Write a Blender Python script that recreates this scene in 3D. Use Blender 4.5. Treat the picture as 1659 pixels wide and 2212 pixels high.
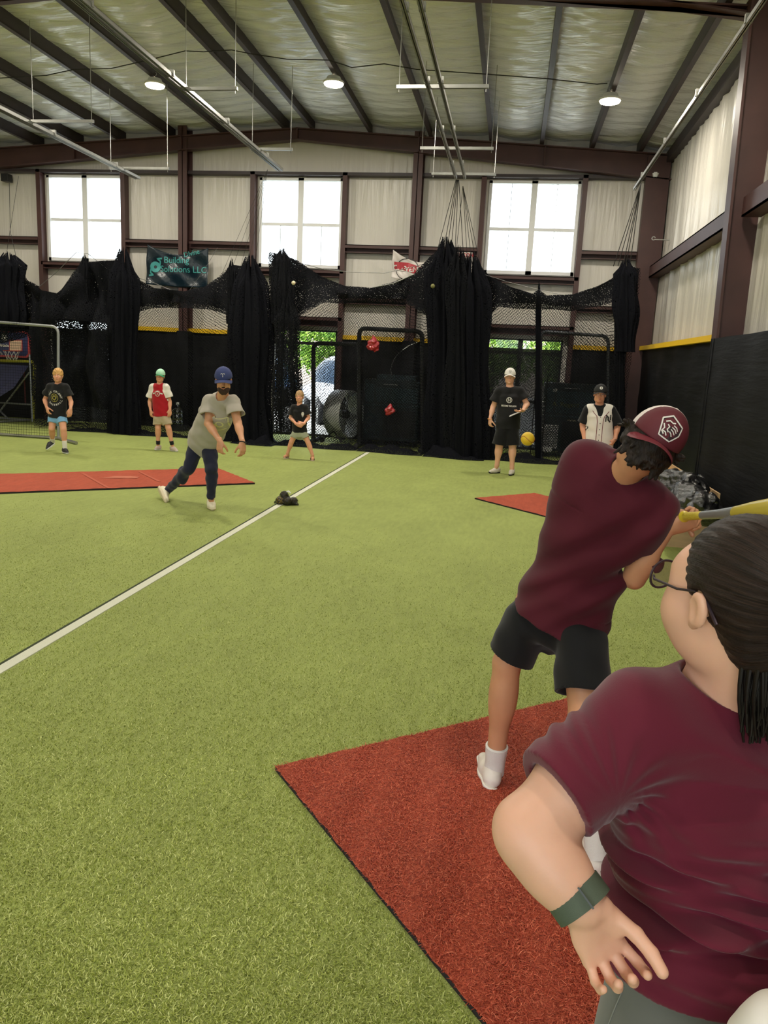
import bpy, bmesh, math, random
import numpy as np
from mathutils import Vector, Matrix, Quaternion
from mathutils.bvhtree import BVHTree

for _o in list(bpy.data.objects):
    bpy.data.objects.remove(_o, do_unlink=True)
SC = bpy.context.scene
COL = SC.collection
V = lambda *a: np.array(a, float)

# ------------------------------------------------------------------ camera
FPX, YAW, PITCH, ROLL, CH = 1668.8, -.1536, .1931, .0479, 1.75
IW, IH = 1659, 2212
_F = V(math.sin(YAW)*math.cos(PITCH), math.cos(YAW)*math.cos(PITCH), -math.sin(PITCH))
_r = V(math.cos(YAW), -math.sin(YAW), 0)
_u = np.cross(_r, _F)
CR = math.cos(ROLL)*_r + math.sin(ROLL)*_u
CU = -math.sin(ROLL)*_r + math.cos(ROLL)*_u
CP = V(0, 0, CH)
def _ray(x, y): return (x-IW/2)/FPX*CR - (y-IH/2)/FPX*CU + _F
def at(x, y, Y):            # the point seen at a pixel, at distance Y down the hall
    d = _ray(x, y); return CP + d*Y/d[1]
def fl(x, y, z=0.0):        # the point seen at a pixel on the level z
    d = _ray(x, y); return CP + d*(z-CH)/d[2]
def dz(x, y, z):            # the point seen at a pixel, z metres ahead
    return CP + _ray(x, y)*z
cam = bpy.data.objects.new('camera', bpy.data.cameras.new('camera'))
COL.objects.link(cam)
cam.matrix_world = Matrix([[CR[i], CU[i], -_F[i], CP[i]] for i in range(3)] + [[0, 0, 0, 1]])
cam.data.sensor_fit = 'VERTICAL'
cam.data.sensor_height = 24.0
cam.data.lens = FPX/IH*24.0
cam.data.clip_start = .05
cam.data.clip_end = 400
SC.camera = cam

# ------------------------------------------------------------------ world, sun, lamps, exposure
SC.view_settings.view_transform = 'Standard'
SC.view_settings.look = 'None'
SC.view_settings.exposure = 0.0
SC.view_settings.gamma = 1.0
SC.view_settings.use_curve_mapping = False
SC.cycles.use_denoising = True
SC.cycles.transparent_max_bounces = 40
SC.cycles.max_bounces = 7
SC.cycles.diffuse_bounces = 4
SC.cycles.glossy_bounces = 3
SC.cycles.transmission_bounces = 4
SC.cycles.caustics_reflective = False
SC.cycles.caustics_refractive = False
SC.cycles.sample_clamp_indirect = 6
W = bpy.data.worlds.new('sky'); SC.world = W; W.use_nodes = True
_bg = W.node_tree.nodes['Background']
_bg.inputs[0].default_value = (.86, .93, 1.0, 1)
_bg.inputs[1].default_value = 4.6
sun = bpy.data.objects.new('sun', bpy.data.lights.new('sun', 'SUN'))
COL.objects.link(sun); sun.data.energy = 9; sun.data.angle = .01
sun.rotation_euler = (math.radians(38), 0, math.radians(-65))
def area_light(loc, size, power, col, rot=(0, 0, 0), shape='DISK', portal=False, sy=None):
    l = bpy.data.lights.new('lamp_light', 'AREA'); l.shape = shape; l.size = size
    if sy: l.size_y = sy
    l.energy = power; l.color = col
    o = bpy.data.objects.new('lamp_light', l); COL.objects.link(o)
    o.location = loc; o.rotation_euler = rot
    if portal: l.cycles.is_portal = True
    return o
LAMPS = [(-6.4, 13.5), (-3.27, 13.5), (1.18, 13.5), (-9.75, 13.5),
         (-6.4, 8.0), (-2.02, 8.0), (1.5, 8.0), (-9.75, 8.0),
         (-6.4, 2.0), (-2.02, 2.0), (1.5, 1.2), (-6.4, -4.0), (-1.4, -3.6), (1.9, -3.0)]
LAMP_POWER = 90
LAMP_COL = (1.0, .93, .80)

# ------------------------------------------------------------------ helpers
def link(o, parent=None):
    COL.objects.link(o)
    if parent is not None:
        o.parent = parent
        o.matrix_parent_inverse = Matrix.Translation(parent.location).inverted()
    return o
def tag(o, label=None, cat=None, group=None, kind=None):
    if label: o['label'] = label
    if cat: o['category'] = cat
    if group: o['group'] = group
    if kind: o['kind'] = kind
    return o
def thing(name, loc, label, cat, group=None):
    o = bpy.data.objects.new(name, None); COL.objects.link(o)
    o.empty_display_size = .1
    o.location = [float(c) for c in loc]
    return tag(o, label, cat, group)
def mk(name, verts, faces, mat, parent=None, smooth=False, uv=None, fmat=None):
    """mesh object from arrays; faces may be list of lists or (n,4) array"""
    me = bpy.data.meshes.new(name)
    if isinstance(faces, np.ndarray) and faces.ndim == 2:
        n, k = faces.shape
        me.vertices.add(len(verts)); me.vertices.foreach_set('co', np.asarray(verts, np.float32).ravel())
        me.loops.add(n*k); me.loops.foreach_set('vertex_index', faces.astype(np.int32).ravel())
        me.polygons.add(n); me.polygons.foreach_set('loop_start', np.arange(0, n*k, k, dtype=np.int32))
        me.update(calc_edges=True)
    else:
        me.from_pydata([tuple(map(float, v)) for v in verts], [], [tuple(map(int, f)) for f in faces])
    if uv is not None:
        l = me.uv_layers.new(name='UVMap')
        vi = np.empty(len(me.loops), np.int32); me.loops.foreach_get('vertex_index', vi)
        l.data.foreach_set('uv', np.asarray(uv, np.float32)[vi].ravel())
    if smooth: me.polygons.foreach_set('use_smooth', np.ones(len(me.polygons), bool))
    for m in (mat if isinstance(mat, (list, tuple)) else [mat]): me.materials.append(m)
    if fmat is not None: me.polygons.foreach_set('material_index', np.asarray(fmat, np.int32))
    me.update()
    return link(bpy.data.objects.new(name, me), parent)
class MB:
    """collects boxes, tubes, discs into one mesh"""
    def __init__(s): s.v = []; s.f = []; s.m = []
    def add(s, vs, fs, m=0):
        n = len(s.v); s.v += [tuple(map(float, p)) for p in vs]
        s.f += [tuple(i+n for i in f) for f in fs]; s.m += [m]*len(fs); return s
    def box(s, x0, x1, y0, y1, z0, z1, m=0):
        return s.add([(x, y, z) for x in (x0, x1) for y in (y0, y1) for z in (z0, z1)],
                     [(0, 1, 3, 2), (4, 6, 7, 5), (0, 4, 5, 1), (2, 3, 7, 6), (0, 2, 6, 4), (1, 5, 7, 3)], m)
    def obox(s, c, ax, ay, az, m=0):   # oriented box, half vectors
        c, ax, ay, az = map(lambda a: np.array(a, float), (c, ax, ay, az))
        return s.add([c+i*ax+j*ay+k*az for i in (-1, 1) for j in (-1, 1) for k in (-1, 1)],
                     [(0, 1, 3, 2), (4, 6, 7, 5), (0, 4, 5, 1), (2, 3, 7, 6), (0, 2, 6, 4), (1, 5, 7, 3)], m)
    def tube(s, pts, r, n=8, m=0, close=False):
        pts = [np.array(p, float) for p in pts]
        rs = r if isinstance(r, (list, tuple, np.ndarray)) else [r]*len(pts)
        up = None; rings = []
        for i, p in enumerate(pts):
            a = pts[max(i-1, 0)] if not close else pts[i-1]
            b = pts[min(i+1, len(pts)-1)] if not close else pts[(i+1) % len(pts)]
            t = b-a; t /= (np.linalg.norm(t)+1e-9)
            if up is None:
                up = np.array((0, 0, 1.)) if abs(t[2]) < .9 else np.array((1., 0, 0))
            e1 = np.cross(t, up); e1 /= (np.linalg.norm(e1)+1e-9); e2 = np.cross(e1, t); up = e2
            rings.append([p+rs[i]*(math.cos(2*math.pi*k/n)*e1+math.sin(2*math.pi*k/n)*e2) for k in range(n)])
        vs = [q for g in rings for q in g]; fs = []
        L = len(pts)
        for i in range(L if close else L-1):
            j = (i+1) % L
            for k in range(n):
                fs.append((i*n+k, i*n+(k+1) % n, j*n+(k+1) % n, j*n+k))
        if not close:
            fs.append(tuple(range(n-1, -1, -1))); fs.append(tuple((L-1)*n+k for k in range(n)))
        return s.add(vs, fs, m)
    def lathe(s, c, ax, prof, n=24, m=0):   # prof: (dist along axis, radius)
        ax = np.array(ax, float); ax /= np.linalg.norm(ax)
        return s.tube([np.array(c, float)+ax*h for h, _ in prof], [max(r, 1e-4) for _, r in prof], n, m) if False else s._lathe(c, ax, prof, n, m)
    def _lathe(s, c, ax, prof, n, m):
        c = np.array(c, float); up = np.array((0, 0, 1.)) if abs(ax[2]) < .9 else np.array((1., 0, 0))
        e1 = np.cross(ax, up); e1 /= np.linalg.norm(e1); e2 = np.cross(ax, e1)
        vs = [c+ax*h+max(r, 1e-4)*(math.cos(2*math.pi*k/n)*e1+math.sin(2*math.pi*k/n)*e2) for h, r in prof for k in range(n)]
        fs = [(i*n+k, i*n+(k+1) % n, (i+1)*n+(k+1) % n, (i+1)*n+k) for i in range(len(prof)-1) for k in range(n)]
        return s.add(vs, fs, m)
    def build(s, name, mat, parent=None, smooth=False, bevel=0):
        me = bpy.data.meshes.new(name); me.from_pydata(s.v, [], s.f)
        for mm in (mat if isinstance(mat, (list, tuple)) else [mat]): me.materials.append(mm)
        me.polygons.foreach_set('material_index', np.array(s.m, np.int32))
        b = bmesh.new(); b.from_mesh(me); bmesh.ops.recalc_face_normals(b, faces=b.faces[:]); b.to_mesh(me); b.free()
        if smooth:
            me.polygons.foreach_set('use_smooth', np.ones(len(me.polygons), bool))
            try: me.set_sharp_from_angle(angle=math.radians(40))
            except Exception: pass
        me.update()
        o = link(bpy.data.objects.new(name, me), parent)
        if bevel:
            md = o.modifiers.new('b', 'BEVEL'); md.width = bevel; md.segments = 2; md.limit_method = 'ANGLE'
        return o
def struct(o): o['kind'] = 'structure'; return o

# ------------------------------------------------------------------ materials
def lin(c):
    return tuple((x/255/12.92 if x <= 10 else ((x/255+.055)/1.055)**2.4) for x in c)
def newmat(name):
    m = bpy.data.materials.new(name); m.use_nodes = True
    nt = m.node_tree; return m, nt, nt.nodes['Principled BSDF']
def N(nt, t, **kw):
    n = nt.nodes.new(t)
    for k, v in kw.items():
        if k.startswith('i_'): n.inputs[k[2:].replace('_', ' ')].default_value = v
        else: setattr(n, k, v)
    return n
def mat(name, rgb, rough=.6, metal=0, noise=0, nscale=8, bump=0, bscale=60, stretch=(1, 1, 1), spec=.5, sheen=0, sss=0, coat=0, bdist=.01):
    m, nt, b = newmat(name)
    c = lin(rgb)
    b.inputs['Base Color'].default_value = (*c, 1); b.inputs['Roughness'].default_value = rough
    b.inputs['Metallic'].default_value = metal; b.inputs['Specular IOR Level'].default_value = spec
    if sheen: b.inputs['Sheen Weight'].default_value = sheen; b.inputs['Sheen Roughness'].default_value = .5
    if coat: b.inputs['Coat Weight'].default_value = coat; b.inputs['Coat Roughness'].default_value = .1
    if sss:
        b.inputs['Subsurface Weight'].default_value = sss; b.inputs['Subsurface Scale'].default_value = .02
        b.inputs['Subsurface Radius'].default_value = (1, .35, .2)
    if noise or bump:
        tc = N(nt, 'ShaderNodeTexCoord'); mp = N(nt, 'ShaderNodeMapping'); mp.inputs['Scale'].default_value = stretch
        nt.links.new(tc.outputs['Object'], mp.inputs[0])
    if noise:
        n = N(nt, 'ShaderNodeTexNoise'); n.inputs['Scale'].default_value = nscale; n.inputs['Detail'].default_value = 5
        nt.links.new(mp.outputs[0], n.inputs['Vector'])
        r = N(nt, 'ShaderNodeMapRange'); r.inputs[1].default_value = .3; r.inputs[2].default_value = .7
        r.inputs[3].default_value = 1-noise; r.inputs[4].default_value = 1+noise
        nt.links.new(n.outputs[0], r.inputs[0])
        mx = N(nt, 'ShaderNodeVectorMath', operation='SCALE'); mx.inputs[0].default_value = c
        nt.links.new(r.outputs[0], mx.inputs['Scale']); nt.links.new(mx.outputs[0], b.inputs['Base Color'])
    if bump:
        n2 = N(nt, 'ShaderNodeTexNoise'); n2.inputs['Scale'].default_value = bscale; n2.inputs['Detail'].default_value = 4
        nt.links.new(mp.outputs[0], n2.inputs['Vector'])
        bp = N(nt, 'ShaderNodeBump'); bp.inputs['Strength'].default_value = bump; bp.inputs['Distance'].default_value = bdist
        nt.links.new(n2.outputs[0], bp.inputs['Height']); nt.links.new(bp.outputs[0], b.inputs['Normal'])
    return m
def emis(name, rgb, s):
    m, nt, b = newmat(name)
    b.inputs['Base Color'].default_value = (*lin(rgb), 1)
    b.inputs['Emission Color'].default_value = (*lin(rgb), 1); b.inputs['Emission Strength'].default_value = s
    return m
def glassmat(name, tint=(1, 1, 1), fac=.08, rough=.02):
    m, nt, b = newmat(name)
    tr = N(nt, 'ShaderNodeBsdfTransparent'); tr.inputs[0].default_value = (*tint, 1)
    gl = N(nt, 'ShaderNodeBsdfGlossy'); gl.inputs['Roughness'].default_value = rough
    mx = N(nt, 'ShaderNodeMixShader'); mx.inputs[0].default_value = fac
    nt.links.new(tr.outputs[0], mx.inputs[1]); nt.links.new(gl.outputs[0], mx.inputs[2])
    nt.links.new(mx.outputs[0], nt.nodes['Material Output'].inputs[0])
    return m
def netmat(name, cell=.045, thread=.28, diag=True, rgb=(22, 23, 26), wob=.35, rough=.7):
    """knotted netting: square mesh of cord in UV metres, air between the cords"""
    m, nt, b = newmat(name)
    b.inputs['Base Color'].default_value = (*lin(rgb), 1); b.inputs['Roughness'].default_value = .9; b.inputs['Specular IOR Level'].default_value = .12
    uv = N(nt, 'ShaderNodeUVMap'); uv.uv_map = 'UVMap'
    nz = N(nt, 'ShaderNodeTexNoise'); nz.inputs['Scale'].default_value = 9; nz.inputs['Detail'].default_value = 3
    nt.links.new(uv.outputs[0], nz.inputs['Vector'])
    sb = N(nt, 'ShaderNodeVectorMath', operation='SUBTRACT'); sb.inputs[1].default_value = (.5, .5, .5)
    nt.links.new(nz.outputs['Color'], sb.inputs[0])
    sc = N(nt, 'ShaderNodeVectorMath', operation='SCALE'); sc.inputs['Scale'].default_value = cell*wob*4
    nt.links.new(sb.outputs[0], sc.inputs[0])
    ad = N(nt, 'ShaderNodeVectorMath', operation='ADD'); nt.links.new(uv.outputs[0], ad.inputs[0]); nt.links.new(sc.outputs[0], ad.inputs[1])
    mp = N(nt, 'ShaderNodeMapping'); mp.inputs['Scale'].default_value = (1/cell, 1/cell, 1)
    if diag: mp.inputs['Rotation'].default_value = (0, 0, math.radians(45))
    nt.links.new(ad.outputs[0], mp.inputs[0])
    sx = N(nt, 'ShaderNodeSeparateXYZ'); nt.links.new(mp.outputs[0], sx.inputs[0])
    outs = []
    for k in (0, 1):
        fr = N(nt, 'ShaderNodeMath', operation='FRACT'); nt.links.new(sx.outputs[k], fr.inputs[0])
        lt = N(nt, 'ShaderNodeMath', operation='LESS_THAN'); lt.inputs[1].default_value = thread
        nt.links.new(fr.outputs[0], lt.inputs[0]); outs.append(lt)
    mx = N(nt, 'ShaderNodeMath', operation='MAXIMUM'); nt.links.new(outs[0].outputs[0], mx.inputs[0]); nt.links.new(outs[1].outputs[0], mx.inputs[1])
    nt.links.new(mx.outputs[0], b.inputs['Alpha'])
    return m
M = {}
M['steel'] = mat('primed_steel', (72, 45, 42), .5, noise=.15, nscale=3)
M['steel_dark'] = mat('dark_primed_steel', (52, 42, 44), .5, noise=.12, nscale=3)
M['galv'] = mat('galvanised_steel', (165, 165, 160), .35, metal=.8, noise=.1)
M['black'] = mat('black_paint', (22, 22, 24), .5)
M['pad'] = mat('black_wall_pad', (20, 20, 22), .6, spec=.18, noise=.2, nscale=2.5, bump=.35, bscale=3, stretch=(.5, .5, 5), bdist=.02)
M['yellow'] = mat('yellow_trim', (235, 190, 25), .5)
M['white'] = mat('white_vinyl_frame', (235, 236, 236), .4)
M['glass'] = glassmat('window_glass', (.96, .98, .98), .06)
M['net'] = netmat('netting', .040, .20)
M['net2'] = netmat('netting_doubled', .040, .34, wob=.6)
M['netd'] = netmat('netting_gathered', .036, .58, wob=1.0, rgb=(17, 18, 22))
M['netb'] = netmat('netting_bunched', .034, .64, wob=1.2, rgb=(13, 14, 20))
M['rope'] = mat('dark_rope', (40, 38, 38), .8)
M['cable'] = mat('steel_cable', (120, 120, 118), .4, metal=.6)
def vinyl(name, rgb, rough=.32, horiz=False, strength=.5):
    """quilted white insulation facing with slack wrinkles"""
    m, nt, b = newmat(name)
    b.inputs['Roughness'].default_value = rough
    if horiz: b.inputs['Specular IOR Level'].default_value = .9
    tc = N(nt, 'ShaderNodeTexCoord'); mp = N(nt, 'ShaderNodeMapping')
    mp.inputs['Scale'].default_value = (1.2, 9, 1) if horiz else (5, 5, .35)
    nt.links.new(tc.outputs['Object'], mp.inputs[0])
    n = N(nt, 'ShaderNodeTexNoise'); n.inputs['Scale'].default_value = 1.4; n.inputs['Detail'].default_value = 5; n.inputs['Distortion'].default_value = .6
    nt.links.new(mp.outputs[0], n.inputs['Vector'])
    bp = N(nt, 'ShaderNodeBump'); bp.inputs['Strength'].default_value = strength; bp.inputs['Distance'].default_value = .06
    nt.links.new(n.outputs[0], bp.inputs['Height']); nt.links.new(bp.outputs[0], b.inputs['Normal'])
    n2 = N(nt, 'ShaderNodeTexNoise'); n2.inputs['Scale'].default_value = .7
    nt.links.new(tc.outputs['Object'], n2.inputs['Vector'])
    r = N(nt, 'ShaderNodeMapRange'); r.inputs[3].default_value = .88; r.inputs[4].default_value = 1.08
    nt.links.new(n2.outputs[0], r.inputs[0])
    mx = N(nt, 'ShaderNodeVectorMath', operation='SCALE'); mx.inputs[0].default_value = lin(rgb)
    nt.links.new(r.outputs[0], mx.inputs['Scale']); nt.links.new(mx.outputs[0], b.inputs['Base Color'])
    return m
M['vinyl'] = vinyl('white_vinyl_wall', (212, 207, 198))
M['vinylc'] = vinyl('white_vinyl_ceiling', (230, 231, 238), .17, horiz=True, strength=.75)
# ================================================================== THE HALL
DY, SX, LX, BY = 17.04, 2.75, -13.0, -6.0     # far wall, side walls, wall behind the camera
RX = -4.78
def zr(x): return 6.62 - .062*abs(x-RX)        # underside of the insulation
# floor turf
def turf(name, c1, c2, c3, scale=1.0, lines=0, bump=.6):
    m, nt, b = newmat(name)
    b.inputs['Roughness'].default_value = .75; b.inputs['Specular IOR Level'].default_value = .25
    tc = N(nt, 'ShaderNodeTexCoord')
    def noise(sc, det, stretch=(1, 1, 1), rough=.6):
        mp = N(nt, 'ShaderNodeMapping'); mp.inputs['Scale'].default_value = stretch
        nt.links.new(tc.outputs['Object'], mp.inputs[0])
        n = N(nt, 'ShaderNodeTexNoise'); n.inputs['Scale'].default_value = sc; n.inputs['Detail'].default_value = det
        n.inputs['Roughness'].default_value = rough
        nt.links.new(mp.outputs[0], n.inputs['Vector']); return n
    fine = noise(260*scale, 3, (1, .8, 1)); mid = noise(1.1, 6, (1.4, .8, 1), .65); st = noise(14*scale, 4, (1.6, .35, 1))
    cr = N(nt, 'ShaderNodeValToRGB'); cr.color_ramp.elements[0].position = .32; cr.color_ramp.elements[1].position = .68
    cr.color_ramp.elements[0].color = (*lin(c1), 1); cr.color_ramp.elements[1].color = (*lin(c3), 1)
    e = cr.color_ramp.elements.new(.5); e.color = (*lin(c2), 1)
    nt.links.new(fine.outputs[0], cr.inputs[0])
    a = N(nt, 'ShaderNodeMath', operation='ADD'); nt.links.new(mid.outputs[0], a.inputs[0]); nt.links.new(st.outputs[0], a.inputs[1])
    r = N(nt, 'ShaderNodeMapRange'); r.inputs[1].default_value = .65; r.inputs[2].default_value = 1.35
    r.inputs[3].default_value = .82; r.inputs[4].default_value = 1.16
    nt.links.new(a.outputs[0], r.inputs[0])
    mx = N(nt, 'ShaderNodeVectorMath', operation='SCALE'); nt.links.new(cr.outputs[0], mx.inputs[0]); nt.links.new(r.outputs[0], mx.inputs['Scale'])
    nt.links.new(mx.outputs[0], b.inputs['Base Color'])
    bp = N(nt, 'ShaderNodeBump'); bp.inputs['Strength'].default_value = bump; bp.inputs['Distance'].default_value = .012
    nt.links.new(fine.outputs[0], bp.inputs['Height']); nt.links.new(bp.outputs[0], b.inputs['Normal'])
    return m
M['turf'] = turf('green_turf', (120, 132, 66), (156, 168, 92), (190, 198, 122))
M['redturf'] = turf('red_turf', (150, 62, 44), (182, 82, 58), (204, 106, 78))
struct(MB().box(LX, 3.2, BY, DY+.1, -.1, 0).build('floor', M['turf']))
# ceiling: slack insulation between the purlins, one sheet of sagging bays
PX = [-12.9, -11.8, -10.7, -9.75, -8.75, -7.6, -6.4, -5.05, -4.5, -3.27, -2.02, -.8, .2, 1.18, 2.1, 3.1]
rs = np.random.RandomState(3)
vs, fs = [], []
ys = np.linspace(BY, DY, 420)
xs = []
for i in range(len(PX)-1):
    xs += list(np.linspace(PX[i], PX[i+1], 13)[:-1])
xs.append(PX[-1]); xs = np.array(xs)
def vnoise(x, y, seed, f):
    r_ = np.random.RandomState(seed); ph = r_.uniform(0, 6.28, (9, 2)); k = r_.uniform(.5, 1.6, (9, 2))*f*np.where(r_.rand(9, 2) > .5, 1, -1)
    return sum(np.sin(x*k[j, 0]+ph[j, 0]+2.1*np.sin(y*k[j, 1]*.53+ph[j, 1]))*np.sin(y*k[j, 1]+ph[j, 1]) for j in range(9))/3.0
X, Yg = np.meshgrid(xs, ys)
bay = np.searchsorted(np.array(PX), X, side='right')-1; bay = np.clip(bay, 0, len(PX)-2)
PXa = np.array(PX); t = (X-PXa[bay])/(PXa[bay+1]-PXa[bay]); wid = PXa[bay+1]-PXa[bay]
arch = 4*t*(1-t)
ph = bay*1.7
wr = .020*np.sin(Yg*15+ph+1.2*np.sin(Yg*2.1+ph)+3*t*t)+.012*np.sin(Yg*31+2.5*np.sin(t*4+ph)+2*np.sin(Yg*3.3))+.02*vnoise(X, Yg, 5, 2.2)
Z = zr(X)-arch*(.05+.02*np.sin(Yg*.9+ph))*np.minimum(1, wid)+wr*(arch*.85+.1)
n = len(xs); idx = np.arange(len(ys)*n).reshape(len(ys), n)
F4 = np.stack([idx[:-1, :-1], idx[1:, :-1], idx[1:, 1:], idx[:-1, 1:]], -1).reshape(-1, 4)
struct(mk('ceiling', np.stack([X, Yg, Z], -1).reshape(-1, 3), F4, M['vinylc'], smooth=True))
struct(MB().add([(LX, BY, zr(LX)+.3), (RX, BY, zr(RX)+.3), (3.2, BY, zr(3.2)+.3), (LX, DY+.2, zr(LX)+.3), (RX, DY+.2, zr(RX)+.3), (3.2, DY+.2, zr(3.2)+.3)],
     [(0, 1, 4, 3), (1, 2, 5, 4)]).build('roof', M['steel_dark']))
# purlins
for x in PX[1:-1]:
    z1 = zr(x)+.02; w = .065; z0 = z1-.22
    g = MB().box(x-.012, x+.012, BY, DY-.05, z0, z1).box(x-w if x < RX else x-.012, x+.012 if x < RX else x+w, BY, DY-.05, z0-.012, z0+.01)
    struct(g.build('roof_purlin', M['steel_dark']))
# bolt holes punched in two purlins on the left
hb = mat('bright_hole', (190, 190, 180), .8)
# far wall with openings
WX = [(-10.68, -8.84), (-5.68, -3.84), (-.76, 1.08)]
WZ = (3.65, 5.49)
DX = [(-10.66, -9.03), (-5.32, -3.86), (-.76, 1.0)]     # glazed doors under the windows
DZ = (0.0, 2.34)
wall = MB()
xsplit = [LX] + [v for (a, b), (c, d) in zip(WX, DX) for v in (min(a, c), max(b, d))] + [3.2]
def wbox(x0, x1, z0, z1): wall.box(x0, x1, DY, DY+.15, z0, z1)
for k in range(0, len(xsplit), 2): wbox(xsplit[k], xsplit[k+1], 0, 6.7)
for (a, b), (c, d) in zip(WX, DX):
    lo, hi = min(a, c), max(b, d)
    if c > lo: wbox(lo, c, 0, DZ[1])
    if d < hi: wbox(d, hi, 0, DZ[1])
    if a > lo: wbox(lo, a, WZ[0], WZ[1])
    if b < hi: wbox(b, hi, WZ[0], WZ[1])
    wbox(lo, hi, DZ[1], WZ[0]); wbox(lo, hi, WZ[1], 6.7)
struct(wall.build('wall_back', M['vinyl']))
struct(MB().box(LX-.15, LX, BY, DY, 0, 6.7).build('wall_left', M['vinyl']))
GX = (-6.2, 1.4, 4.2)          # open roll-up door behind the camera
struct(MB().box(LX, GX[0], BY-.15, BY, 0, 6.9).box(GX[1], 3.2, BY-.15, BY, 0, 6.9).box(GX[0], GX[1], BY-.15, BY, GX[2], 6.9).build('wall_front', M['vinyl']))
area_light(((GX[0]+GX[1])/2, BY-.1, GX[2]/2), GX[1]-GX[0], 1, (1, 1, 1), (math.radians(90), 0, 0), 'RECTANGLE', True, GX[2])
# right wall: slack vinyl
ys2 = np.linspace(BY, DY, 300); zs2 = np.linspace(0, 6.3, 60)
Y2, Z2 = np.meshgrid(ys2, zs2)
X2 = SX+.02*vnoise(Y2*4, Z2*.25, 9, 2.0)+.012*np.sin(Y2*21+1.5*np.sin(Z2*.7))*np.clip((Z2-2)/1, 0, 1)
n = len(ys2); idx = np.arange(len(zs2)*n).reshape(len(zs2), n)
F4 = np.stack([idx[:-1, :-1], idx[1:, :-1], idx[1:, 1:], idx[:-1, 1:]], -1).reshape(-1, 4)
struct(mk('wall_right', np.stack([X2, Y2, Z2], -1).reshape(-1, 3), F4, M['vinyl'], smooth=True))
struct(MB().box(SX+.1, SX+.25, BY, DY, 0, 6.3).build('wall_right_sheeting', M['steel_dark']))
# black wainscot + yellow cap on the far wall
segs = []; x = LX
for (c, d) in DX:
    segs.append((x, c-.1)); x = d+.1
segs.append((x, SX))
for a, b in segs:
    g = MB(); nn = max(2, int((b-a)/.05))
    X3, Z3 = np.meshgrid(np.linspace(a, b, nn), np.linspace(0, 2.17, 30))
    Y3 = DY-.05+.008*np.sin(X3*7+Z3*3)+.006*vnoise(X3, Z3*5, 4, 2)
    idx = np.arange(30*nn).reshape(30, nn)
    F4 = np.stack([idx[:-1, :-1], idx[:-1, 1:], idx[1:, 1:], idx[1:, :-1]], -1).reshape(-1, 4)
    struct(mk('wall_back_covering', np.stack([X3, Y3, Z3], -1).reshape(-1, 3), F4, M['pad'], smooth=True))
    struct(MB().box(a, b, DY-.09, DY-.0, 2.17, 2.26).build('trim_1', M['yellow']))
# columns on the far wall
def column(x0, x1, z1, yf=DY-.32, name='wall_column'):
    g = MB().box(x0, x1, yf, yf+.02, 0, z1).box((x0+x1)/2-.008, (x0+x1)/2+.008, yf, DY, 0, z1).box(x0, x1, DY-.02, DY, 0, z1)
    return struct(g.build(name, M['steel']))
column(-7.42, -7.22, 6.45); column(-2.33, -2.13, 6.35)
for xx in (-7.32, -2.23): struct(MB().box(xx-.13, xx+.13, DY-.35, DY-.04, 0, 2.19).build('column_covering', M['pad']))
# window jambs
for i, (a, b) in enumerate(WX):
    for xx in (a-.16, b+.02):
        struct(MB().box(xx, xx+.1, DY-.2, DY, 0, 5.58).build('window_jamb', M['steel']))
# girts (horizontal channels): between columns and jambs
def girt(x0, x1, z, h=.16, d=.2):
    g = MB().box(x0, x1, DY-d, DY, z+h-.015, z+h).box(x0, x1, DY-d, DY-d+.015, z+h-.07, z+h).box(x0, x1, DY-d+.02, DY-.0, z-.0, z+.015).box(x0, x1, DY-.03, DY, z, z+h)
    struct(g.build('wall_girt', M['steel']))
gaps = [(LX, -10.85), (-8.72, -7.42), (-7.22, -5.84), (-3.72, -2.33), (-2.13, -.92), (1.2, 2.3)]
for a, b in gaps:
    girt(a, b, 3.98); girt(a, b, 2.92, .14)
for (a, b) in WX:
    girt(a-.1, b+.1, 3.46, .15); girt(a-.1, b+.1, 2.42, .2)
struct(MB().box(LX, 2.4, DY-.2, DY, 5.52, 5.58).build('wall_girt', M['steel_dark']))
# end rafter (tapered I section)
def rafter(y, bf=.1, name='roof_rafter', xr=3.0):
    g = MB()
    zt = lambda x: zr(x)-.22
    zb = lambda x: 6.17-.094*abs(x-RX) if x > RX else 6.17-.088*abs(x-RX)
    if y < 12: zb = lambda x: min(6.36, 5.87+.15*(2.37-x))
    for (xa, xb) in (((-13, RX), (RX, xr)) if y > 12 else ((-13, RX), (RX, -.9), (-.9, xr))):
        P = [(xa, zb(xa)), (xb, zb(xb)), (xb, zt(xb)), (xa, zt(xa))]
        for (yy0, yy1, k0, k1) in ((y-.006, y+.006, 0, 1), ):
            g.add([(p[0], yy0, p[1]) for p in P]+[(p[0], yy1, p[1]) for p in P], [(0, 1, 2, 3), (7, 6, 5, 4), (0, 4, 5, 1), (1, 5, 6, 2), (2, 6, 7, 3), (3, 7, 4, 0)])
        for f in (zb, zt):
            s = .02 if f is zb else -.02
            g.add([(xa, y-bf, f(xa)), (xb, y-bf, f(xb)), (xb, y+bf, f(xb)), (xa, y+bf, f(xa)), (xa, y-bf, f(xa)+s), (xb, y-bf, f(xb)+s), (xb, y+bf, f(xb)+s), (xa, y+bf, f(xa)+s)],
                  [(0, 3, 2, 1), (4, 5, 6, 7), (0, 1, 5, 4), (1, 2, 6, 5), (2, 3, 7, 6), (3, 0, 4, 7)])
    for xx in (RX, -7.32, -2.23, -9.8, .3):
        g.box(xx-.012, xx+.012, y-bf, y+bf, zb(xx), zt(xx))
    return struct(g.build(name, M['steel']))
rafter(16.75)
rafter(10.45, .12, xr=2.5)
rafter(4.0, .12, xr=2.5)
for y in (16.75,):
    struct(MB().box(2.28, 2.72, y-.1, y+.1, 0, 5.9).build('corner_column', M['steel']))
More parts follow.
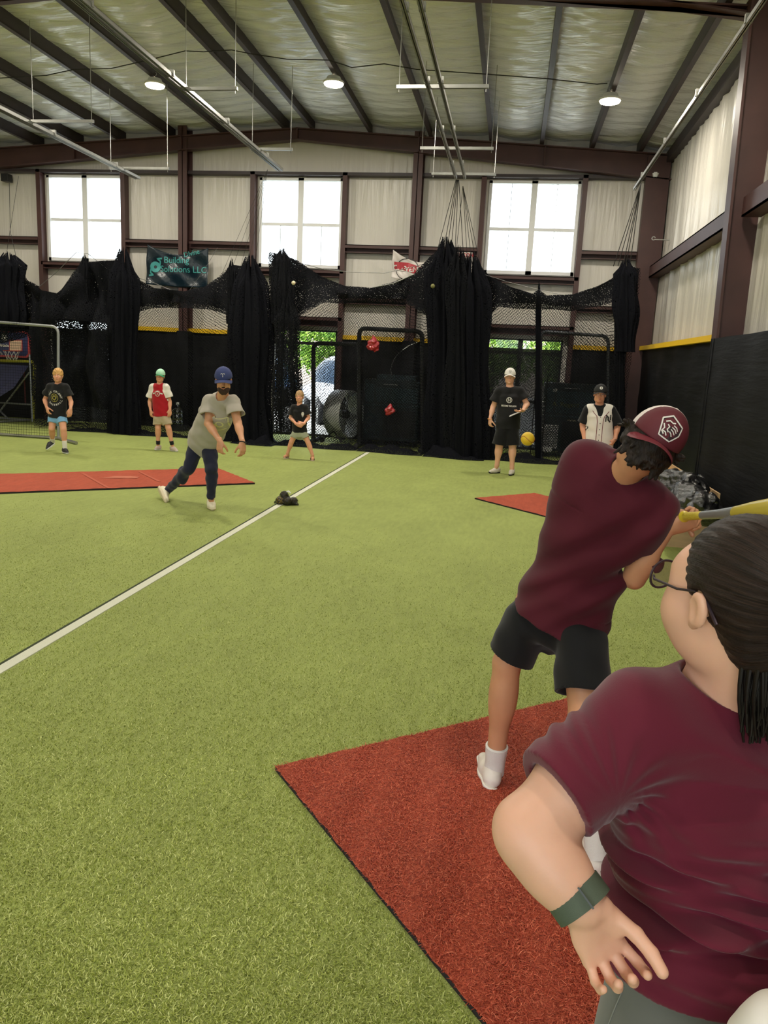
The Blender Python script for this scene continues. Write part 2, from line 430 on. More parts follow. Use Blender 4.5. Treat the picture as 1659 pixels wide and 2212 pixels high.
for y in (10.3, 4.0):
    g = MB()
    # inner flange leans out with height, web behind it
    for (xa, xb, w) in ((2.40, 2.43, .12), (2.43, 3.0, .012)):
        g.add([(xa+.06, y-w, 0), (xb+.06, y-w, 0), (xb+.06, y+w, 0), (xa+.06, y+w, 0), (xa-.06, y-w, 6), (xb-.06, y-w, 6), (xb-.06, y+w, 6), (xa-.06, y+w, 6)],
              [(0, 1, 2, 3), (4, 7, 6, 5), (0, 4, 5, 1), (1, 5, 6, 2), (2, 6, 7, 3), (3, 7, 4, 0)])
    g.box(2.98, 3.0, y-.12, y+.12, 0, 6)
    struct(g.build('frame_column', M['steel']))
# side wall girts, eave strut, wainscot
struct(MB().box(SX-.22, SX, 10.4, DY, 3.62, 3.64).box(SX-.22, SX-.2, 10.4, DY, 3.62, 3.84).box(SX-.22, SX, 10.4, DY, 3.82, 3.84).build('side_girt', M['steel']))
struct(MB().box(SX-.22, SX, BY, 10.2, 3.62, 3.64).box(SX-.22, SX-.2, BY, 10.2, 3.62, 3.84).build('side_girt', M['steel']))
struct(MB().box(SX-.12, SX+.05, 10.4, DY, 5.78, 5.98).build('eave_strut', M['steel_dark']))
def sidepad(y0, y1, x, z1, name):
    Y4, Z4 = np.meshgrid(np.linspace(y0, y1, 120), np.linspace(0, z1, 40))
    X4 = x+.010*np.sin(Y4*5+Z4)+.006*vnoise(Y4*2, Z4*3, 8, 2)
    idx = np.arange(40*120).reshape(40, 120)
    F4 = np.stack([idx[:-1, :-1], idx[:-1, 1:], idx[1:, 1:], idx[1:, :-1]], -1).reshape(-1, 4)
    struct(mk(name, np.stack([X4, Y4, Z4], -1).reshape(-1, 3), F4[:, ::-1], M['pad'], smooth=True))
sidepad(10.2, DY, 2.58, 2.20, 'wall_right_covering')
struct(MB().box(2.50, 2.62, 10.38, DY-.05, 2.20, 2.28).build('trim_2', M['yellow']))
sidepad(BY, 10.14, 2.36, 2.2, 'wall_right_covering')
struct(MB().box(2.36, 2.60, 10.13, 10.19, 0, 2.2).build('column_covering', M['pad']))
struct(MB().box(2.36, 3.05, 10.05, 10.15, 0, 2.2).build('column_covering', M['pad']))
# upper windows: white twin double-hung units
for i, (a, b) in enumerate(WX):
    g = MB(); z0, z1 = WZ; mid = (a+b)/2; zm = z0+(z1-z0)*.49
    fr = .05
    g.box(a, b, DY-.04, DY+.08, z0, z0+.07).box(a, b, DY-.04, DY+.08, z1-fr, z1).box(a, a+.06, DY-.04, DY+.08, z0, z1).box(b-.06, b, DY-.04, DY+.08, z0, z1)
    g.box(mid-.06, mid+.06, DY-.04, DY+.08, z0, z1)
    for (p, q) in ((a+.06, mid-.06), (mid+.06, b-.06)):
        g.box(p, q, DY, DY+.05, zm-.03, zm+.03)
    root = g.build('window_%d' % (i+1), M['white']); struct(root)
    # each sash's glass, narrow grille bar between panes on two units
    for (p, q) in ((a+.06, mid-.06), (mid+.06, b-.06)):
        for (za, zb_) in ((z0+.07, zm-.03), (zm+.03, z1-fr)):
            MB().box(p, q, DY+.03, DY+.036, za, zb_).build('pane', M['glass'], root)
            if i > 0 and (i == 2 or za < zm-.1):
                MB().box((p+q)/2-.006, (p+q)/2+.006, DY+.02, DY+.045, za, zb_).build('grille_bar', M['galv'], root)
    area_light((mid, DY+.12, (z0+z1)/2), b-a, 1, (1, 1, 1), (math.radians(-90), 0, 0), 'RECTANGLE', True, z1-z0)
# glazed doors at ground level
M['bronze'] = mat('dark_bronze_frame', (38, 36, 38), .45)
M['screen'] = None
def screenmat(name, a, rgb=(14, 15, 17)):
    m, nt, b = newmat(name); b.inputs['Base Color'].default_value = (*lin(rgb), 1); b.inputs['Alpha'].default_value = a; b.inputs['Roughness'].default_value = .8
    return m
sc1, sc2 = screenmat('black_shade_mesh', .93), screenmat('grey_shade_mesh', .84)
for i, (a, b) in enumerate(DX):
    g = MB(); z0, z1 = DZ; mid = (a+b)/2
    g.box(a, b, DY-.02, DY+.06, z1-.03, z1).box(a, a+.04, DY-.02, DY+.06, z0, z1).box(b-.04, b, DY-.02, DY+.06, z0, z1).box(a, b, DY-.02, DY+.06, z0, z0+.05)
    g.box(a, b, DY-.02, DY+.06, 2.02, 2.08)
    if i != 1: g.box(mid-.05, mid+.05, DY-.02, DY+.06, z0, z1); g.box(a, b, DY-.02, DY+.06, 1.0, 1.06)
    root = g.build('door_%d' % (i+1), M['bronze']); struct(root)
    MB().box(a+.04, b-.04, DY+.02, DY+.026, z0+.05, z1-.03).build('glazing', M['glass'], root)
    if i != 1:
        MB().box(a+.0, b+.0, DY-.035, DY-.03, .05, 2.14).build('shade_screen', sc1 if i == 0 else sc2, root)
    area_light((mid, DY+.12, z1/2), b-a, 1, (1, 1, 1), (math.radians(-90), 0, 0), 'RECTANGLE', True, z1)
# foul line let into the turf
M['line'] = mat('white_line', (225, 225, 205), .8, bump=.6, bscale=300)
M['seam'] = mat('dark_seam', (45, 55, 25), .9)
struct(MB().box(-2.66, -2.59, 0.5, 14.6, 0, .006).build('floor_line', M['line']))
struct(MB().box(-2.685, -2.66, 0.5, 14.6, 0, .003).build('floor_seam', M['seam']))
# outdoors, seen through the doors
asph = mat('concrete_lot', (176, 174, 168), .8, noise=.1)
struct(MB().box(-60, 60, DY+.16, 90, -.15, -.05).build('parking_lot', asph))
struct(MB().box(-60, 60, -60, BY-.16, -.15, -.05).build('parking_lot', asph))
# high bay lamps
M['lampw'] = emis('lamp_lens', (255, 240, 214), 22)
M['lampb'] = mat('lamp_housing', (205, 205, 200), .5)
for i, (x, y) in enumerate(LAMPS):
    z = zr(x)-.34
    if i < 3:
        lab = ['round high-bay lamp, leftmost of the three lit under the ceiling', 'round high-bay lamp, middle one of the three lit under the ceiling', 'round high-bay lamp, rightmost of the three lit under the ceiling'][i]
    else: lab = 'round high-bay lamp out of view overhead, %s row, over the %s of the floor' % ({13.5: 'farthest', 8.0: 'middle', 2.0: 'nearer', 1.2: 'nearer', -4.0: 'rearmost', -3.6: 'rearmost', -3.0: 'rearmost'}[y], 'far left' if x < -9 else 'left' if x < -5 else 'middle' if x < 0 else 'right')
    t = thing('high_bay_lamp', (x, y, z), lab, 'lamp', 'round high-bay lamps under the purlins')
    g = MB(); g.lathe((x, y, z), (0, 0, 1), [(-.0, .165), (.012, .175), (.03, .175), (.05, .13), (.10, .11), (.11, .02)], 28); g.build('housing', M['lampb'], t, True)
    MB().tube([(x, y, z+.1), (x, y, z+.16)], .012).tube([(x+.03*math.cos(q), y, z+.18+.03*math.sin(q)) for q in np.linspace(0, 6.28, 12)], .006).build('hook', M['galv'], t)
    MB().lathe((x, y, z-.001), (0, 0, -1), [(0, .16), (.02, .15), (.03, .09), (.033, .001)], 28).build('lens', M['lampw'], t, True)
    area_light((x, y, z-.05), .32, LAMP_POWER*(1.25 if y > 12 else 1.0 if y > 5 else .6), LAMP_COL)
# ================================================================== soft solid modelling: a distance field turned into one mesh
def nrm(v): v = np.asarray(v, float); return v/(np.linalg.norm(v)+1e-9)
class Field:
    def __init__(s, lo, hi, h):
        s.h = h; s.lo = np.array(lo, float)-3*h; s.n = tuple(int(c) for c in np.ceil((np.array(hi)-s.lo)/h)+4)
        s.A = np.full(s.n, 1.0, np.float32)
    def _reg(s, lo, hi, mar):
        a = np.maximum(np.floor((np.array(lo)-mar-s.lo)/s.h).astype(int), 0)
        b = np.minimum(np.ceil((np.array(hi)+mar-s.lo)/s.h).astype(int)+1, s.n)
        if np.any(b <= a): return None, None
        g = [s.lo[i]+s.h*np.arange(a[i], b[i]) for i in range(3)]
        sl = tuple(slice(a[i], b[i]) for i in range(3))
        return sl, (g[0][:, None, None], g[1][None, :, None], g[2][None, None, :])
    def _comb(s, sl, d, k, op):
        A = s.A[sl]
        if op == 'u':
            if k > 0:
                m = np.clip(.5+.5*(A-d)/k, 0, 1); r = A*(1-m)+d*m-k*m*(1-m)
            else: r = np.minimum(A, d)
        elif op == 's':      # subtract
            if k > 0:
                m = np.clip(.5-.5*(A+d)/k, 0, 1); r = A*(1-m)-d*m+k*m*(1-m)
            else: r = np.maximum(A, -d)
        elif op == 'i':
            if k > 0:
                m = np.clip(.5-.5*(A-d)/k, 0, 1); r = A*(1-m)+d*m+k*m*(1-m)
            else: r = np.maximum(A, d)
        s.A[sl] = r.astype(np.float32)
    def cone(s, a, b, ra, rb, k=.02, op='u', flat=None):
        """rounded cone a->b; flat=(dir, factor) squashes it along dir"""
        a = np.array(a, float); b = np.array(b, float); R = max(ra, rb)
        sl, (x, y, z) = s._reg(np.minimum(a, b)-R, np.maximum(a, b)+R, k+2.5*s.h)
        if sl is None: return s
        ab = b-a; L2 = ab@ab+1e-12
        px, py, pz = x-a[0], y-a[1], z-a[2]
        t = np.clip((px*ab[0]+py*ab[1]+pz*ab[2])/L2, 0, 1)
        qx, qy, qz = px-t*ab[0], py-t*ab[1], pz-t*ab[2]
        if flat is not None:
            f = nrm(flat[0]); c = qx*f[0]+qy*f[1]+qz*f[2]; e = (1/flat[1]-1)*c
            qx, qy, qz = qx+e*f[0], qy+e*f[1], qz+e*f[2]
        d = np.sqrt(qx*qx+qy*qy+qz*qz)-(ra+(rb-ra)*t)
        s._comb(sl, d, k, op); return s
    def ell(s, c, r, B=None, k=.02, op='u'):
        """ellipsoid, B = rows of local axes"""
        c = np.array(c, float); r = np.array(r, float); B = np.eye(3) if B is None else np.array(B)
        R = np.sqrt(((B*r[:, None])**2).sum(0))
        sl, (x, y, z) = s._reg(c-R, c+R, k+2.5*s.h)
        if sl is None: return s
        x, y, z = x-c[0], y-c[1], z-c[2]
        q0 = q1 = 0
        for i in range(3):
            l = x*B[i][0]+y*B[i][1]+z*B[i][2]
            q0 = q0+(l/r[i])**2; q1 = q1+(l/r[i]**2)**2
        q0 = np.sqrt(q0); q1 = np.sqrt(q1)+1e-9
        s._comb(sl, q0*(q0-1)/q1, k, op); return s
    def loft(s, st, k=.02, op='u', caps=(0, 0)):
        """st = [(point, side_vec, half_width, half_depth)...] bottom to top; flat or rounded ends"""
        P = [np.array(q[0], float) for q in st]; R = max(max(q[2], q[3]) for q in st)
        lo = np.min(P, 0)-R; hi = np.max(P, 0)+R
        sl, (x, y, z) = s._reg(lo, hi, k+2.5*s.h)
        if sl is None: return s
        best = None
        n = len(st)
        for i in range(n-1):
            a, b = P[i], P[i+1]; ab = b-a; L2 = ab@ab
            px, py, pz = x-a[0], y-a[1], z-a[2]
            tt = (px*ab[0]+py*ab[1]+pz*ab[2])/L2; t = np.clip(tt, 0, 1)
            sv = np.array(st[i][1])*.5+np.array(st[i+1][1])*.5; ax = nrm(ab); sv = nrm(sv-ax*(sv@ax)); fv = np.cross(sv, ax)
            sm = t*t*(3-2*t)
            w = st[i][2]+(st[i+1][2]-st[i][2])*sm; dp = st[i][3]+(st[i+1][3]-st[i][3])*sm
            qx, qy, qz = px-t*ab[0], py-t*ab[1], pz-t*ab[2]
            u = (qx*sv[0]+qy*sv[1]+qz*sv[2]); v = (qx*fv[0]+qy*fv[1]+qz*fv[2]); e = (qx*ax[0]+qy*ax[1]+qz*ax[2])
            q = np.sqrt((u/w)**2+(v/dp)**2+1e-9)
            g = np.sqrt((u/w**2)**2+(v/dp**2)**2)+1e-6
            d = np.maximum(q*(q-1)/g, -np.minimum(w, dp))
            if i == 0: d = np.maximum(d, np.where(tt < 0, np.abs(e)-caps[0], -1)) if not caps[0] else np.sqrt(np.maximum(d+caps[0], 0)**2+np.where(tt < 0, e, 0)**2)-caps[0]+np.minimum(d+caps[0], 0)
            elif False: pass
            if i == n-2:
                d = np.maximum(d, np.where(tt > 1, np.abs(e)-caps[1], -1)) if not caps[1] else np.sqrt(np.maximum(d+caps[1], 0)**2+np.where(tt > 1, e, 0)**2)-caps[1]+np.minimum(d+caps[1], 0)
            if i > 0: d = np.where(tt < 0, np.sqrt(np.maximum(d, 0)**2+e*e)+np.minimum(d, 0), d)
            if i < n-2: d = np.where(tt > 1, np.sqrt(np.maximum(d, 0)**2+e*e)+np.minimum(d, 0), d)
            best = d if best is None else np.minimum(best, d)
        s._comb(sl, best, k, op); return s
    def plane(s, p, nvec, k=.004, lo=None, hi=None):
        """keep the side the normal points AWAY from (cut off what lies along n)"""
        n_ = nrm(nvec); p = np.array(p, float)
        lo = s.lo if lo is None else lo; hi = s.lo+s.h*np.array(s.n) if hi is None else hi
        sl, (x, y, z) = s._reg(lo, hi, 0)
        if sl is None: return s
        s._comb(sl, (x-p[0])*n_[0]+(y-p[1])*n_[1]+(z-p[2])*n_[2], k, 'i'); return s
    def disp(s, fn, lim=.03):
        """push the surface out by -fn(x,y,z)"""
        I = np.nonzero(np.abs(s.A) < lim+2*s.h)
        x, y, z = [s.lo[i]+s.h*I[i] for i in range(3)]
        s.A[I] -= fn(x, y, z).astype(np.float32); return s
    def mesh(s):
        A = s.A; ins = A < 0
        nz = np.nonzero(ins)
        if len(nz[0]) == 0: return np.zeros((0, 3)), np.zeros((0, 4), int)
        a = [max(int(q.min())-2, 0) for q in nz]; b = [min(int(q.max())+3, s.n[i]) for i, q in enumerate(nz)]
        A = A[a[0]:b[0], a[1]:b[1], a[2]:b[2]]; ins = ins[a[0]:b[0], a[1]:b[1], a[2]:b[2]]
        lo = s.lo+s.h*np.array(a)
        c = [ins[i:ins.shape[0]-1+i, j:ins.shape[1]-1+j, k:ins.shape[2]-1+k] for i in (0, 1) for j in (0, 1) for k in (0, 1)]
        anyi = c[0].copy(); alli = c[0].copy()
        for q in c[1:]: anyi |= q; alli &= q
        act = anyi & ~alli
        I = np.nonzero(act); m = len(I[0])
        vid = np.full(act.shape, -1, np.int64); vid[I] = np.arange(m)
        cv = np.stack([A[I[0]+i, I[1]+j, I[2]+k] for i in (0, 1) for j in (0, 1) for k in (0, 1)], 1).astype(float)
        off = np.array([(i, j, k) for i in (0, 1) for j in (0, 1) for k in (0, 1)], float)
        acc = np.zeros((m, 3)); cnt = np.zeros(m)
        for p in range(8):
            for q in range(p+1, 8):
                if np.abs(off[p]-off[q]).sum() != 1: continue
                x = (cv[:, p] < 0) != (cv[:, q] < 0)
                t = cv[x, p]/(cv[x, p]-cv[x, q])
                acc[x] += off[p]+(off[q]-off[p])*t[:, None]; cnt[x] += 1
        P = lo+s.h*(np.stack(I, 1)+acc/cnt[:, None])
        fs = []
        for ax in range(3):
            o1, o2 = [(1, 2), (2, 0), (0, 1)][ax]
            sl0 = [slice(None)]*3; sl1 = [slice(None)]*3; sl0[ax] = slice(0, -1); sl1[ax] = slice(1, None)
            e0 = ins[tuple(sl0)]; e1 = ins[tuple(sl1)]
            E = np.nonzero(e0 != e1); E = np.stack(E, 1)
            ok = (E[:, o1] > 0) & (E[:, o2] > 0) & (E[:, o1] < act.shape[o1]) & (E[:, o2] < act.shape[o2]); E = E[ok]
            d1 = np.zeros(3, int); d1[o1] = 1; d2 = np.zeros(3, int); d2[o2] = 1
            g = lambda Q: vid[Q[:, 0], Q[:, 1], Q[:, 2]]
            f = np.stack([g(E-d1-d2), g(E-d2), g(E), g(E-d1)], 1)
            flip = ~ins[E[:, 0], E[:, 1], E[:, 2]]
            f[flip] = f[flip][:, ::-1]; fs.append(f)
        F = np.concatenate(fs)
        F = F[(F >= 0).all(1)]
        # light relaxation
        for _ in range(1):
            S_ = np.zeros_like(P); C_ = np.zeros(len(P))
            for u_, v_ in ((0, 1), (1, 2), (2, 3), (3, 0)):
                np.add.at(S_, F[:, u_], P[F[:, v_]]); np.add.at(C_, F[:, u_], 1)
            ok = C_ > 0; P[ok] = P[ok]*.5+.5*S_[ok]/C_[ok][:, None]
        return P, F
    def build(s, name, mat_, parent=None, fmat=None):
        P, F = s.mesh()
        fm = fmat(P[F].mean(1)) if fmat is not None else None
        return mk(name, P, F, mat_, parent, smooth=True, fmat=fm)

# ------------------------------------------------------------------ anatomy
def basis(front, up):
    up = nrm(up); f = np.array(front, float); f = nrm(f-up*(f@up)); r = np.cross(f, up)
    return np.array([r, f, up])        # rows: right, front, up
def head_prims(F, c, B, s, ears=True, nose=1.0):
    L = lambda x, y, z: np.array(c)+s*(x*B[0]+y*B[1]+z*B[2])
    E = lambda p, r, k=.01, op='u', BB=None: F.ell(L(*p), np.array(r)*s, B if BB is None else BB, k*s, op)
    E((0, -.014, .034), (.074, .094, .082), .02); E((0, .02, -.035), (.060, .068, .072), .03)
    E((0, .055, -.088), (.026, .026, .022), .025)
    for q in (-1, 1): E((q*.036, .052, -.025), (.026, .028, .028), .02); E((q*.045, .015, -.065), (.02, .035, .03), .02)
    E((0, .076, .030), (.048, .014, .013), .015)
    for q in (-1, 1): E((q*.030, .092, .006), (.016, .013, .011), .010, 's'); E((q*.030, .073, .004), (.0135,)*3, .004)
    F.cone(L(0, .084, .014), L(0, .084+.020*nose, -.024), .008*s, .011*s, .010*s)
    for q in (-1, 1): E((q*.011, .096, -.028), (.008, .010, .007), .006)
    E((0, .083, -.053), (.022, .012, .006), .005); E((0, .082, -.064), (.018, .012, .006), .005)
    if ears:
        for q in (-1, 1):
            E((q*.076, -.006, -.004), (.009, .020, .031), .006); E((q*.084, .000, .002), (.005, .009, .014), .004, 's')
def eyes(parent, c, B, s, mw, mi, brow=None):
    L = lambda x, y, z: np.array(c)+s*(x*B[0]+y*B[1]+z*B[2])
    for q in (-1, 1):
        g = MB(); p = L(q*.030, .074, .004)
        ax = B[1]
        g.lathe(p, ax, [(.0135*s*math.cos(a), .0135*s*math.sin(a)) for a in np.linspace(.001, 1.1, 7)][::-1], 14, 0)
        g.lathe(p+ax*.0007*s, ax, [(.0137*s*math.cos(a), .0137*s*math.sin(a)) for a in np.linspace(.001, .45, 4)][::-1], 12, 1)
        # the eye opening is lens shaped: squash the ball vertically
        u = B[2]; vv = []
        for v in g.v:
            v = np.array(v)-p; v = v-u*(v@u)*.42; vv.append(tuple(p+v+ax*.0010*s))
        g.v = vv; g.build('eye', [mw, mi], parent, True)
        if brow: 
            MB().tube([L(q*(.014+.034*t), .0895-.018*t*t, .026+.006*math.sin(t*2.6)) for t in np.linspace(0, 1, 6)], [.002*s, .0032*s, .0034*s, .003*s, .0024*s, .0012*s], 6).build('eyebrow', brow, parent, True)
def hand_prims(F, w, d, n, side, s=1., curl=(.5, .5, .55, .6), thumb=.5, spread=.1, k=.006):
    """hand at wrist w, pointing d, palm facing n, thumb on +side; s=1 adult. Returns fingertip points"""
    d = nrm(d); n = np.array(n, float); n = nrm(n-d*(n@d)); sd = np.cross(d, n); sd = sd*np.sign(sd@np.array(side)+1e-9)
    P = lambda a, b, c: np.array(w)+s*(a*d+b*sd+c*n)
    F.ell(P(.048, .0, .0), np.array((.048, .040, .015))*s, [d, sd, n], k*s*2)
    F.cone(P(-.02, 0, 0), P(.03, 0, 0), .025*s, .028*s, .012*s, flat=(n, .72))
    for b in (-.029, -.01, .01, .028): F.cone(P(.02, b*.6, -.001), P(.084, b, .0), .012*s, .0105*s, .010*s)
    F.cone(P(.015, .024, .006), P(.05, .034, .010), .017*s, .015*s, .012*s)
    tips = []
    for i, (b, ln, r) in enumerate(((.029, .072, .0092), (.0105, .080, .0096), (-.009, .074, .0092), (-.028, .058, .0080))):
        p = P(.086, b, 0); c = curl[i]; ang = 0; dirs = nrm(d+sd*spread*(b/.03))
        for j, (f, cc) in enumerate(((.45, .7), (.31, 1.1), (.24, .8))):
            ang += c*cc; dd = dirs*math.cos(ang)+n*math.sin(ang); q = p+dd*ln*f*s
            F.cone(p, q, (r-.0006*j)*s, (r-.0006*(j+1))*s, .0025*s); p = q
        tips.append((p, dd, r))
    p = P(.03, .034, .008); ang = .0
    td = nrm(d*(.75)+sd*(.75-.55*thumb)+n*(.15+.7*thumb))
    for j, ln in enumerate((.040, .032, .026)):
        q = p+td*ln*s; F.cone(p, q, (.0125-.001*j)*s, (.0115-.001*j)*s, .004*s); p = q
        td = nrm(td-sd*.35*thumb+n*.12*thumb)
    tips.append((p, td, .010)); return tips
def limb(F, a, b, c, ra, rb, rc, bulge=0, k=.02, bd=None):
    """two-segment limb with a joint at b; bulge adds calf/forearm muscle below the joint"""
    F.cone(a, b, ra, rb, k); F.cone(b, c, rb*.97, rc, k)
    if bulge:
        m = np.array(b)+(np.array(c)-np.array(b))*.3; m = m+(np.array(bd)*bulge*.5 if bd is not None else 0)
        ax = nrm(np.array(c)-np.array(b)); q = np.array((1., 0, 0)) if abs(ax[0]) < .8 else np.array((0, 1., 0)); e = nrm(np.cross(ax, q))
        F.ell(m, (rb*.9+bulge*.5, rb*.9+bulge*.5, np.linalg.norm(np.array(c)-np.array(b))*.30), [e, np.cross(ax, e), ax], k)
def shoe(parent, ankle, heel, toe, mat_up, mat_sole, h=.004, s=1., name='shoe', swoosh=None):
    """sports shoe: upper + sole, standing from heel to toe points (on the ground surface)"""
    heel = np.array(heel, float); toe = np.array(toe, float); d = nrm(toe-heel); up = nrm(np.array(ankle)-heel)
    sd = nrm(np.cross(d, up)); up = np.cross(sd, d); L = np.linalg.norm(toe-heel)
    lo = np.minimum(np.minimum(heel, toe), ankle)-.08; hi = np.maximum(np.maximum(heel, toe), ankle)+.08
    F = Field(lo, hi, h)
    P = lambda t, z, x=0: heel+d*L*t+up*z*s+sd*x*s
    F.cone(P(.14, .045), P(.45, .045), .036*s, .038*s, .02); F.cone(P(.45, .04), P(.85, .032), .040*s, .030*s, .03, flat=(up, .85))
    F.cone(P(.14, .05), P(.22, .088), .034*s, .034*s, .02); F.cone(P(.25, .07), P(.6, .045), .034*s, .03*s, .03)
    F.plane(P(0, .016), -up); F.plane(P(0.2, .098), up+d*-.25, .006)
    F.cone(P(.2, .085), P(.2, .14), .024*s, .03*s, .004, 's')
    o = F.build(name, mat_up, parent)
    F = Field(lo, hi, h)
    F.cone(P(.10, .03), P(.45, .03), .040*s, .041*s, .01); F.cone(P(.4, .03), P(.88, .03), .041*s, .034*s, .03)
    F.plane(P(0, .026), up, .004); F.plane(P(0, .0), -up, .004)
    F.build('sole', mat_sole, o)
    return o
def cap(parent, c, B, s, m_crown, m_brim=None, m_back=None, back=False, tilt=0, h=.004, brimlen=.075):
    """baseball cap on head (c, B, s): crown with a button, seams and curved brim"""
    R, Fr, U = B
    L = lambda x, y, z: np.array(c)+s*(x*R+y*Fr+z*U)
    g = -1 if back else 1
    F = Field(np.array(c)-.22*s, np.array(c)+.24*s, h)
    F.ell(L(0, -.010, .038), np.array((.086, .106, .096))*s, B, 0)
    F.ell(L(0, g*.03-.01, .055), np.array((.076, .072, .083))*s, B, .02)
    F.plane(L(0, 0, .030), -(U+g*0.0*Fr), .003)
    F.ell(L(0, -.010, .030), np.array((.079, .099, .075))*s, B, .002, 's')
    F.ell(L(0, -.012, .136), np.array((.008, .008, .005))*s, B, .002)
    fm = None
    if m_back is not None:
        def fm(q):
            v = (q-np.array(c)); y = v@Fr*g/s; x = np.abs(v@R)/s
            return np.where(y < .045-.0*x, 1, 0)
        o = F.build('cap', [m_crown, m_back], parent, fm)
    else: o = F.build('cap', m_crown, parent)
    brim(o, L, s, g, m_brim or m_crown, brimlen)
    return o
def brim(o, L, s, g, m, ln, arch=5.2, w=.086):
    nu, nv = 25, 8; vs = []
    for side in (0, 1):
        for j in range(nv):
            t = j/(nv-1)
            for i in range(nu):
                a = (i/(nu-1)*2-1); x = w*math.sin(a*1.40)
                yi = .100*math.sqrt(max(0, 1-(x/.0885)**2))*.985-.010
                yo = yi+ln*math.sqrt(max(0, 1-abs(a)**2.6))
                y = yi+(yo-yi)*t; z = .036-arch*x*x*(.7+.3*t)-.10*ln*t-.0035*side*(1 if 0 < t < 1 else .6)
                vs.append(L(x, g*y, z))
    fs = []
    K = nu*nv
    for sd in (0, 1):
        for j in range(nv-1):
            for i in range(nu-1):
                q = (sd*K+j*nu+i, sd*K+j*nu+i+1, sd*K+(j+1)*nu+i+1, sd*K+(j+1)*nu+i); fs.append(q if sd else q[::-1])
    for i in range(nu-1):
        for j in (0, nv-1): fs.append((j*nu+i, j*nu+i+1, K+j*nu+i+1, K+j*nu+i))
    for j in range(nv-1):
        for i in (0, nu-1): fs.append((j*nu+i, (j+1)*nu+i, K+(j+1)*nu+i, K+j*nu+i))
    b = MB(); b.add(vs, fs); return b.build('brim', m, o, True)

def decal(name, parent, target, c, R, U, verts, faces, m, off=.0015, depth=.3):
    """lay a flat 2-D print onto the cloth of target, following its surface"""
    c = np.array(c, float); R = nrm(R); U = np.array(U, float); U = nrm(U-R*(U@R)); Nn = np.cross(R, U)
    bvh = target if isinstance(target, BVHTree) else surf(target)
    out = []; last = 0
    for (x, y) in verts:
        p = c+R*x+U*y
        hit = bvh.ray_cast(Vector(p+Nn*depth), Vector(-Nn), 2*depth)
        if hit[0] is not None:
            last = (np.array(hit[0])-p)@Nn
        out.append(p+Nn*(last+off))
    g = MB(); g.add(out, faces); return g.build(name, m, parent)
def surf(o):
    me = o.data
    return BVHTree.FromPolygons([v.co[:] for v in me.vertices], [p.vertices[:] for p in me.polygons])
def textmesh(body, size, bold=0, align='CENTER', sx=1.0):
    cu = bpy.data.curves.new('t', 'FONT'); cu.body = body; cu.size = size; cu.align_x = align; cu.align_y = 'CENTER'; cu.offset = bold; cu.resolution_u = 3
    o = bpy.data.objects.new('t', cu); COL.objects.link(o)
    dg = bpy.context.evaluated_depsgraph_get(); dg.update()
    me = bpy.data.meshes.new_from_object(o.evaluated_get(dg))
    v = [(p.co.x*sx, p.co.y) for p in me.vertices]; f = [tuple(p.vertices) for p in me.polygons]
    bpy.data.objects.remove(o, do_unlink=True); bpy.data.curves.remove(cu); bpy.data.meshes.remove(me)
    return v, f
def arctext(body, size, r, a0, a1, bold=0):
    """letters set round an arc, from angle a0 to a1 (degrees, clockwise from a0)"""
    V_, F_ = [], []
    n = len(body)
    for i, ch in enumerate(body):
        if ch == ' ': continue
        v, f = textmesh(ch, size, bold); a = math.radians(a0+(a1-a0)*(i+.5)/n); cw = a1 < a0
        rot = a-math.pi/2 if cw else a+math.pi/2
        k = len(V_); V_ += [(r*math.cos(a)+x*math.cos(rot)-y*math.sin(rot), r*math.sin(a)+x*math.sin(rot)+y*math.cos(rot)) for x, y in v]
        F_ += [tuple(q+k for q in g) for g in f]
    return V_, F_
def ring2(r0, r1, n=28, sy=1):
    v = [(r*math.cos(2*math.pi*i/n), r*sy*math.sin(2*math.pi*i/n)) for r in (r0, r1) for i in range(n)]
    return v, [(i, (i+1) % n, n+(i+1) % n, n+i) for i in range(n)]
def strip2(pts, w):
    v = []; pts = [np.array(p, float) for p in pts]
    for i, p in enumerate(pts):
        t = nrm(pts[min(i+1, len(pts)-1)]-pts[max(i-1, 0)]); q = np.array((-t[1], t[0]))*w/2
        v += [tuple(p+q), tuple(p-q)]
    return v, [(2*i, 2*i+1, 2*i+3, 2*i+2) for i in range(len(pts)-1)]
def shift2(vf, dx, dy=0): return [(x+dx, y+dy) for x, y in vf[0]], vf[1]
def join2(*L_):
    V_, F_ = [], []
    for v, f in L_:
        k = len(V_); V_ += list(v); F_ += [tuple(q+k for q in g) for g in f]
    return V_, F_
# ================================================================== NETTING, TRACKS, ROPES
def sheet(name, P, uvs, m, parent=None):
    """P (nv, nu, 3) grid of points, uvs (nv, nu, 2)"""
    nv, nu = P.shape[:2]; idx = np.arange(nv*nu).reshape(nv, nu)
    F4 = np.stack([idx[:-1, :-1], idx[:-1, 1:], idx[1:, 1:], idx[1:, :-1]], -1).reshape(-1, 4)
    return mk(name, P.reshape(-1, 3), F4, m, parent, True, uvs.reshape(-1, 2))
TOP = [(-60, 560), (0, 560), (18, 558), (55, 600), (95, 628), (130, 635), (172, 572), (190, 566), (262, 560), (285, 598), (330, 622), (400, 630), (440, 618), (470, 596), (492, 576), (505, 572), (560, 580), (572, 600), (590, 548), (610, 550), (640, 562), (690, 596), (745, 618), (800, 622), (850, 610), (895, 592), (930, 556), (950, 540), (1005, 548), (1040, 580), (1060, 598), (1100, 618), (1150, 636), (1163, 628), (1180, 640), (1240, 636), (1290, 618), (1325, 600), (1345, 574), (1362, 575), (1384, 580)]
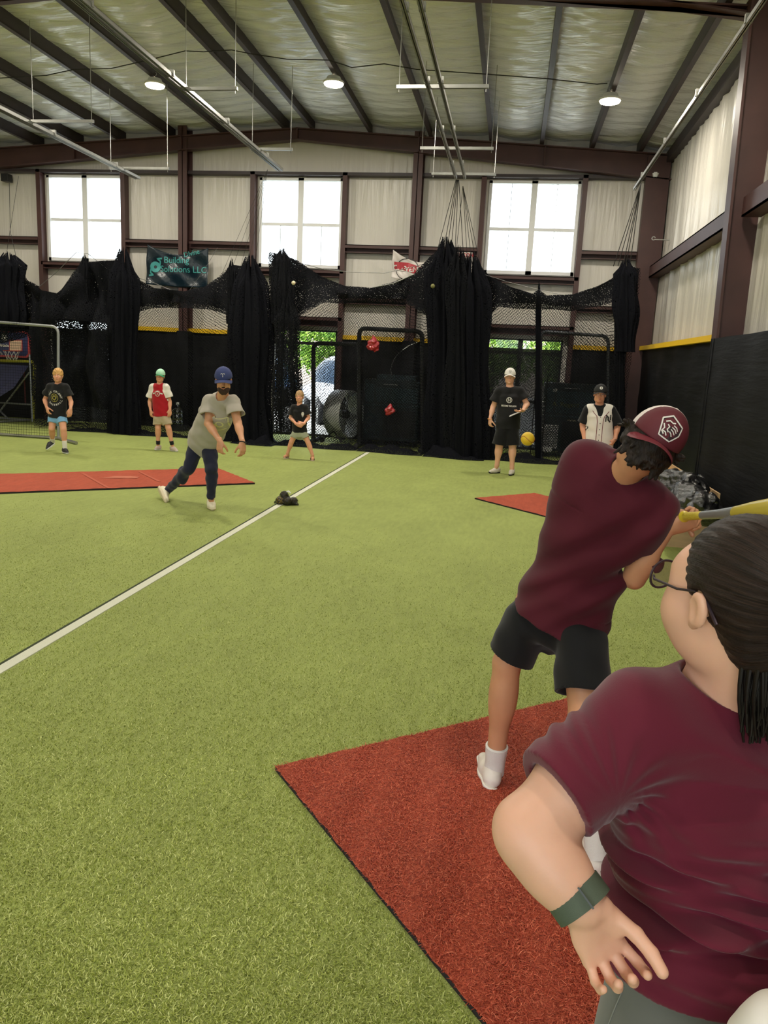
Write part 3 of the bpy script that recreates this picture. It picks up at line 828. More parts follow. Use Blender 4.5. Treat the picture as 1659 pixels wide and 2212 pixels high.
def topz(px, Y):
    x = np.interp(px, [t[0] for t in TOP], [t[0] for t in TOP]); y = np.interp(px, [t[0] for t in TOP], [t[1] for t in TOP])
    return at(float(px), float(y), Y)
def netspan(name, x0, x1, Y, m, label, ztop=None, zbot=0.0, amp=.05, seed=0, pleat=2.0, puddle=True, fr=9, nu=160, nv=70, low=None, parent=None, gain=1.25, group='black practice nets hung across the back of the hall'):
    px = np.linspace(x0, x1, nu); T = np.array([topz(p, Y) for p in px])
    Bt = np.array([at(float(p), 800., Y) for p in px])
    P = np.zeros((nv, nu, 3)); uv = np.zeros((nv, nu, 2))
    xa = T[:, 0]; zt = T[:, 2] if ztop is None else np.full(nu, ztop)
    lowz = np.full(nu, zbot) if low is None else np.array([at(float(p), float(np.interp(p, [q[0] for q in low], [q[1] for q in low])), Y)[2] for p in px])
    for j in range(nv):
        t = j/(nv-1); z = zt*(1-t)+lowz*t
        f1 = np.sin(xa*fr+seed+1.5*np.sin(xa*1.7+seed))*amp+np.sin(xa*fr*2.3+2*seed+z*.8)*amp*.45
        sag = amp*1.6*vnoise(xa*2.2, np.full(nu, z.mean())*2, seed+3, 1.2)
        P[j, :, 0] = xa+.02*np.sin(z*5+xa*3+seed); P[j, :, 1] = Y+f1*(.6+.7*t)+sag; P[j, :, 2] = z
        if puddle and t > .93: P[j, :, 1] -= (t-.93)*2.2*(1+.5*np.sin(xa*4+seed)); P[j, :, 2] = np.maximum(P[j, :, 2], .012+.02*np.abs(np.sin(xa*6)))
        uv[j, :, 0] = xa*gain; uv[j, :, 1] = (zt-z)
    o = sheet(name, P, uv, m, parent)
    return tag(o, label, 'net', group) if label else o
def bunch(x, w, ytop, ybot, Y, label, m=None, seed=0, flare=1.2, dens=1.0, lean=0, parent=None, nn=96):
    """net gathered into a hanging pleated column; x,w picture position and width"""
    c0 = at(x, ytop, Y); c1 = at(x+lean, ybot, Y)
    if ybot > 940: c1[2] = .015
    wm = w*Y/FPX*.52
    nv = 48; P = np.zeros((nv, nn+1, 3)); uv = np.zeros((nv, nn+1, 2)); r_ = np.random.RandomState(seed); ph = r_.uniform(0, 6.28, 6)
    for j in range(nv):
        t = j/(nv-1); c = c0*(1-t)+c1*t
        for i in range(nn+1):
            a = 2*math.pi*i/nn
            pl = 1+.20*math.sin(11*a+ph[0]+t*2)+.12*math.sin(19*a+ph[1]-t*3)+.10*math.sin(5*a+ph[2]+t*4)
            # ragged crown: the net is picked up at separate hooks
            tt = t+max(0, (1-t*7))*.035*math.sin(7*a+ph[3])*1.4
            wid = wm*min(1, .35+t*6)*(1+(flare-1)*t+.12*math.sin(t*9+ph[4]))
            P[j, i] = c+V(wid*pl*math.cos(a), .45*wid*pl*math.sin(a), -(tt-t)*(c0[2]-c1[2])+.05*math.sin(9*a+ph[3])*max(0, 1-t*6))
            uv[j, i] = (a*wm*3.2, t*(c0[2]-c1[2]))
    P[:, :, 2] = np.maximum(P[:, :, 2], .01)
    o = sheet('gathered_net', P, uv, m or M['netb'], parent)
    # inner folds
    P2 = P.copy(); cen = P.mean(1, keepdims=True); P2[:, :, 0] = cen[:, :, 0]+(P[:, :, 0]-cen[:, :, 0])*.55; P2[:, :, 1] = cen[:, :, 1]+(P[:, :, 1]-cen[:, :, 1])*.5
    sheet('inner_fold', P2, uv*1.1+.3, m or M['netb'], o)
    return tag(o, label, 'net', 'nets gathered into bundles') if label else o
# full drops
netspan('back_net', 66, 262, 15.3, M['net2'], 'black net hung across the back left behind the blond boy', seed=1, zbot=.02)
netspan('back_net', 262, 572, 15.35, M['net'], 'black net between the left bundle and the coach, in front of the teal banner', seed=2, zbot=.02)
netspan('back_net', 586, 960, 15.2, M['net'], 'black net in front of the open glass door and the drum fan', seed=3, zbot=.02, amp=.07)
netspan('back_net', 1020, 1384, 15.2, M['net'], 'black net behind the man in the white cap', seed=4, zbot=.02)
# slack rolled folds looped up along the top of each span
for k_, (x0, x1, lo_, lab) in enumerate((
    (-60, 262, [(-60, 760), (60, 720), (130, 690), (262, 700)], 'thick slack folds of net looped along the top of the far left net'),
    (262, 572, [(262, 700), (300, 672), (360, 664), (450, 668), (520, 690), (572, 720)], 'thick slack folds of net sagging below the teal banner'),
    (586, 960, [(586, 740), (640, 690), (700, 656), (800, 654), (880, 656), (960, 700)], 'thick slack folds of net sagging above the open glass door'),
    (1020, 1384, [(1020, 730), (1080, 664), (1160, 668), (1240, 672), (1300, 660), (1384, 640)], 'thick slack folds of net sagging in front of the right window'))):
    netspan('slack_net', x0, x1, 15.05-.03*k_, M['netd'], lab, seed=10+k_, low=lo_, puddle=False, amp=.09, fr=5, nv=30, gain=1.6, group='slack net folds under the hall windows')
    netspan('slack_layer', x0+2, x1-2, 15.16, M['netd'], None, seed=20+k_, low=[(a, b-10) for a, b in lo_], puddle=False, amp=.07, fr=7, nv=24, gain=1.5)
# a second, tighter doubling on the far left and the coach's span
netspan('second_net', 66, 262, 14.95, M['netd'], 'dense doubled net hanging to the floor at the far left', seed=31, amp=.10, zbot=.5, puddle=False)
# bundles
B_ = lambda *a, **k: bunch(*a, **k)
B_(18, 62, 556, 706, 15.0, 'black net bundle at the left edge above the arcade hoop', seed=1)
B_(182, 20, 560, 700, 15.0, 'short net bundle just left of the left window sill', seed=2, m=M['netd'])
B_(268, 52, 556, 985, 14.95, 'dark net bundle beside the teal banner, right of the left window', seed=3, flare=1.1)
B_(540, 66, 572, 985, 14.85, 'broad net bundle hanging right of the coach in the blue cap', seed=4, flare=1.25)
B_(500, 14, 568, 700, 14.9, 'narrow net tail picked up left of the broad bundle by the coach', seed=12, m=M['netd'])
B_(610, 32, 546, 700, 14.85, 'net bundle hanging in front of the middle window', seed=5, flare=1.3, m=M['netd']); B_(620, 46, 660, 935, 14.8, 'veil of net', seed=15, flare=1.1, m=M['net2'])
B_(660, 18, 560, 930, 14.9, 'thin net tail falling beside the glass door', seed=13, m=M['net2'], lean=4) if False else None
B_(962, 56, 538, 990, 14.85, 'tall black net bundle below the double ceiling track, its left half', seed=6, flare=1.3)
B_(1018, 58, 570, 996, 14.75, 'black net bundle left of the man in the white cap', seed=7, flare=1.25)
B_(990, 40, 556, 992, 14.7, 'net folds hanging between the two central bundles', seed=8, m=M['netd'])
B_(1163, 8, 628, 980, 15.0, 'thin dark net tail behind the man in the white cap', seed=9)
B_(1352, 40, 572, 760, 14.9, 'net bundle by the corner column, picked up by ropes', seed=10, flare=.8)
B_(1338, 16, 600, 985, 14.95, 'long narrow net tail beside the corner column', seed=14, m=M['netd'])
# dark net heaped on the floor along the foot of the spans
def heap(x0, x1, Y, h_, label, seed):
    a, b = at(x0, 800, Y)[0], at(x1, 800, Y)[0]; n = int((b-a)/.03)+2
    vs = []; K = 10; r_ = np.random.RandomState(seed)
    ph = r_.uniform(0, 6.28, 8)
    for i in range(n):
        x = a+(b-a)*i/(n-1); hh = h_*(.55+.25*math.sin(x*3+ph[0])+.2*math.sin(x*7.3+ph[1])+.12*math.sin(x*17+ph[2])); e = min(1, min(i, n-1-i)/6)
        for k in range(K):
            t = k/(K-1); w_ = .28+.07*math.sin(x*4+ph[3])
            vs.append((x, Y-w_+2*w_*t, .004+hh*e*math.sin(math.pi*t)**.7+.012*math.sin(x*31+k*2.3+ph[4])*math.sin(math.pi*t)))
    idx = np.arange(n*K).reshape(n, K); F4 = np.stack([idx[:-1, :-1], idx[1:, :-1], idx[1:, 1:], idx[:-1, 1:]], -1).reshape(-1, 4)
    vs = np.array(vs); uv = np.stack([vs[:, 0]*1.5, vs[:, 1]*2+vs[:, 2]*2], -1)
    return tag(mk('floor_net', vs, F4, M['netb'], None, True, uv), label, 'net', 'net folds lying on the turf')
heap(505, 600, 14.85, .22, 'net heaped on the turf behind the coach', 1); heap(600, 780, 15.0, .16, 'net lying on the turf behind the smallest boy', 2)
heap(780, 925, 14.9, .18, 'net lying on the turf below the red bags', 3); heap(925, 1060, 14.75, .26, 'net heaped on the turf under the central bundles', 4)
heap(1060, 1390, 14.9, .16, 'net lying on the turf behind the man in the white cap', 5); heap(150, 505, 15.2, .10, 'low folds of net on the turf behind the boy in red', 6)
# each net is one thing: its drop, slack folds, bundles, ropes and cables are its parts
NROOT = [thing('practice_net', at(160, 985, 15.1)*V(1, 1, 0), 'black practice net left of the teal banner, below the left window', 'net', 'practice nets across the back'),
         thing('practice_net', at(415, 985, 15.1)*V(1, 1, 0), 'black practice net below the teal banner, behind the coach in the blue cap', 'net', 'practice nets across the back'),
         thing('practice_net', at(800, 985, 15.0)*V(1, 1, 0), 'black practice net in front of the glass door, ending in the tall central bundles', 'net', 'practice nets across the back'),
         thing('practice_net', at(1200, 985, 15.0)*V(1, 1, 0), 'black practice net behind the man in the white cap, up to the corner column', 'net', 'practice nets across the back')]
def adopt():
    for o in list(COL.objects):
        if o.parent is None and o.type == 'MESH' and o.name.split('.')[0] in ('back_net', 'slack_net', 'slack_layer', 'second_net', 'gathered_net', 'floor_net', 'rope', 'support_cable'):
            n_ = len(o.data.vertices); co = np.empty(n_*3, np.float32); o.data.vertices.foreach_get('co', co); x_ = co[0::3].mean()
            r_ = NROOT[0 if x_ < -7.65 else 1 if x_ < -4.95 else 2 if x_ < -.72 else 3]
            o.parent = r_; o.matrix_parent_inverse = Matrix.Translation(r_.location).inverted()
            for k_ in ('label', 'category', 'group'):
                if k_ in o: del o[k_]
# ceiling tracks: pairs of galvanised channel hung on cross bars
def track(x, z, y1, y0=BY+.3, w=.021, label='', twin=0):
    t = thing('curtain_track', (x, (y0+y1)/2, z), label, 'curtain track', 'galvanised net tracks under the ceiling')
    for k_ in range(2 if twin else 1):
        xx = x+(k_*twin)
        g = MB().box(xx-w, xx+w, y0, y1, z+.026, z+.03).box(xx-w, xx-w+.003, y0, y1, z-.02, z+.03).box(xx+w-.003, xx+w, y0, y1, z-.02, z+.03).box(xx-w, xx-w*.3, y0, y1, z-.02, z-.017).box(xx+w*.3, xx+w, y0, y1, z-.02, z-.017)
        g.build('rail', M['galv'], t)
        for yy in np.arange(y1-.9, 5, -1.9):
            MB().box(xx-w-.012, xx+w+.012, yy-.02, yy+.02, z-.005, z+.07).build('splice', M['galv'], t)
    return t
track(-7.26, 4.9, 14.5, label='galvanised net track nearest the left window', twin=.06)
track(-4.50, 5.07, 14.5, label='galvanised net track ending left of the middle window', twin=.075)
track(-1.25, 4.97, 14.5, label='double net track ending between the middle and right windows', twin=.16)
track(1.81, 4.82, 14.5, label='net track ending near the corner column')
def hanger(px0, px1, py, Z, label):
    Y = float(next(y for y in np.arange(4, 16.4, .02) if at(px0, py, y)[2] >= Z))
    a, b = at(px0, py, Y), at(px1, py, Y); b[2] = a[2]; b[1] = a[1]
    t = thing('hanging_bar', (a+b)/2, label, 'hanging bar', 'cross bars hung from the purlins')
    MB().box(a[0]-.03, b[0]+.03, Y-.02, Y+.02, a[2]-.02, a[2]+.02).build('bar', M['galv'], t)
    for p in (a, b): MB().tube([p-V(0, 0, .06), V(p[0], p[1], zr(p[0])-.2)], .005, 6).build('threaded_rod', M['galv'], t)
hanger(862, 1050, 188, 4.99, 'cross bar carrying the double track nearest the camera'); hanger(912, 1062, 320, 4.99, 'middle cross bar on the double track')
hanger(936, 1068, 375, 4.99, 'cross bar at the far end of the double track'); hanger(402, 508, 192, 5.10, 'near cross bar on the track left of the middle window')
hanger(545, 628, 322, 5.10, 'far cross bar on the track left of the middle window'); hanger(72, 198, 262, 4.93, 'near cross bar on the leftmost track')
hanger(240, 362, 363, 4.93, 'far cross bar on the leftmost track')
# ropes and trolleys
def rope(pts, r, label, m='rope', name='rope', grp='net ropes'):
    return tag(MB().tube([np.array(p) for p in pts], r, 5).build(name, M[m], None, True), label, 'rope', grp)
k_ = 0
c = at(985, 388, 14.4)
for tx, ty in ((945, 540), (957, 545), (966, 538), (974, 542), (983, 545), (1001, 550)):
    rope([c+V(.01*k_, 0, 0), at(tx, ty, 14.9)], .006, 'rope of the fan running from the double track to the central net bundles', grp='fan of ropes under the double track'); k_ += 1
c = at(1000, 402, 14.4)
for tx, ty in ((985, 548), (1010, 570), (1020, 575), (1030, 578), (1040, 582)):
    rope([c, at(tx, ty, 14.9)], .005, 'rope of the fan running from the double track to the central net bundles', grp='fan of ropes under the double track')
c = at(1385, 395, 14.4)
for tx, ty in ((1325, 575), (1335, 574), (1345, 576), (1352, 572), (1360, 578)):
    rope([c, at(tx, ty, 14.9)], .007, 'dark rope from the end of the right track to the corner bundle', grp='ropes at the corner bundle')
c = at(578, 366, 14.4)
for tx, ty in ((480, 590), (505, 570), (520, 575), (535, 574), (550, 576)):
    rope([c, at(tx, ty, 14.9)], .003, 'thin cord from the track to the broad bundle behind the coach', grp='cords at the broad bundle')
c = at(40, 380, 14.4)
rope([c, at(12, 560, 14.9)], .004, 'black cord dropping to the bundle at the left edge'); rope([at(20, 395, 14.5), at(22, 500, 15), at(36, 560, 15), at(62, 612, 15)], .005, 'black cord from the wall speaker to the net')
# steel support cables along the net tops
def cable(pts, label, r=.006): return tag(MB().tube(pts, r, 5).build('support_cable', M['cable'], None, True), label, 'cable', 'steel cables carrying the nets')
cable([at(x, y, 15.1) for x, y in ((60, 640), (120, 590), (165, 545), (190, 548), (230, 580), (330, 610), (400, 640))], 'steel cable above the far left net')
cable([at(x, y, 15.1) for x, y in ((640, 566), (700, 582), (760, 588), (830, 590), (880, 580), (945, 562))], 'upper steel cable above the middle net')
cable([at(x, y, 15.0) for x, y in ((800, 622), (850, 612), (900, 590), (945, 566))], 'lower steel cable crossing the red and white banner', .010)
cable([at(x, y, 15.0) for x, y in ((1030, 588), (1100, 610), (1180, 630), (1260, 646))], 'steel cable running down behind the man in the white cap')
cable([at(x, y, 15.6) for x, y in ((400, 640), (440, 585), (470, 535))], 'steel cable beside the teal banner', .004)
adopt()
# electric cable slung between the lamps
pts = [at(x, y, 12.6) for x, y in ((-20, 170), (100, 163), (160, 150), (240, 148), (320, 130), (400, 110), (440, 112), (500, 108), (540, 116), (620, 128), (712, 130), (760, 146), (830, 138), (900, 150), (1045, 160), (1180, 170), (1290, 182), (1312, 180))]
tag(MB().tube(pts, .008, 5).build('electric_cable', M['rope'], None, True), 'dark electric cable slung from lamp to lamp under the ceiling', 'cable')
# ================================================================== PEOPLE IN THE HALL
def skin(name, rgb): return mat(name, rgb, .5, sss=.12, noise=.05, nscale=12, bump=.08, bscale=200, bdist=.001)
SK = {'fair': skin('fair_skin', (226, 172, 142)), 'tan': skin('tan_skin', (205, 148, 112)), 'kid': skin('child_skin', (222, 160, 128)), 'warm': skin('warm_skin', (214, 158, 124))}
def cloth(name, rgb, rough=.85, sheen=.15, **k): return mat(name, rgb, rough, sheen=sheen, noise=.06, nscale=6, bump=.12, bscale=450, bdist=.002, spec=.25, **k)
M['eyew'] = mat('eye_white', (225, 222, 215), .3); M['iris'] = mat('eye_iris', (50, 36, 28), .2)
M['lip'] = mat('lip', (188, 110, 98), .5)
C_black = cloth('black_cotton', (24, 24, 26)); C_white = cloth('white_cloth', (228, 222, 212))
def hair_prims(F, c, B, s, k=1.0, top=.012, fringe=0):
    L = lambda x, y, z: np.array(c)+s*(x*B[0]+y*B[1]+z*B[2])
    F.ell(L(0, -.016, .036), np.array((.078+top*.5, .098+top*.5, .084+top))*s, B, 0)
    F.ell(L(0, -.05, -.02), np.array((.068, .055, .055))*s, B, .03*s)
    # keep above the hairline: cut the face away
    F.ell(L(0, .105, -.045), np.array((.075, .055, .098-fringe))*s, B, .012*s, 's')
    F.ell(L(0, .04, -.085), np.array((.12, .075, .075))*s, B, .012*s, 's')
def wrinkle(amp, fr, ph=0, dirv=(0, 0, 1)):
    d = nrm(dirv)
    def f(x, y, z):
        a = x*d[0]+y*d[1]+z*d[2]
        return amp*(np.sin(fr*a+3*np.sin(fr*.31*(x+y)+ph)+ph)*.6+.6*np.sin(fr*.55*(x*1.3-y+z*.4)+2*np.sin(fr*.4*z+ph)))
    return f
def mouthmesh(parent, c, B, s):
    L = lambda x, y, z: np.array(c)+s*(x*B[0]+y*B[1]+z*B[2])
    MB().tube([L(x, .0945-x*x*14, -.0585) for x in np.linspace(-.019, .019, 7)], [.001*s, .003*s, .004*s, .0042*s, .004*s, .003*s, .001*s], 6).build('mouth', M['lip'], parent, True)
def figure(label, J, face, up=(0, 0, 1), s=1.0, w=1.0, legk=1.0, sk='kid', h=.0045, hands=True, hs=None, name='person', body_front=None, belly=0, group=None):
    """skin: one continuous surface from the joints J (world points); a/b = the limb on picture left/right"""
    gr = np.mean([J['toe_a'], J['toe_b']], 0); gr[2] = 0
    root = thing(name, gr, label, 'person', group)
    hs = hs or s
    pts = np.array([p for k_, p in J.items() if not k_.startswith('hand')])
    B = basis(face, up); hc = J['head']
    lo = pts.min(0)-.16*s; hi = pts.max(0)+.16*s; lo[2] = max(lo[2], -.01)
    F = Field(lo, hi, h)
    sv = nrm(J['sh_b']-J['sh_a']); hv = nrm(J['hip_b']-J['hip_a'])
    pel = (J['hip_a']+J['hip_b'])/2; chm = (J['sh_a']+J['sh_b'])/2; sp = chm-pel
    F.loft([(pel-.06*s*nrm(sp), hv, .13*s*w, .09*s*w), (pel+.05*s*nrm(sp), hv, .145*s*w, .095*s*w), (pel+sp*.45, sv*.5+hv*.5, .125*s*w, .09*s*w), (pel+sp*.8, sv, .145*s*w, .10*s*w), (pel+sp*1.0, sv, .10*s*w, .07*s*w)], .03*s, caps=(.04*s, .04*s))
    F.cone(J['sh_a'], J['sh_b'], .052*s*w, .052*s*w, .04*s)
    F.cone(chm+.02*sp, hc+s*hs/s*(-.02*B[1]-.05*B[2]), .058*s*min(w, 1.1), .050*hs, .03*s)
    for q in 'ab':
        limb(F, J['sh_'+q], J['el_'+q], J['wr_'+q], .050*s*w, .038*s*w, .025*hs, .010*s, .02*s)
        limb(F, J['hip_'+q]+.02*sp, J['kn_'+q], J['an_'+q], .085*s*w*legk, .052*s*w*legk, .036*s, .018*s*(legk > .95), .03*s, bd=nrm(-np.array(body_front if body_front is not None else face)))
        F.cone(J['an_'+q], J['heel_'+q]*.72+J['toe_'+q]*.28+(J['an_'+q]-J['heel_'+q])*.35, .034*s, .024*s, .02*s)
    head_prims(F, hc, B, hs)
    if hands:
        for q in 'ab':
            hd = J.get('hand_'+q)
            if hd: hand_prims(F, J['wr_'+q], hd[0], hd[1], hd[2], hs*.98, *hd[3:])
    body = F.build('body', SK[sk] if sk in SK else sk, root)
    return root, body, B, lo, hi, pel, chm, sv, hv, sp
def shirt(root, J, lo, hi, pel, chm, sv, hv, sp, B, mats, s=1.0, w=1.0, hem=.0, sl=.55, slr=.068, h=.0045, amp=.003, fmat=None, hemw=.165, hemd=.115, neckr=.064, name='shirt', belly=0, chw=.175, seed=0, chd=.118, openend=True, fwd=None):
    F = Field(lo-.04, hi+.04, h)
    n = nrm(sp); f = nrm(np.cross(sv, n)) if fwd is None else fwd
    F.loft([(pel-n*hem*s, hv, hemw*s*w, hemd*s*w), (pel+sp*.2+f*0, hv, (hemw-.006)*s*w, (hemd-.002)*s*w+belly), (pel+sp*.5, sv*.5+hv*.5, (hemw*.5+chw*.5-.004)*s*w, (chd-.004)*s*w+belly*.6), (pel+sp*.82, sv, chw*s*w, chd*s*w), (pel+sp*1.02, sv, .115*s*w, .072*s*w)], .02*s, caps=(0, .05*s))
    F.cone(J['sh_a'], J['sh_b'], .066*s*w, .066*s*w, .05*s)
    F.cone(chm, chm+(J['head']-chm)*.22, .085*s, .055*s, .05*s)
    for q in 'ab':
        a = J['sh_'+q]; d = J['el_'+q]-a; L = np.linalg.norm(d); d = d/L
        e = a+d*L*sl; s1 = nrm(np.cross(d, V(.3, .8, .1)))
        F.loft([(e, s1, slr*s*w/.9, slr*s*w/.9), (a+d*L*.12, s1, .068*s*w, .068*s*w), (a, s1, .06*s*w, .06*s*w)], .025*s, caps=(0, .05*s))
        if openend: F.loft([(e-d*.001, s1, (slr/.9-.010)*s*w, (slr/.9-.010)*s*w), (e+d*.05, s1, (slr/.9-.006)*s*w, (slr/.9-.006)*s*w)], .003, 's') if False else F.loft([(e-d*.04, s1, (slr/.9-.018)*s*w, (slr/.9-.018)*s*w), (e+d*.03, s1, (slr/.9-.012)*s*w, (slr/.9-.012)*s*w)], .002, 's')
    nk = chm+(J['head']-chm)*.16
    F.cone(nk, J['head'], neckr*s, .075*s, .004, 's')
    if amp: F.disp(wrinkle(amp, 42/s, seed))
    return F.build(name, mats, root, fmat)
def shorts(root, J, lo, hi, pel, hv, sp, m, s=1.0, w=1.0, to=.75, r0=.115, r1=.085, h=.0045, amp=.003, name='shorts', top=.12, cut=True):
    F = Field(lo-.04, hi+.04, h); n = nrm(sp)
    F.loft([(pel-n*.07*s, hv, .15*s*w, .108*s*w), (pel+n*top*s, hv, .148*s*w, .102*s*w)], .0, caps=(.05*s, 0))
    for q in 'ab':
        a = J['hip_'+q]; d = J['kn_'+q]-a; e = a+d*to; dd = nrm(d)
        F.loft([(e, hv, r1*s*w, r1*s*w), (a+d*.2, hv, r0*s*w*.86, r0*s*w*.98), (a, hv, r0*s*w*.8, r0*s*w*.9)], .03*s, caps=(0, .05*s))
        if cut: F.loft([(e-dd*.03, hv, (r1-.018)*s*w, (r1-.018)*s*w), (e+dd*.03, hv, (r1-.014)*s*w, (r1-.014)*s*w)], .002, 's')
    if amp: F.disp(wrinkle(amp, 45/s, 2))
    return F.build(name, m, root)
def sock(root, J, q, m, s, z0=.06, z1=.2, r=.042, h=.004):
    a = J['an_'+q]; d = nrm(J['kn_'+q]-a)
    MB().lathe(a-d*.03, d, [(0, r*s), (z0*s, r*s*1.02), (z1*s, r*s*1.08), (z1*s+.004, r*s*.9)], 18).build('sock', m, root, True)
def tee_front(c, B): return nrm(B[1])

def mkJ(Y, d):
    """joints from picture points; each value (px, py[, metres nearer(-)/farther(+)])"""
    return {k: at(v[0], v[1], Y+(v[2] if len(v) > 2 else 0)) for k, v in d.items()}
DOWN = V(0, 0, -1)
# ---- blond boy in the black tee
Y0 = 11.8
J = mkJ(Y0, dict(head=(125, 811.5, -.03), neck=(125, 831), sh_a=(108.5, 835), sh_b=(142, 836), el_a=(97, 864, .02), el_b=(153.5, 868, .02), wr_a=(101, 880, -.12), wr_b=(152.5, 884, -.08),
     hip_a=(115, 900), hip_b=(133, 900), kn_a=(112, 926, -.06), kn_b=(137, 928, -.08), an_a=(113.5, 955, .12), an_b=(140, 965, -.06), heel_a=(117.5, 961, .13), toe_a=(102.5, 974, 0), heel_b=(137, 972, -.02), toe_b=(146, 980, -.16)))
J['toe_a'][2] = .02; J['heel_b'][2] = .0; J['toe_b'][2] = .0
fa = nrm(V(.35, -1, -.05))
J['hand_a'] = (nrm(V(.35, -.3, -.7)), V(.5, .9, .2), V(.6, -.6, .2), (.4, .5, .6, .7), .8, .03)
J['hand_b'] = (nrm(V(-.1, -.2, -.95)), V(-.6, .8, 0), V(-.5, -.8, 0), (.4, .45, .5, .5), .8, .03)
root, body, B, lo, hi, pel, chm, sv, hv, sp = figure('boy with blond hair in black t-shirt and light blue shorts, standing in front of netting', J, fa, s=.88, hs=.93)
M['blond'] = mat('blond_hair', (206, 158, 92), .6, noise=.3, nscale=60, bump=.5, bscale=120, stretch=(1, 1, .3))
M['blond2'] = mat('sandy_hair', (176, 140, 96), .6, noise=.3, nscale=60, bump=.5, bscale=120, stretch=(1, 1, .3))
M['dkhair'] = mat('dark_brown_hair', (34, 24, 18), .6, spec=.3, noise=.4, nscale=60, bump=.6, bscale=140, stretch=(1, 1, .3))
def haircut(root, c, B, s, m, top=.014, fringe=.025, h=.004, mess=.004):
    F = Field(np.array(c)-.2*s, np.array(c)+.2*s, h)
    hair_prims(F, c, B, s, 1, top, fringe)
    if mess: F.disp(wrinkle(mess, 110, 1))
    return F.build('hair', m, root)
def face_bits(body, c, B, s, brow): eyes(body, c, B, s, M['eyew'], M['iris'], brow); mouthmesh(body, c, B, s)
haircut(root, J['head'], B, .93, M['blond'], .018, .040)
face_bits(body, J['head'], B, .93, M['blond2'])
sh = shirt(root, J, lo, hi, pel, chm, sv, hv, sp, B, C_black, .88, 1.0, hem=.02, sl=.62, slr=.082, hemw=.178, hemd=.125)
M['goldprint'] = mat('gold_print', (150, 140, 60), .7); M['whiteprint'] = mat('white_print', (215, 212, 205), .7)
tc = chm+sp*-.36; sR = np.array((-B[0][0], -B[0][1], 0)); sR = V(1, 0, 0); sU = nrm(sp)
bv = surf(sh)
decal('shirt_print', sh, bv, tc, sR, sU, *join2(arctext('THE COLONY', .040, .105, 165, -5, .001), arctext('BASEBALL', .040, .115, 215, 345, .001)), M['whiteprint'])
decal('shirt_emblem', sh, bv, tc, sR, sU, *join2(ring2(.055, .062, sy=1.1), ring2(.02, .035), strip2([(-.05, .03), (0, -.06), (.05, .03)], .012), strip2([(-.035, .06), (.0, .02), (.035, .06)], .012), strip2([(-.04, -.02), (.04, .0)], .01)), M['goldprint'])
shorts(root, J, lo, hi, pel, hv, sp, cloth('light_blue_shorts', (120, 170, 210)), .88, .98, to=.50, r0=.105, r1=.094)
blk_shoe, wh_sole = mat('black_shoe', (30, 30, 34), .5), mat('white_sole', (225, 225, 220), .6)
for q in 'ab':
    sock(root, J, q, C_white, .88, .05, .15, .042)
    shoe(root, J['an_'+q], J['heel_'+q], J['toe_'+q], blk_shoe, wh_sole, .0045, .92)
# ---- boy in the red and white raglan shirt
Y0 = 12.9
J = mkJ(Y0, dict(head=(346.3, 812.5, -.02), neck=(345, 830), sh_a=(330, 836), sh_b=(359, 836), el_a=(323.5, 868, .03), el_b=(366.5, 868, .03), wr_a=(325.5, 887, -.04), wr_b=(367, 886, -.04),
     hip_a=(340.5, 901), hip_b=(358, 901), kn_a=(341.5, 925, -.03), kn_b=(364, 925, -.03), an_a=(341.5, 956), an_b=(371, 957), heel_a=(345, 963, .08), toe_a=(335, 969, -.06), heel_b=(370, 965, .07), toe_b=(384, 970.5, -.06)))
for k_ in ('heel_a', 'toe_a', 'heel_b', 'toe_b'): J[k_][2] = 0
J['hand_a'] = (nrm(V(.15, -.1, -1)), V(.5, .8, 0), V(.5, -1, 0), (.4, .5, .6, .6), .8, .03)
J['hand_b'] = (nrm(V(-.05, -.1, -1)), V(-.6, .8, 0), V(-.5, -1, 0), (.4, .5, .6, .6), .8, .03)
fa = nrm(V(.30, -1, .06))
root, body, B, lo, hi, pel, chm, sv, hv, sp = figure('boy in green and white cap and red raglan shirt with white sleeves', J, fa, up=(.12, 0, 1), s=.88, hs=.90)
C_red, C_khaki = cloth('red_cloth', (168, 24, 36)), cloth('khaki_shorts', (176, 160, 132))
ca, cb = J['sh_a'], J['sh_b']
def ragl(q):
    u = np.abs((q-chm)@sv); z = (q-chm)@nrm(sp)
    return np.where(u > .088+np.clip(-z-.06, 0, 1)*.35, 1, 0)*1
sh = shirt(root, J, lo, hi, pel, chm, sv, hv, sp, B, [C_red, C_white], .88, 1.0, hem=-.02, sl=.68, slr=.085, fmat=ragl, hemw=.172)
bv = surf(sh); tc = chm-sp*.22
decal('shirt_print', sh, bv, tc, V(1, 0, 0), nrm(sp), *join2(ring2(.034, .044, sy=1.05), textmesh('A', .05, .001), strip2([(-.09, .0), (-.05, .012)], .02), strip2([(.05, .012), (.09, .0)], .02), arctext('ALABAMA', .02, .053, 150, 30)), M['whiteprint'])
haircut(root, J['head'], B, .90, M['dkhair'], .002, .0)
face_bits(body, J['head'], B, .90, M['dkhair'])
cp_ = cap(root, J['head'], B, .92, mat('mint_cap', (178, 226, 196), .8), mat('green_brim', (40, 150, 100), .8))
shorts(root, J, lo, hi, pel, hv, sp, C_khaki, .88, .98, to=.70, r0=.105, r1=.100)
tan_shoe = mat('pale_pink_shoe', (200, 180, 168), .6)
for q in 'ab':
    sock(root, J, q, C_black, .88, .03, .075, .040)
    shoe(root, J['an_'+q], J['heel_'+q], J['toe_'+q], tan_shoe, wh_sole, .0045, .92)
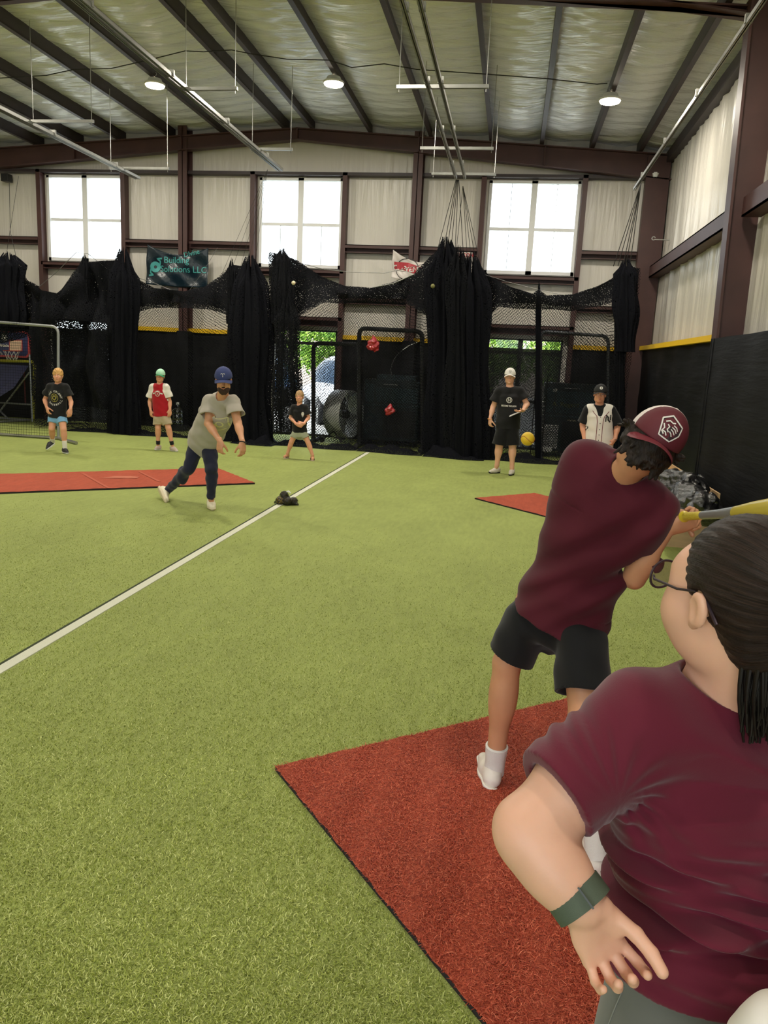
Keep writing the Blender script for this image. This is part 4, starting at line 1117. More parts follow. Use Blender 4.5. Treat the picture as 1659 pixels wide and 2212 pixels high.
# ---- small boy with hands together
J = mkJ(12.95, dict(head=(647, 857, -.02), neck=(647, 873), sh_a=(634, 880), sh_b=(660, 880), el_a=(627.5, 902, .0), el_b=(667, 902, .0), wr_a=(640, 916, -.17), wr_b=(656, 915.5, -.17),
     hip_a=(639.5, 934), hip_b=(655, 934), kn_a=(629.5, 955, -.02), kn_b=(666, 957, -.02), an_a=(621.5, 979), an_b=(675, 983, -.03), heel_a=(623.5, 985, .06), toe_a=(613, 990, -.06), heel_b=(674.5, 987, .04), toe_b=(675.5, 994, -.12)))
for k_ in ('heel_a', 'toe_a', 'heel_b', 'toe_b'): J[k_][2] = 0
J['hand_a'] = (nrm(V(.9, -.25, -.28)), V(.1, 1, .1), V(0, 0, 1), (.6, .6, .6, .6), .4)
J['hand_b'] = (nrm(V(-.9, -.1, -.30)), V(0, 1, .1), V(0, 0, 1), (.5, .5, .5, .5), .4)
fa = nrm(V(.1, -1, -.12))
root, body, B, lo, hi, pel, chm, sv, hv, sp = figure('small blond boy in black t-shirt and grey shorts, legs apart, hands clasped', J, fa, s=.74, hs=.84, h=.004, w=1.02)
haircut(root, J['head'], B, .84, M['blond2'], .012, .035, mess=.002)
face_bits(body, J['head'], B, .84, M['blond2'])
sh = shirt(root, J, lo, hi, pel, chm, sv, hv, sp, B, C_black, .74, 1.02, hem=.0, sl=.72, slr=.085, hemw=.175, h=.004)
decal('shirt_print', sh, surf(sh), chm-sp*.24+V(.075, 0, 0), V(1, 0, 0), V(0, 0, 1), *join2(ring2(.0, .022, sy=1.5), strip2([(-.012, -.03), (.0, -.055), (.012, -.03)], .008)), M['whiteprint'])
shorts(root, J, lo, hi, pel, hv, sp, cloth('sage_grey_shorts', (160, 164, 142)), .74, 1.0, to=.52, r0=.105, r1=.098, h=.004)
sand, sandsole = mat('brown_sandal', (92, 66, 50), .7), mat('sandal_sole', (200, 180, 160), .8)
for q in 'ab':
    a, hl, te, an = J['an_'+q], J['heel_'+q], J['toe_'+q], J['an_'+q]
    d = nrm(te-hl); sd = nrm(np.cross(d, V(0, 0, 1)))
    L_ = np.linalg.norm(te-hl); P_ = lambda t, z, x: hl+d*L_*t+V(0, 0, z)+sd*x
    g = MB(); r_ = [P_(.5+.5*math.cos(t), .0, .036*math.sin(t)) for t in np.linspace(0, 6.283, 18)[:-1]]
    g.add(r_+[p+V(0, 0, .022) for p in r_], [tuple(range(17))[::-1], tuple(range(17, 34))]+[(i, (i+1) % 17, 17+(i+1) % 17, 17+i) for i in range(17)])
    so = g.build('sandal', sandsole, root)
    g = MB()
    for t in (.28, .55, .78): g.tube([P_(t, .02, -.034), P_(t+.02, .06-.03*t, -.02), P_(t+.02, .07-.03*t, 0), P_(t+.02, .06-.03*t, .02), P_(t, .02, .034)], .008, 6)
    g.build('strap', sand, so, True)
    F = Field(np.minimum(hl, te)-.06, np.maximum(hl, te)+.12, .004); F.cone(P_(.2, .045, 0), P_(.8, .035, 0), .03, .026, .01); F.cone(P_(.25, .05, 0), an, .03, .03, .02); F.build('foot', SK['kid'], body)
# ---- man in the white cap holding a tablet
J = mkJ(12.9, dict(head=(1101.5, 814, -.03), neck=(1101, 834), sh_a=(1078.5, 845), sh_b=(1124, 845), el_a=(1065, 880, .03), el_b=(1138, 873, -.02), wr_a=(1058.5, 905, -.08), wr_b=(1129.5, 887, -.28),
     hip_a=(1088, 922), hip_b=(1106, 922), kn_a=(1078.5, 962, -.03), kn_b=(1107, 963, -.04), an_a=(1073.5, 1005), an_b=(1106, 1010, -.05), heel_a=(1078, 1015, .1), toe_a=(1056, 1019, -.08), heel_b=(1108, 1018, .05), toe_b=(1101.5, 1027, -.22)))
for k_ in ('heel_a', 'toe_a', 'heel_b', 'toe_b'): J[k_][2] = 0
J['hand_a'] = (nrm(V(.05, -.15, -1)), V(.8, .5, 0), V(.2, -1, 0), (.6, .7, .8, .8), .5)
J['hand_b'] = (nrm(V(-.75, -.55, -.15)), V(0, .1, 1), V(.3, -.6, .3), (.35, .3, .3, .3), .3)
root, body, B, lo, hi, pel, chm, sv, hv, sp = figure('man in white cap, black t-shirt and black shorts holding a white clipboard', J, nrm(V(-.02, -1, .02)), s=1.0, hs=1.02, w=1.12, sk='fair')
haircut(root, J['head'], B, 1.02, M['dkhair'], .0, .0)
cp_ = cap(root, J['head'], B, 1.05, mat('white_cap', (226, 222, 216), .8))
decal('cap_badge', cp_, surf(cp_), J['head']+B[2]*.085*1.05, -B[0], B[2], *join2(ring2(.016, .021), strip2([(-.01, 0), (.01, 0)], .006)), mat('grey_print', (110, 105, 100), .7))
face_bits(body, J['head'], B, 1.02, M['dkhair'])
sh = shirt(root, J, lo, hi, pel, chm, sv, hv, sp, B, C_black, 1.0, 1.13, hem=.03, sl=.62, slr=.082, hemw=.180, hemd=.125, belly=.015)
tc = chm-sp*.24
decal('shirt_print', sh, surf(sh), tc, V(1, 0, 0), V(0, 0, 1), *join2(ring2(.038, .047), strip2([(-.016, -.03), (-.016, .03)], .009), strip2([(.016, -.03), (.016, .03)], .009), strip2([(-.016, 0), (.016, 0)], .009), shift2(textmesh('BECOME THE LION', .036, .0012, sx=.78), 0, -.095)), M['whiteprint'])
shorts(root, J, lo, hi, pel, hv, sp, cloth('black_shorts', (18, 18, 20)), 1.0, 1.08, to=.98, r0=.12, r1=.115)
offw = mat('off_white_shoe', (214, 206, 192), .6); blks = mat('black_rubber_sole', (26, 26, 26), .6)
for q in 'ab': shoe(root, J['an_'+q], J['heel_'+q], J['toe_'+q], offw, blks, .0045, 1.0)
MB().tube([J['wr_a']+.036*V(math.cos(t), math.sin(t), .1*math.sin(t)) for t in np.linspace(0, 6.28, 16)[:-1]], .006, 6, close=True).build('wristband', mat('orange_band', (222, 150, 60), .6), root, True)
cb_ = [at(1100.5, 900.5, 12.55), at(1138, 885, 12.72), at(1139.5, 883, 12.98), at(1104, 897, 12.86)]
g = MB(); n_ = nrm(np.cross(cb_[1]-cb_[0], cb_[3]-cb_[0])); g.add(cb_+[p+n_*.012 for p in cb_], [(0, 1, 2, 3), (7, 6, 5, 4), (0, 4, 5, 1), (1, 5, 6, 2), (2, 6, 7, 3), (3, 7, 4, 0)])
cbo = g.build('clipboard', mat('white_board', (232, 230, 228), .4)); tag(cbo, 'white clipboard held level by the man in the white cap', 'clipboard')
# ---- player in the white pinstripe-piped jersey
J = mkJ(10.6, dict(head=(1296, 852, -.03), neck=(1294, 872), sh_a=(1271, 884), sh_b=(1320, 886), el_a=(1259, 917, .05), el_b=(1334, 920, .03), wr_a=(1262, 948, -.02), wr_b=(1328.5, 949, -.06),
     hip_a=(1282, 968), hip_b=(1305, 968), kn_a=(1280, 1025), kn_b=(1309, 1025), an_a=(1279, 1072), an_b=(1312, 1072), heel_a=(1281, 1080, .1), toe_a=(1274, 1088, -.12), heel_b=(1312, 1080, .1), toe_b=(1318, 1088, -.12)))
for k_ in ('heel_a', 'toe_a', 'heel_b', 'toe_b'): J[k_][2] = 0
J['hand_a'] = (nrm(V(.1, -.1, -1)), V(.8, .3, 0), V(.2, -1, 0), (.6, .7, .8, .8), .5)
J['hand_b'] = (nrm(V(-.45, -.2, -.8)), V(-.8, .3, 0), V(0, -1, 0), (1.1, 1.2, 1.3, 1.3), .7)
root, body, B, lo, hi, pel, chm, sv, hv, sp = figure('boy in black cap and white baseball jersey with dark red piping, standing behind the batter', J, nrm(V(-.05, -1, .03)), up=(.05, 0, 1), s=.93, hs=.97, w=1.1, sk='kid')
haircut(root, J['head'], B, .97, M['dkhair'], .0, .0)
cp_ = cap(root, J['head'], B, .99, mat('black_cap', (34, 33, 34), .8))
decal('cap_badge', cp_, surf(cp_), J['head']+B[2]*.085, -B[0], B[2], *join2(ring2(.0, .020)), M['whiteprint'])
decal('cap_badge_letter', cp_, surf(cp_), J['head']+B[2]*.085, -B[0], B[2], *strip2([(.002, .014), (.002, -.014)], .006), C_black, .003)
face_bits(body, J['head'], B, .97, M['dkhair'])
ush = shirt(root, J, lo, hi, pel, chm, sv, hv, sp, B, C_black, .93, 1.06, hem=-.03, sl=.86, slr=.074, hemw=.15, neckr=.058, name='undershirt')
F = Field(lo-.04, hi+.04, .0045); n = nrm(sp); s_, w_ = .93, 1.1
F.loft([(pel-n*.02, hv, .178*s_*w_, .135*s_*w_), (pel+sp*.25, hv, .180*s_*w_, .140*s_*w_), (pel+sp*.5, sv, .172*s_*w_, .132*s_*w_), (pel+sp*.82, sv, .170*s_*w_, .126*s_*w_), (pel+sp*1.02, sv, .12*s_*w_, .082*s_*w_)], .02, caps=(0, .05))
F.cone(J['sh_a']+sv*.02, J['sh_b']-sv*.02, .075, .075, .05)
F.cone(chm-.03*n+V(0, -.03, 0), J['head'], .068, .08, .01, 's'); F.cone(chm-.05*n+V(0, -.12, 0), chm+.06*n+V(0, -.12, 0), .03, .06, .02, 's')
F.disp(wrinkle(.003, 40, 4)); js = F.build('jersey', C_white, root)
bv = surf(js); tc = chm-sp*.2; drk = mat('dark_red_piping', (110, 26, 34), .7)
pip = lambda q: strip2([(q*.10, .085), (q*.085, .06), (q*.045, .02), (q*.034, -.05), (q*.034, -.36)][::1], .007)
def dens(pts, n=6):
    o = []
    for a, b in zip(pts[:-1], pts[1:]): o += [tuple(np.array(a)+(np.array(b)-np.array(a))*t/n) for t in range(n)]
    return o+[pts[-1]]
for q in (-1, 1): decal('piping', js, bv, tc, V(1, 0, 0), nrm(sp), *strip2(dens([(q*.105, .088), (q*.085, .06), (q*.048, .02), (q*.036, -.05), (q*.034, -.36)]), .008), drk, .002)
blk_pr = mat('black_print', (25, 24, 26), .6)
decal('shirt_print', js, bv, tc+V(.10, 0, -.0), V(1, 0, 0), nrm(sp), *join2(strip2([(-.03, -.045), (-.03, .02)], .016), strip2(dens([(-.03, .04), (.0, .01), (.0, -.02), (.03, -.05)]), .020), strip2([(.03, -.025), (.03, .045)], .016)), blk_pr, .002)
decal('shirt_number', js, bv, tc+V(-.155, 0, -.15), V(1, 0, 0), nrm(sp), *textmesh('2', .085, .002), blk_pr, .002)
for z in (.01, -.07, -.15, -.22, -.29): decal('button', js, bv, tc+V(0, 0, 0), V(1, 0, 0), nrm(sp), *[(x, y+z) for x, y in ring2(.0, .006, 10)[0]] and ([(x, y+z) for x, y in ring2(.0, .006, 10)[0]], ring2(0, .006, 10)[1]), blk_pr, .003)
shorts(root, J, lo, hi, pel, hv, sp, cloth('black_trousers', (20, 20, 22)), .93, 1.08, to=.9, r0=.125, r1=.10)
MB().tube([J['wr_b']+.033*V(math.cos(t), math.sin(t), .1*math.sin(t)) for t in np.linspace(0, 6.28, 16)[:-1]], .004, 6, close=True).build('wristband', C_black, root, True)
for q in 'ab': shoe(root, J['an_'+q], J['heel_'+q], J['toe_'+q], blk_shoe, wh_sole, .005, .95)
# ---- pitcher in the grey tee, mid follow-through
J = mkJ(8.3, dict(head=(483, 822, -.55), neck=(481, 848, -.4), sh_a=(455.5, 868, -.32), sh_b=(503, 868, -.42), el_a=(450, 915, -.42), el_b=(513.5, 913, -.50), wr_a=(475, 953, -.72), wr_b=(524, 956, -.70),
     hip_a=(428, 952, .08), hip_b=(451, 958, .0), kn_a=(408, 1012, -.02), kn_b=(457, 1013, -.15), an_a=(361, 1061, .32), an_b=(456, 1074, -.08), heel_a=(340, 1054, .36), toe_a=(356, 1088, .05), heel_b=(455, 1087, .02), toe_b=(460.5, 1102, -.16)))
J['heel_b'][2] = 0; J['toe_b'][2] = 0; J['toe_a'][2] = .01
J['hand_a'] = (nrm(V(.05, -.2, -.95)), V(.3, .9, 0), V(1, -.2, 0), (.6, .7, .8, .8), .8, .03)
J['hand_b'] = (nrm(V(.12, -.2, -.95)), V(-.8, .5, 0), V(-.3, -.9, 0), (.5, .55, .6, .7), .8, .03)
root, body, B, lo, hi, pel, chm, sv, hv, sp = figure('bearded man in blue cap, grey v-neck t-shirt and navy joggers bending forward', J, nrm(V(.30, -1, .02)), up=(.05, -.25, 1), s=1.0, hs=1.02, w=1.10, sk='tan', h=.004, legk=.9)
haircut(root, J['head'], B, 1.02, M['dkhair'], .0, .0)
navyc = mat('blue_cap', (52, 62, 110), .8)
cp_ = cap(root, J['head'], B, 1.06, navyc)
decal('cap_badge', cp_, surf(cp_), J['head']+B[2]*.085+B[0]*-.0, -B[0], B[2], *join2(strip2([(-.016, .014), (.016, .014)], .006), strip2([(0, .014), (0, -.02)], .006), strip2([(-.016, .014), (-.018, .004)], .005), strip2([(.016, .014), (.018, .004)], .005)), M['whiteprint'])
face_bits(body, J['head'], B, 1.02, M['dkhair'])
# beard
F = Field(J['head']-.16, J['head']+.16, .004); L = lambda x, y, z: J['head']+1.02*(x*B[0]+y*B[1]+z*B[2])
F.ell(L(0, .03, -.078), np.array((.064, .071, .052)), B, 0); F.ell(L(0, .06, -.105), np.array((.034, .036, .03)), B, .02)
F.ell(L(0, .06, -.028), np.array((.046, .06, .030)), B, .012, 's'); F.ell(L(0, .095, -.058), np.array((.018, .02, .009)), B, .004, 's'); F.ell(L(0, -.02, -.06), np.array((.2, .045, .2)), B, .01, 's')
F.ell(L(0, .088, -.046), np.array((.022, .010, .005)), B, .006)
F.disp(wrinkle(.0025, 160, 1)); F.build('beard', mat('brown_beard', (58, 38, 28), .9, noise=.3, nscale=90), body)
C_grey = cloth('warm_grey_tee', (172, 164, 152))
sh = shirt(root, J, lo, hi, pel, chm, sv, hv, sp, B, C_grey, 1.0, 1.10, hem=.055, sl=.62, slr=.082, hemw=.180, hemd=.14, chd=.132, amp=.006, h=.004, neckr=.07, belly=.01)
bv = surf(sh); nF = nrm(np.cross(V(1, 0, 0), nrm(sp)))
tc = chm-sp*.30+V(.080, 0, 0)
decal('shirt_print', sh, bv, tc, nrm(V(1, .1, -.1)), nrm(sp), *join2(strip2(dens([(-.1, -.09), (.09, -.09), (.09, .08), (-.1, .08), (-.1, -.09)]), .012), ring2(.03, .045), strip2([(-.07, -.05), (.06, -.04)], .02), strip2([(-.07, .05), (.07, .06)], .018), strip2([(-.06, 0), (-.04, -.03)], .02)), mat('pale_print', (214, 208, 160), .7), .002)
# joggers
F = Field(lo-.03, hi+.03, .004); n = nrm(sp)
F.loft([(pel-n*.07, hv, .150, .112), (pel+n*.12, hv, .150, .110)], 0, caps=(.05, 0))
for q in 'ab':
    a, k_, e = J['hip_'+q], J['kn_'+q], J['an_'+q]
    F.cone(a, k_, .102, .068, .03); F.cone(k_, e, .066, .046, .02); F.ell(k_+(e-k_)*.3+V(0, .02, 0), (.062, .066, .11), None, .03)
    d = nrm(e-k_); F.cone(e-d*.02, e, .048, .044, .004); F.cone(e+d*.045, e+d*.12, .06, .06, .003, 's')
F.disp(wrinkle(.004, 55, 3)); F.build('joggers', cloth('navy_joggers', (36, 38, 58)), root)
crm, crs = mat('cream_shoe', (226, 216, 190), .55), mat('cream_sole', (216, 200, 170), .6)
for q in 'ab':
    so = shoe(root, J['an_'+q], J['heel_'+q], J['toe_'+q], crm, crs, .004, 1.08)
g = MB().tube([J['wr_b']+.034*(math.cos(t)*V(1, 0, 0)+math.sin(t)*nrm(V(0, 1, -.5))) for t in np.linspace(0, 6.28, 16)[:-1]], .006, 6, close=True); g.build('wristwatch', C_black, root, True)
# ================================================================== MATS AND TURF
def mat2(name, c0, e1, e2, L1, L2, label, th=.018):
    c0 = V(c0[0], c0[1], 0); e1 = nrm(V(e1[0], e1[1], 0)); e2 = nrm(V(e2[0], e2[1], 0))
    n1, n2 = int(L1/.03), int(L2/.03); vs = []; 
    for i in range(n1+1):
        for j in range(n2+1):
            a, b = L1*i/n1, L2*j/n2; p = c0+e1*a+e2*b
            edge = min(a, L1-a, b, L2-b); jx = .004*math.sin(a*40+b*3) if b < .01 or b > L2-.01 else 0; jy = .004*math.sin(b*37) if a < .01 or a > L1-.01 else 0
            vs.append(p+e2*jx+e1*jy+V(0, 0, th+.0015*math.sin(a*19+b*23)))
    idx = np.arange((n1+1)*(n2+1)).reshape(n1+1, n2+1); F4 = np.stack([idx[:-1, :-1], idx[1:, :-1], idx[1:, 1:], idx[:-1, 1:]], -1).reshape(-1, 4)
    if np.cross(e1, e2)[2] < 0: F4 = F4[:, ::-1]
    o = mk('turf_mat', np.array(vs), F4, M['redturf'], None, False); tag(o, label, 'mat')
    g = MB(); g.obox(c0+e1*L1/2+e2*L2/2+V(0, 0, th*.45), e1*(L1/2-.001), e2*(L2/2-.001), V(0, 0, th*.45)); g.build('backing', mat('black_backing', (38, 30, 30), .9), o)
    return o, c0, e1, e2
m1 = mat2('hitting_mat', (-.877, 2.946), (.637, -.771), (.776, .630), 2.7, 2.4, 'large red turf mat under the batter in the maroon shirt')
m2 = mat2('mat2', (-.37, 10.21), (.70, -.72), (.72, .70), 2.8, 1.12, 'small red turf mat beyond the batter, before the man in the white cap')
m3 = mat2('mat3', (-3.377, 10.1), (-2.42, -1.95), (-.96, 1.08), 4.4, 1.45, 'long red turf mat on the far left behind the bearded man', .022)
# worn marks on the pitching mat
wm = mat('worn_red', (205, 140, 110), .9)
def mark(o, c, pts, m=wm): 
    g = MB(); P = [V(c[0]+x, c[1]+y, .0265) for x, y in pts]; g.add(P, [tuple(range(len(P)))]); return g.build('worn_mark', m, o)
q0 = fl(258, 1036); mark(m3[0], q0, [(-.20, -.13), (.22, .07), (.20, .18), (.06, .20), (-.12, .10)], mat('scuffed_patch', (190, 108, 84), .9))
for a, b in (((178, 1022), (235, 1054)), ((300, 1018), (345, 1040))):
    a, b = fl(*a, .0265), fl(*b, .0265); d = nrm(b-a); s_ = np.cross(d, V(0, 0, 1))*.02
    MB().add([a-s_, b-s_, b+s_, a+s_], [(0, 1, 2, 3)]).build('worn_line', mat('scuffed_line', (182, 90, 66), .9), m3[0])
# pile of the turf near the camera, blade by blade
def pile(name, n, pts_fn, mats, hgt, wid, lean, label, curl=0, z0=0.0):
    r_ = np.random.RandomState(11); P = pts_fn(r_, n); n = len(P)
    a = r_.uniform(0, 2*np.pi, n); h_ = hgt*r_.uniform(.6, 1.15, n); w_ = wid*r_.uniform(.7, 1.2, n)
    la = r_.uniform(0, 2*np.pi, n); ln = lean*r_.uniform(.3, 1.2, n)*h_
    dx, dy = np.cos(a)*w_/2, np.sin(a)*w_/2; tx, ty = np.cos(la)*ln, np.sin(la)*ln
    z = np.full(n, z0)
    b0 = np.stack([P[:, 0]-dx, P[:, 1]-dy, z], -1); b1 = np.stack([P[:, 0]+dx, P[:, 1]+dy, z], -1)
    m_ = np.stack([P[:, 0]+tx*.4, P[:, 1]+ty*.4, z+h_*.62], -1); dd = np.stack([dx, dy, dx*0], -1)*.9
    t = np.stack([P[:, 0]+tx, P[:, 1]+ty, z+h_], -1)
    if curl:
        t = t+np.stack([tx*.6, ty*.6, -h_*.35], -1)
    vs = np.stack([b0, b1, m_+dd, m_-dd, t+dd*.5, t-dd*.5], 1).reshape(-1, 3)
    i0 = np.arange(n)*6
    fs = np.concatenate([np.stack([i0, i0+1, i0+2, i0+3], -1), np.stack([i0+3, i0+2, i0+4, i0+5], -1)])
    o = mk(name, vs, fs, mats)
    return tag(o, label, 'turf', kind='stuff')
def blademat(name, cols, rough=.55):
    m, nt, b = newmat(name); b.inputs['Roughness'].default_value = rough; b.inputs['Specular IOR Level'].default_value = .3
    g = N(nt, 'ShaderNodeNewGeometry'); cr = N(nt, 'ShaderNodeValToRGB'); cr.color_ramp.elements[0].color = (*lin(cols[0]), 1); cr.color_ramp.elements[1].color = (*lin(cols[-1]), 1)
    for i, c in enumerate(cols[1:-1]): e = cr.color_ramp.elements.new((i+1)/(len(cols)-1)); e.color = (*lin(c), 1)
    nt.links.new(g.outputs['Random Per Island'], cr.inputs[0])
    tc = N(nt, 'ShaderNodeTexCoord'); n = N(nt, 'ShaderNodeTexNoise'); n.inputs['Scale'].default_value = 1.3; n.inputs['Detail'].default_value = 5; nt.links.new(tc.outputs['Object'], n.inputs['Vector'])
    r = N(nt, 'ShaderNodeMapRange'); r.inputs[1].default_value = .3; r.inputs[2].default_value = .7; r.inputs[3].default_value = .84; r.inputs[4].default_value = 1.14; nt.links.new(n.outputs[0], r.inputs[0])
    mx = N(nt, 'ShaderNodeVectorMath', operation='SCALE'); nt.links.new(cr.outputs[0], mx.inputs[0]); nt.links.new(r.outputs[0], mx.inputs['Scale']); nt.links.new(mx.outputs[0], b.inputs['Base Color'])
    return m
def inmat(P, k=m1, L1=2.7, L2=2.4, e=.004):
    d = P-k[1][:2]; a = d@k[2][:2]; b = d@k[3][:2]; return (a > -e) & (a < L1+e) & (b > -e) & (b < L2+e)
def grass_pts(r_, n):
    # density falls off with distance; only where the floor is in view and outside the mat
    Y = 1.35+9.5*r_.rand(n)**2.1; xl, xr = -.66*Y-1.1, .52*Y+.5
    X = xl+(xr-xl)*r_.rand(n); P = np.stack([X, Y], -1); k_ = ~inmat(P) & ~((X > -2.69) & (X < -2.58))
    k_ &= r_.rand(n) < np.clip((8.2-Y+.8*np.sin(X*2.3)*np.sin(X*.9+1))/5.5, 0, 1)
    k_ &= (X < 2.25) & (r_.rand(n) < np.clip((X-xl)/.8, 0, 1))
    return P[k_]
pile('turf_pile', 640000, grass_pts, blademat('green_blade', [(118, 130, 46), (154, 166, 74), (184, 192, 102), (220, 224, 152)]), .008, .0030, 1.5, 'short green artificial grass blades around the red mat')
def red_pts(r_, n):
    a = r_.rand(n)*2.7; b = r_.rand(n)*2.4; P = m1[1][:2]+a[:, None]*m1[2][:2]+b[:, None]*m1[3][:2]
    return P[(P[:, 1] > 1.2)]
pile('mat_pile', 330000, red_pts, blademat('red_blade', [(128, 44, 26), (168, 64, 42), (196, 84, 58), (226, 124, 92)]), .0095, .0027, 1.2, 'curly red artificial grass on the mat under the batter', 1, .016)

# ================================================================== BALLS, BAG, SMALL THINGS
def ball(c, r, m, label, grp=None, name='ball', seam=None):
    g = MB(); g.lathe(c, (0, 0, 1), [(r*math.sin(t), r*math.cos(t)) for t in np.linspace(-math.pi/2, math.pi/2, 13)], 20)
    o = g.build(name, m, None, True); tag(o, label, 'ball', grp)
    if seam:
        MB().tube([np.array(c)+r*1.0*nrm(V(math.cos(t)*1., math.sin(t), .45*math.sin(2*t))) for t in np.linspace(0, 2*math.pi, 30)[:-1]], r*.035, 5, close=True).build('seam', seam, o, True)
    return o
redst = mat('red_stitch', (150, 40, 35), .7); optic = mat('optic_yellow', (226, 186, 40), .5, noise=.1, nscale=20)
ball(dz(1140, 948, 5.5), .049, optic, 'yellow softball in flight in front of the man in the white cap', name='softball', seam=redst)
ball(at(634, 611, 14.55), .038, mat('baseball_leather', (222, 214, 180), .6), 'pale baseball in the air in front of the net bundle by the middle window', name='baseball', seam=redst)
ball(at(935, 618, 14.66), .040, mat('dull_yellow_ball', (120, 118, 70), .7), 'dull yellow ball caught in the net left of the central bundles', name='practice_ball')
ball(V(*fl(1090, 982)[:2], .038), .038, mat('green_ball', (130, 160, 60), .6), 'small green ball on the floor behind the legs of the man in the white cap', name='practice_ball')
bc = fl(617, 1090)
bag = thing('ball_bag', (bc[0], bc[1], 0), 'small black mesh bag of balls lying on the white foul line', 'bag')
F = Field(bc-V(.22, .18, .02), bc+V(.22, .18, .26), .004)
bl_ = [(-.06, -.03, .052), (.035, -.04, .05), (.0, .04, .05), (.09, .02, .045), (-.02, .0, .115)]
for x, y, z in bl_: F.ell(bc+V(x, y, z), (.054, .054, .052), None, .02)
F.cone(bc+V(.08, .0, .05), bc+V(.155, -.01, .012), .035, .012, .02); F.cone(bc+V(-.09, -.03, .04), bc+V(-.125, -.03, .02), .03, .012, .02)
F.disp(wrinkle(.0025, 130, 1)); F.plane(bc+V(0, 0, .003), (0, 0, -1))
bm_, nt_, b_ = newmat('black_mesh_bag'); b_.inputs['Base Color'].default_value = (*lin((24, 24, 20)), 1); b_.inputs['Roughness'].default_value = .5
tc = N(nt_, 'ShaderNodeTexCoord'); vo = N(nt_, 'ShaderNodeTexVoronoi', feature='DISTANCE_TO_EDGE'); vo.inputs['Scale'].default_value = 80; nt_.links.new(tc.outputs['Object'], vo.inputs['Vector'])
lt = N(nt_, 'ShaderNodeMath', operation='LESS_THAN'); lt.inputs[1].default_value = .16; nt_.links.new(vo.outputs['Distance'], lt.inputs[0]); nt_.links.new(lt.outputs[0], b_.inputs['Alpha'])
F.build('mesh', bm_, bag)
MB().tube([bc+V(.02, -.03, .165), bc+V(.04, -.035, .172), bc+V(.07, -.03, .150)], [.008, .012, .006], 6).build('tag', M['white'], bag, True)
olive = mat('olive_ball', (96, 82, 34), .6)
for i, (x, y, z) in enumerate(bl_):
    ball(bc+V(x, y, z), .046, optic if i == 0 else olive, 'bright yellow softball showing at the front of the mesh bag' if i == 0 else 'brownish softball inside the mesh bag on the foul line', None if i == 0 else 'softballs in the mesh bag', 'softball')
# red plastic bags caught in the net
redp = mat('red_plastic', (150, 24, 34), .3, coat=.4, bump=.6, bscale=40, bdist=.01)
for (px, py, r_, lab, sd) in ((806, 746, .115, 'red plastic bag hanging in the net, above the other red bag', 1), (842, 887, .088, 'smaller red plastic bag low in the net by the dark cabinet', 2)):
    c = at(px, py, 14.95); F = Field(c-.2, c+.25, .006)
    F.ell(c, (r_, r_*.6, r_), None, 0); F.cone(c+V(0, 0, r_*.8), c+V(.01, 0, r_*1.5), r_*.5, r_*.15, .04)
    F.cone(c, c+V(r_*(.8 if sd == 1 else -.8), 0, -r_*.7), .03, .02, .03); F.disp(wrinkle(.014, 50, sd)); F.disp(wrinkle(.006, 120, sd+3))
    tag(F.build('plastic_bag', redp), lab, 'bag')
# ================================================================== SCREENS AND FRAMES AT THE BACK
def screen(label, pts, Y, r, m, base=None, net=None, cuts=8, name='protective_screen', feet=True):
    P = [at(x, y, Y) for x, y in pts]
    for p in (P[0], P[-1]): p[2] = r
    # round the corners
    Q = [P[0]]
    for i in range(1, len(P)-1):
        a, b, c = P[i-1], P[i], P[i+1]; L1, L2 = np.linalg.norm(a-b), np.linalg.norm(c-b); d = min(.14, L1*.4, L2*.4)
        p0, p1 = b+(a-b)/L1*d, b+(c-b)/L2*d; Q += [p0*(1-t)**2+2*b*t*(1-t)+p1*t*t for t in np.linspace(0, 1, 6)]
    Q.append(P[-1])
    t = thing(name, ((P[0]+P[-1])/2)*V(1, 1, 0), label, 'practice screen')
    MB().tube(Q, r, 10).build('frame', m, t, True)
    if feet:
        for p in (P[0], P[-1]): MB().tube([p+V(0, -.45, 0), p+V(0, .45, 0)], r, 8).build('foot', m, t, True)
    if net is not None:
        n_ = len(Q); cx = (P[0]+P[-1])/2; k_ = 16
        hi_ = max(q[2] for q in Q); xa, xb = P[0][0], P[-1][0]
        nu, nv = 14, 26; X_, Z_ = np.meshgrid(np.linspace(xa, xb, nu), np.linspace(.03, hi_-.01, nv))
        Pn = np.stack([X_, np.full_like(X_, Y)+.03*np.sin(X_*5+Z_*3), Z_], -1); sheet('netting', Pn, np.stack([X_, Z_], -1), net, t)
    return t
blkpad = mat('black_foam_pipe', (20, 20, 22), .7, bump=.6, bscale=60, bdist=.01)
screen('black padded practice screen just behind the smallest boy, in front of the glass door', [(677, 950), (677, 741), (778, 744), (778, 950)], 15.75, .045, blkpad, net=M['net'])
screen('tall black padded screen in front of the dark cabinet with the red bags', [(776, 975), (776, 709), (912, 716), (912, 980)], 15.55, .045, blkpad, net=M['net'])
screen('dark pipe screen behind the boy in the white jersey', [(1168, 985), (1168, 716), (1314, 726), (1314, 985)], 15.6, .032, mat('dark_pipe', (60, 62, 66), .5, metal=.3), net=M['net'])
gp = mat('grey_pipe', (150, 152, 152), .4, metal=.5)
t = screen('tall grey pipe batting frame on the far left behind the blond boy', [(-130, 960), (-130, 686), (126, 706), (126, 946)], 13.4, .026, gp, net=netmat('square_netting', .05, .085, diag=False, wob=.1), feet=False, name='batting_frame')
a, b, c = V(at(-130, 940, 13.4)[0], 13.4, .03), V(at(126, 946, 13.4)[0], 13.4, .03), fl(165, 957, .03)
MB().tube([a, b], .026, 8).tube([b, c], .03, 8).build('base_pipe', M['galv'], t, True)
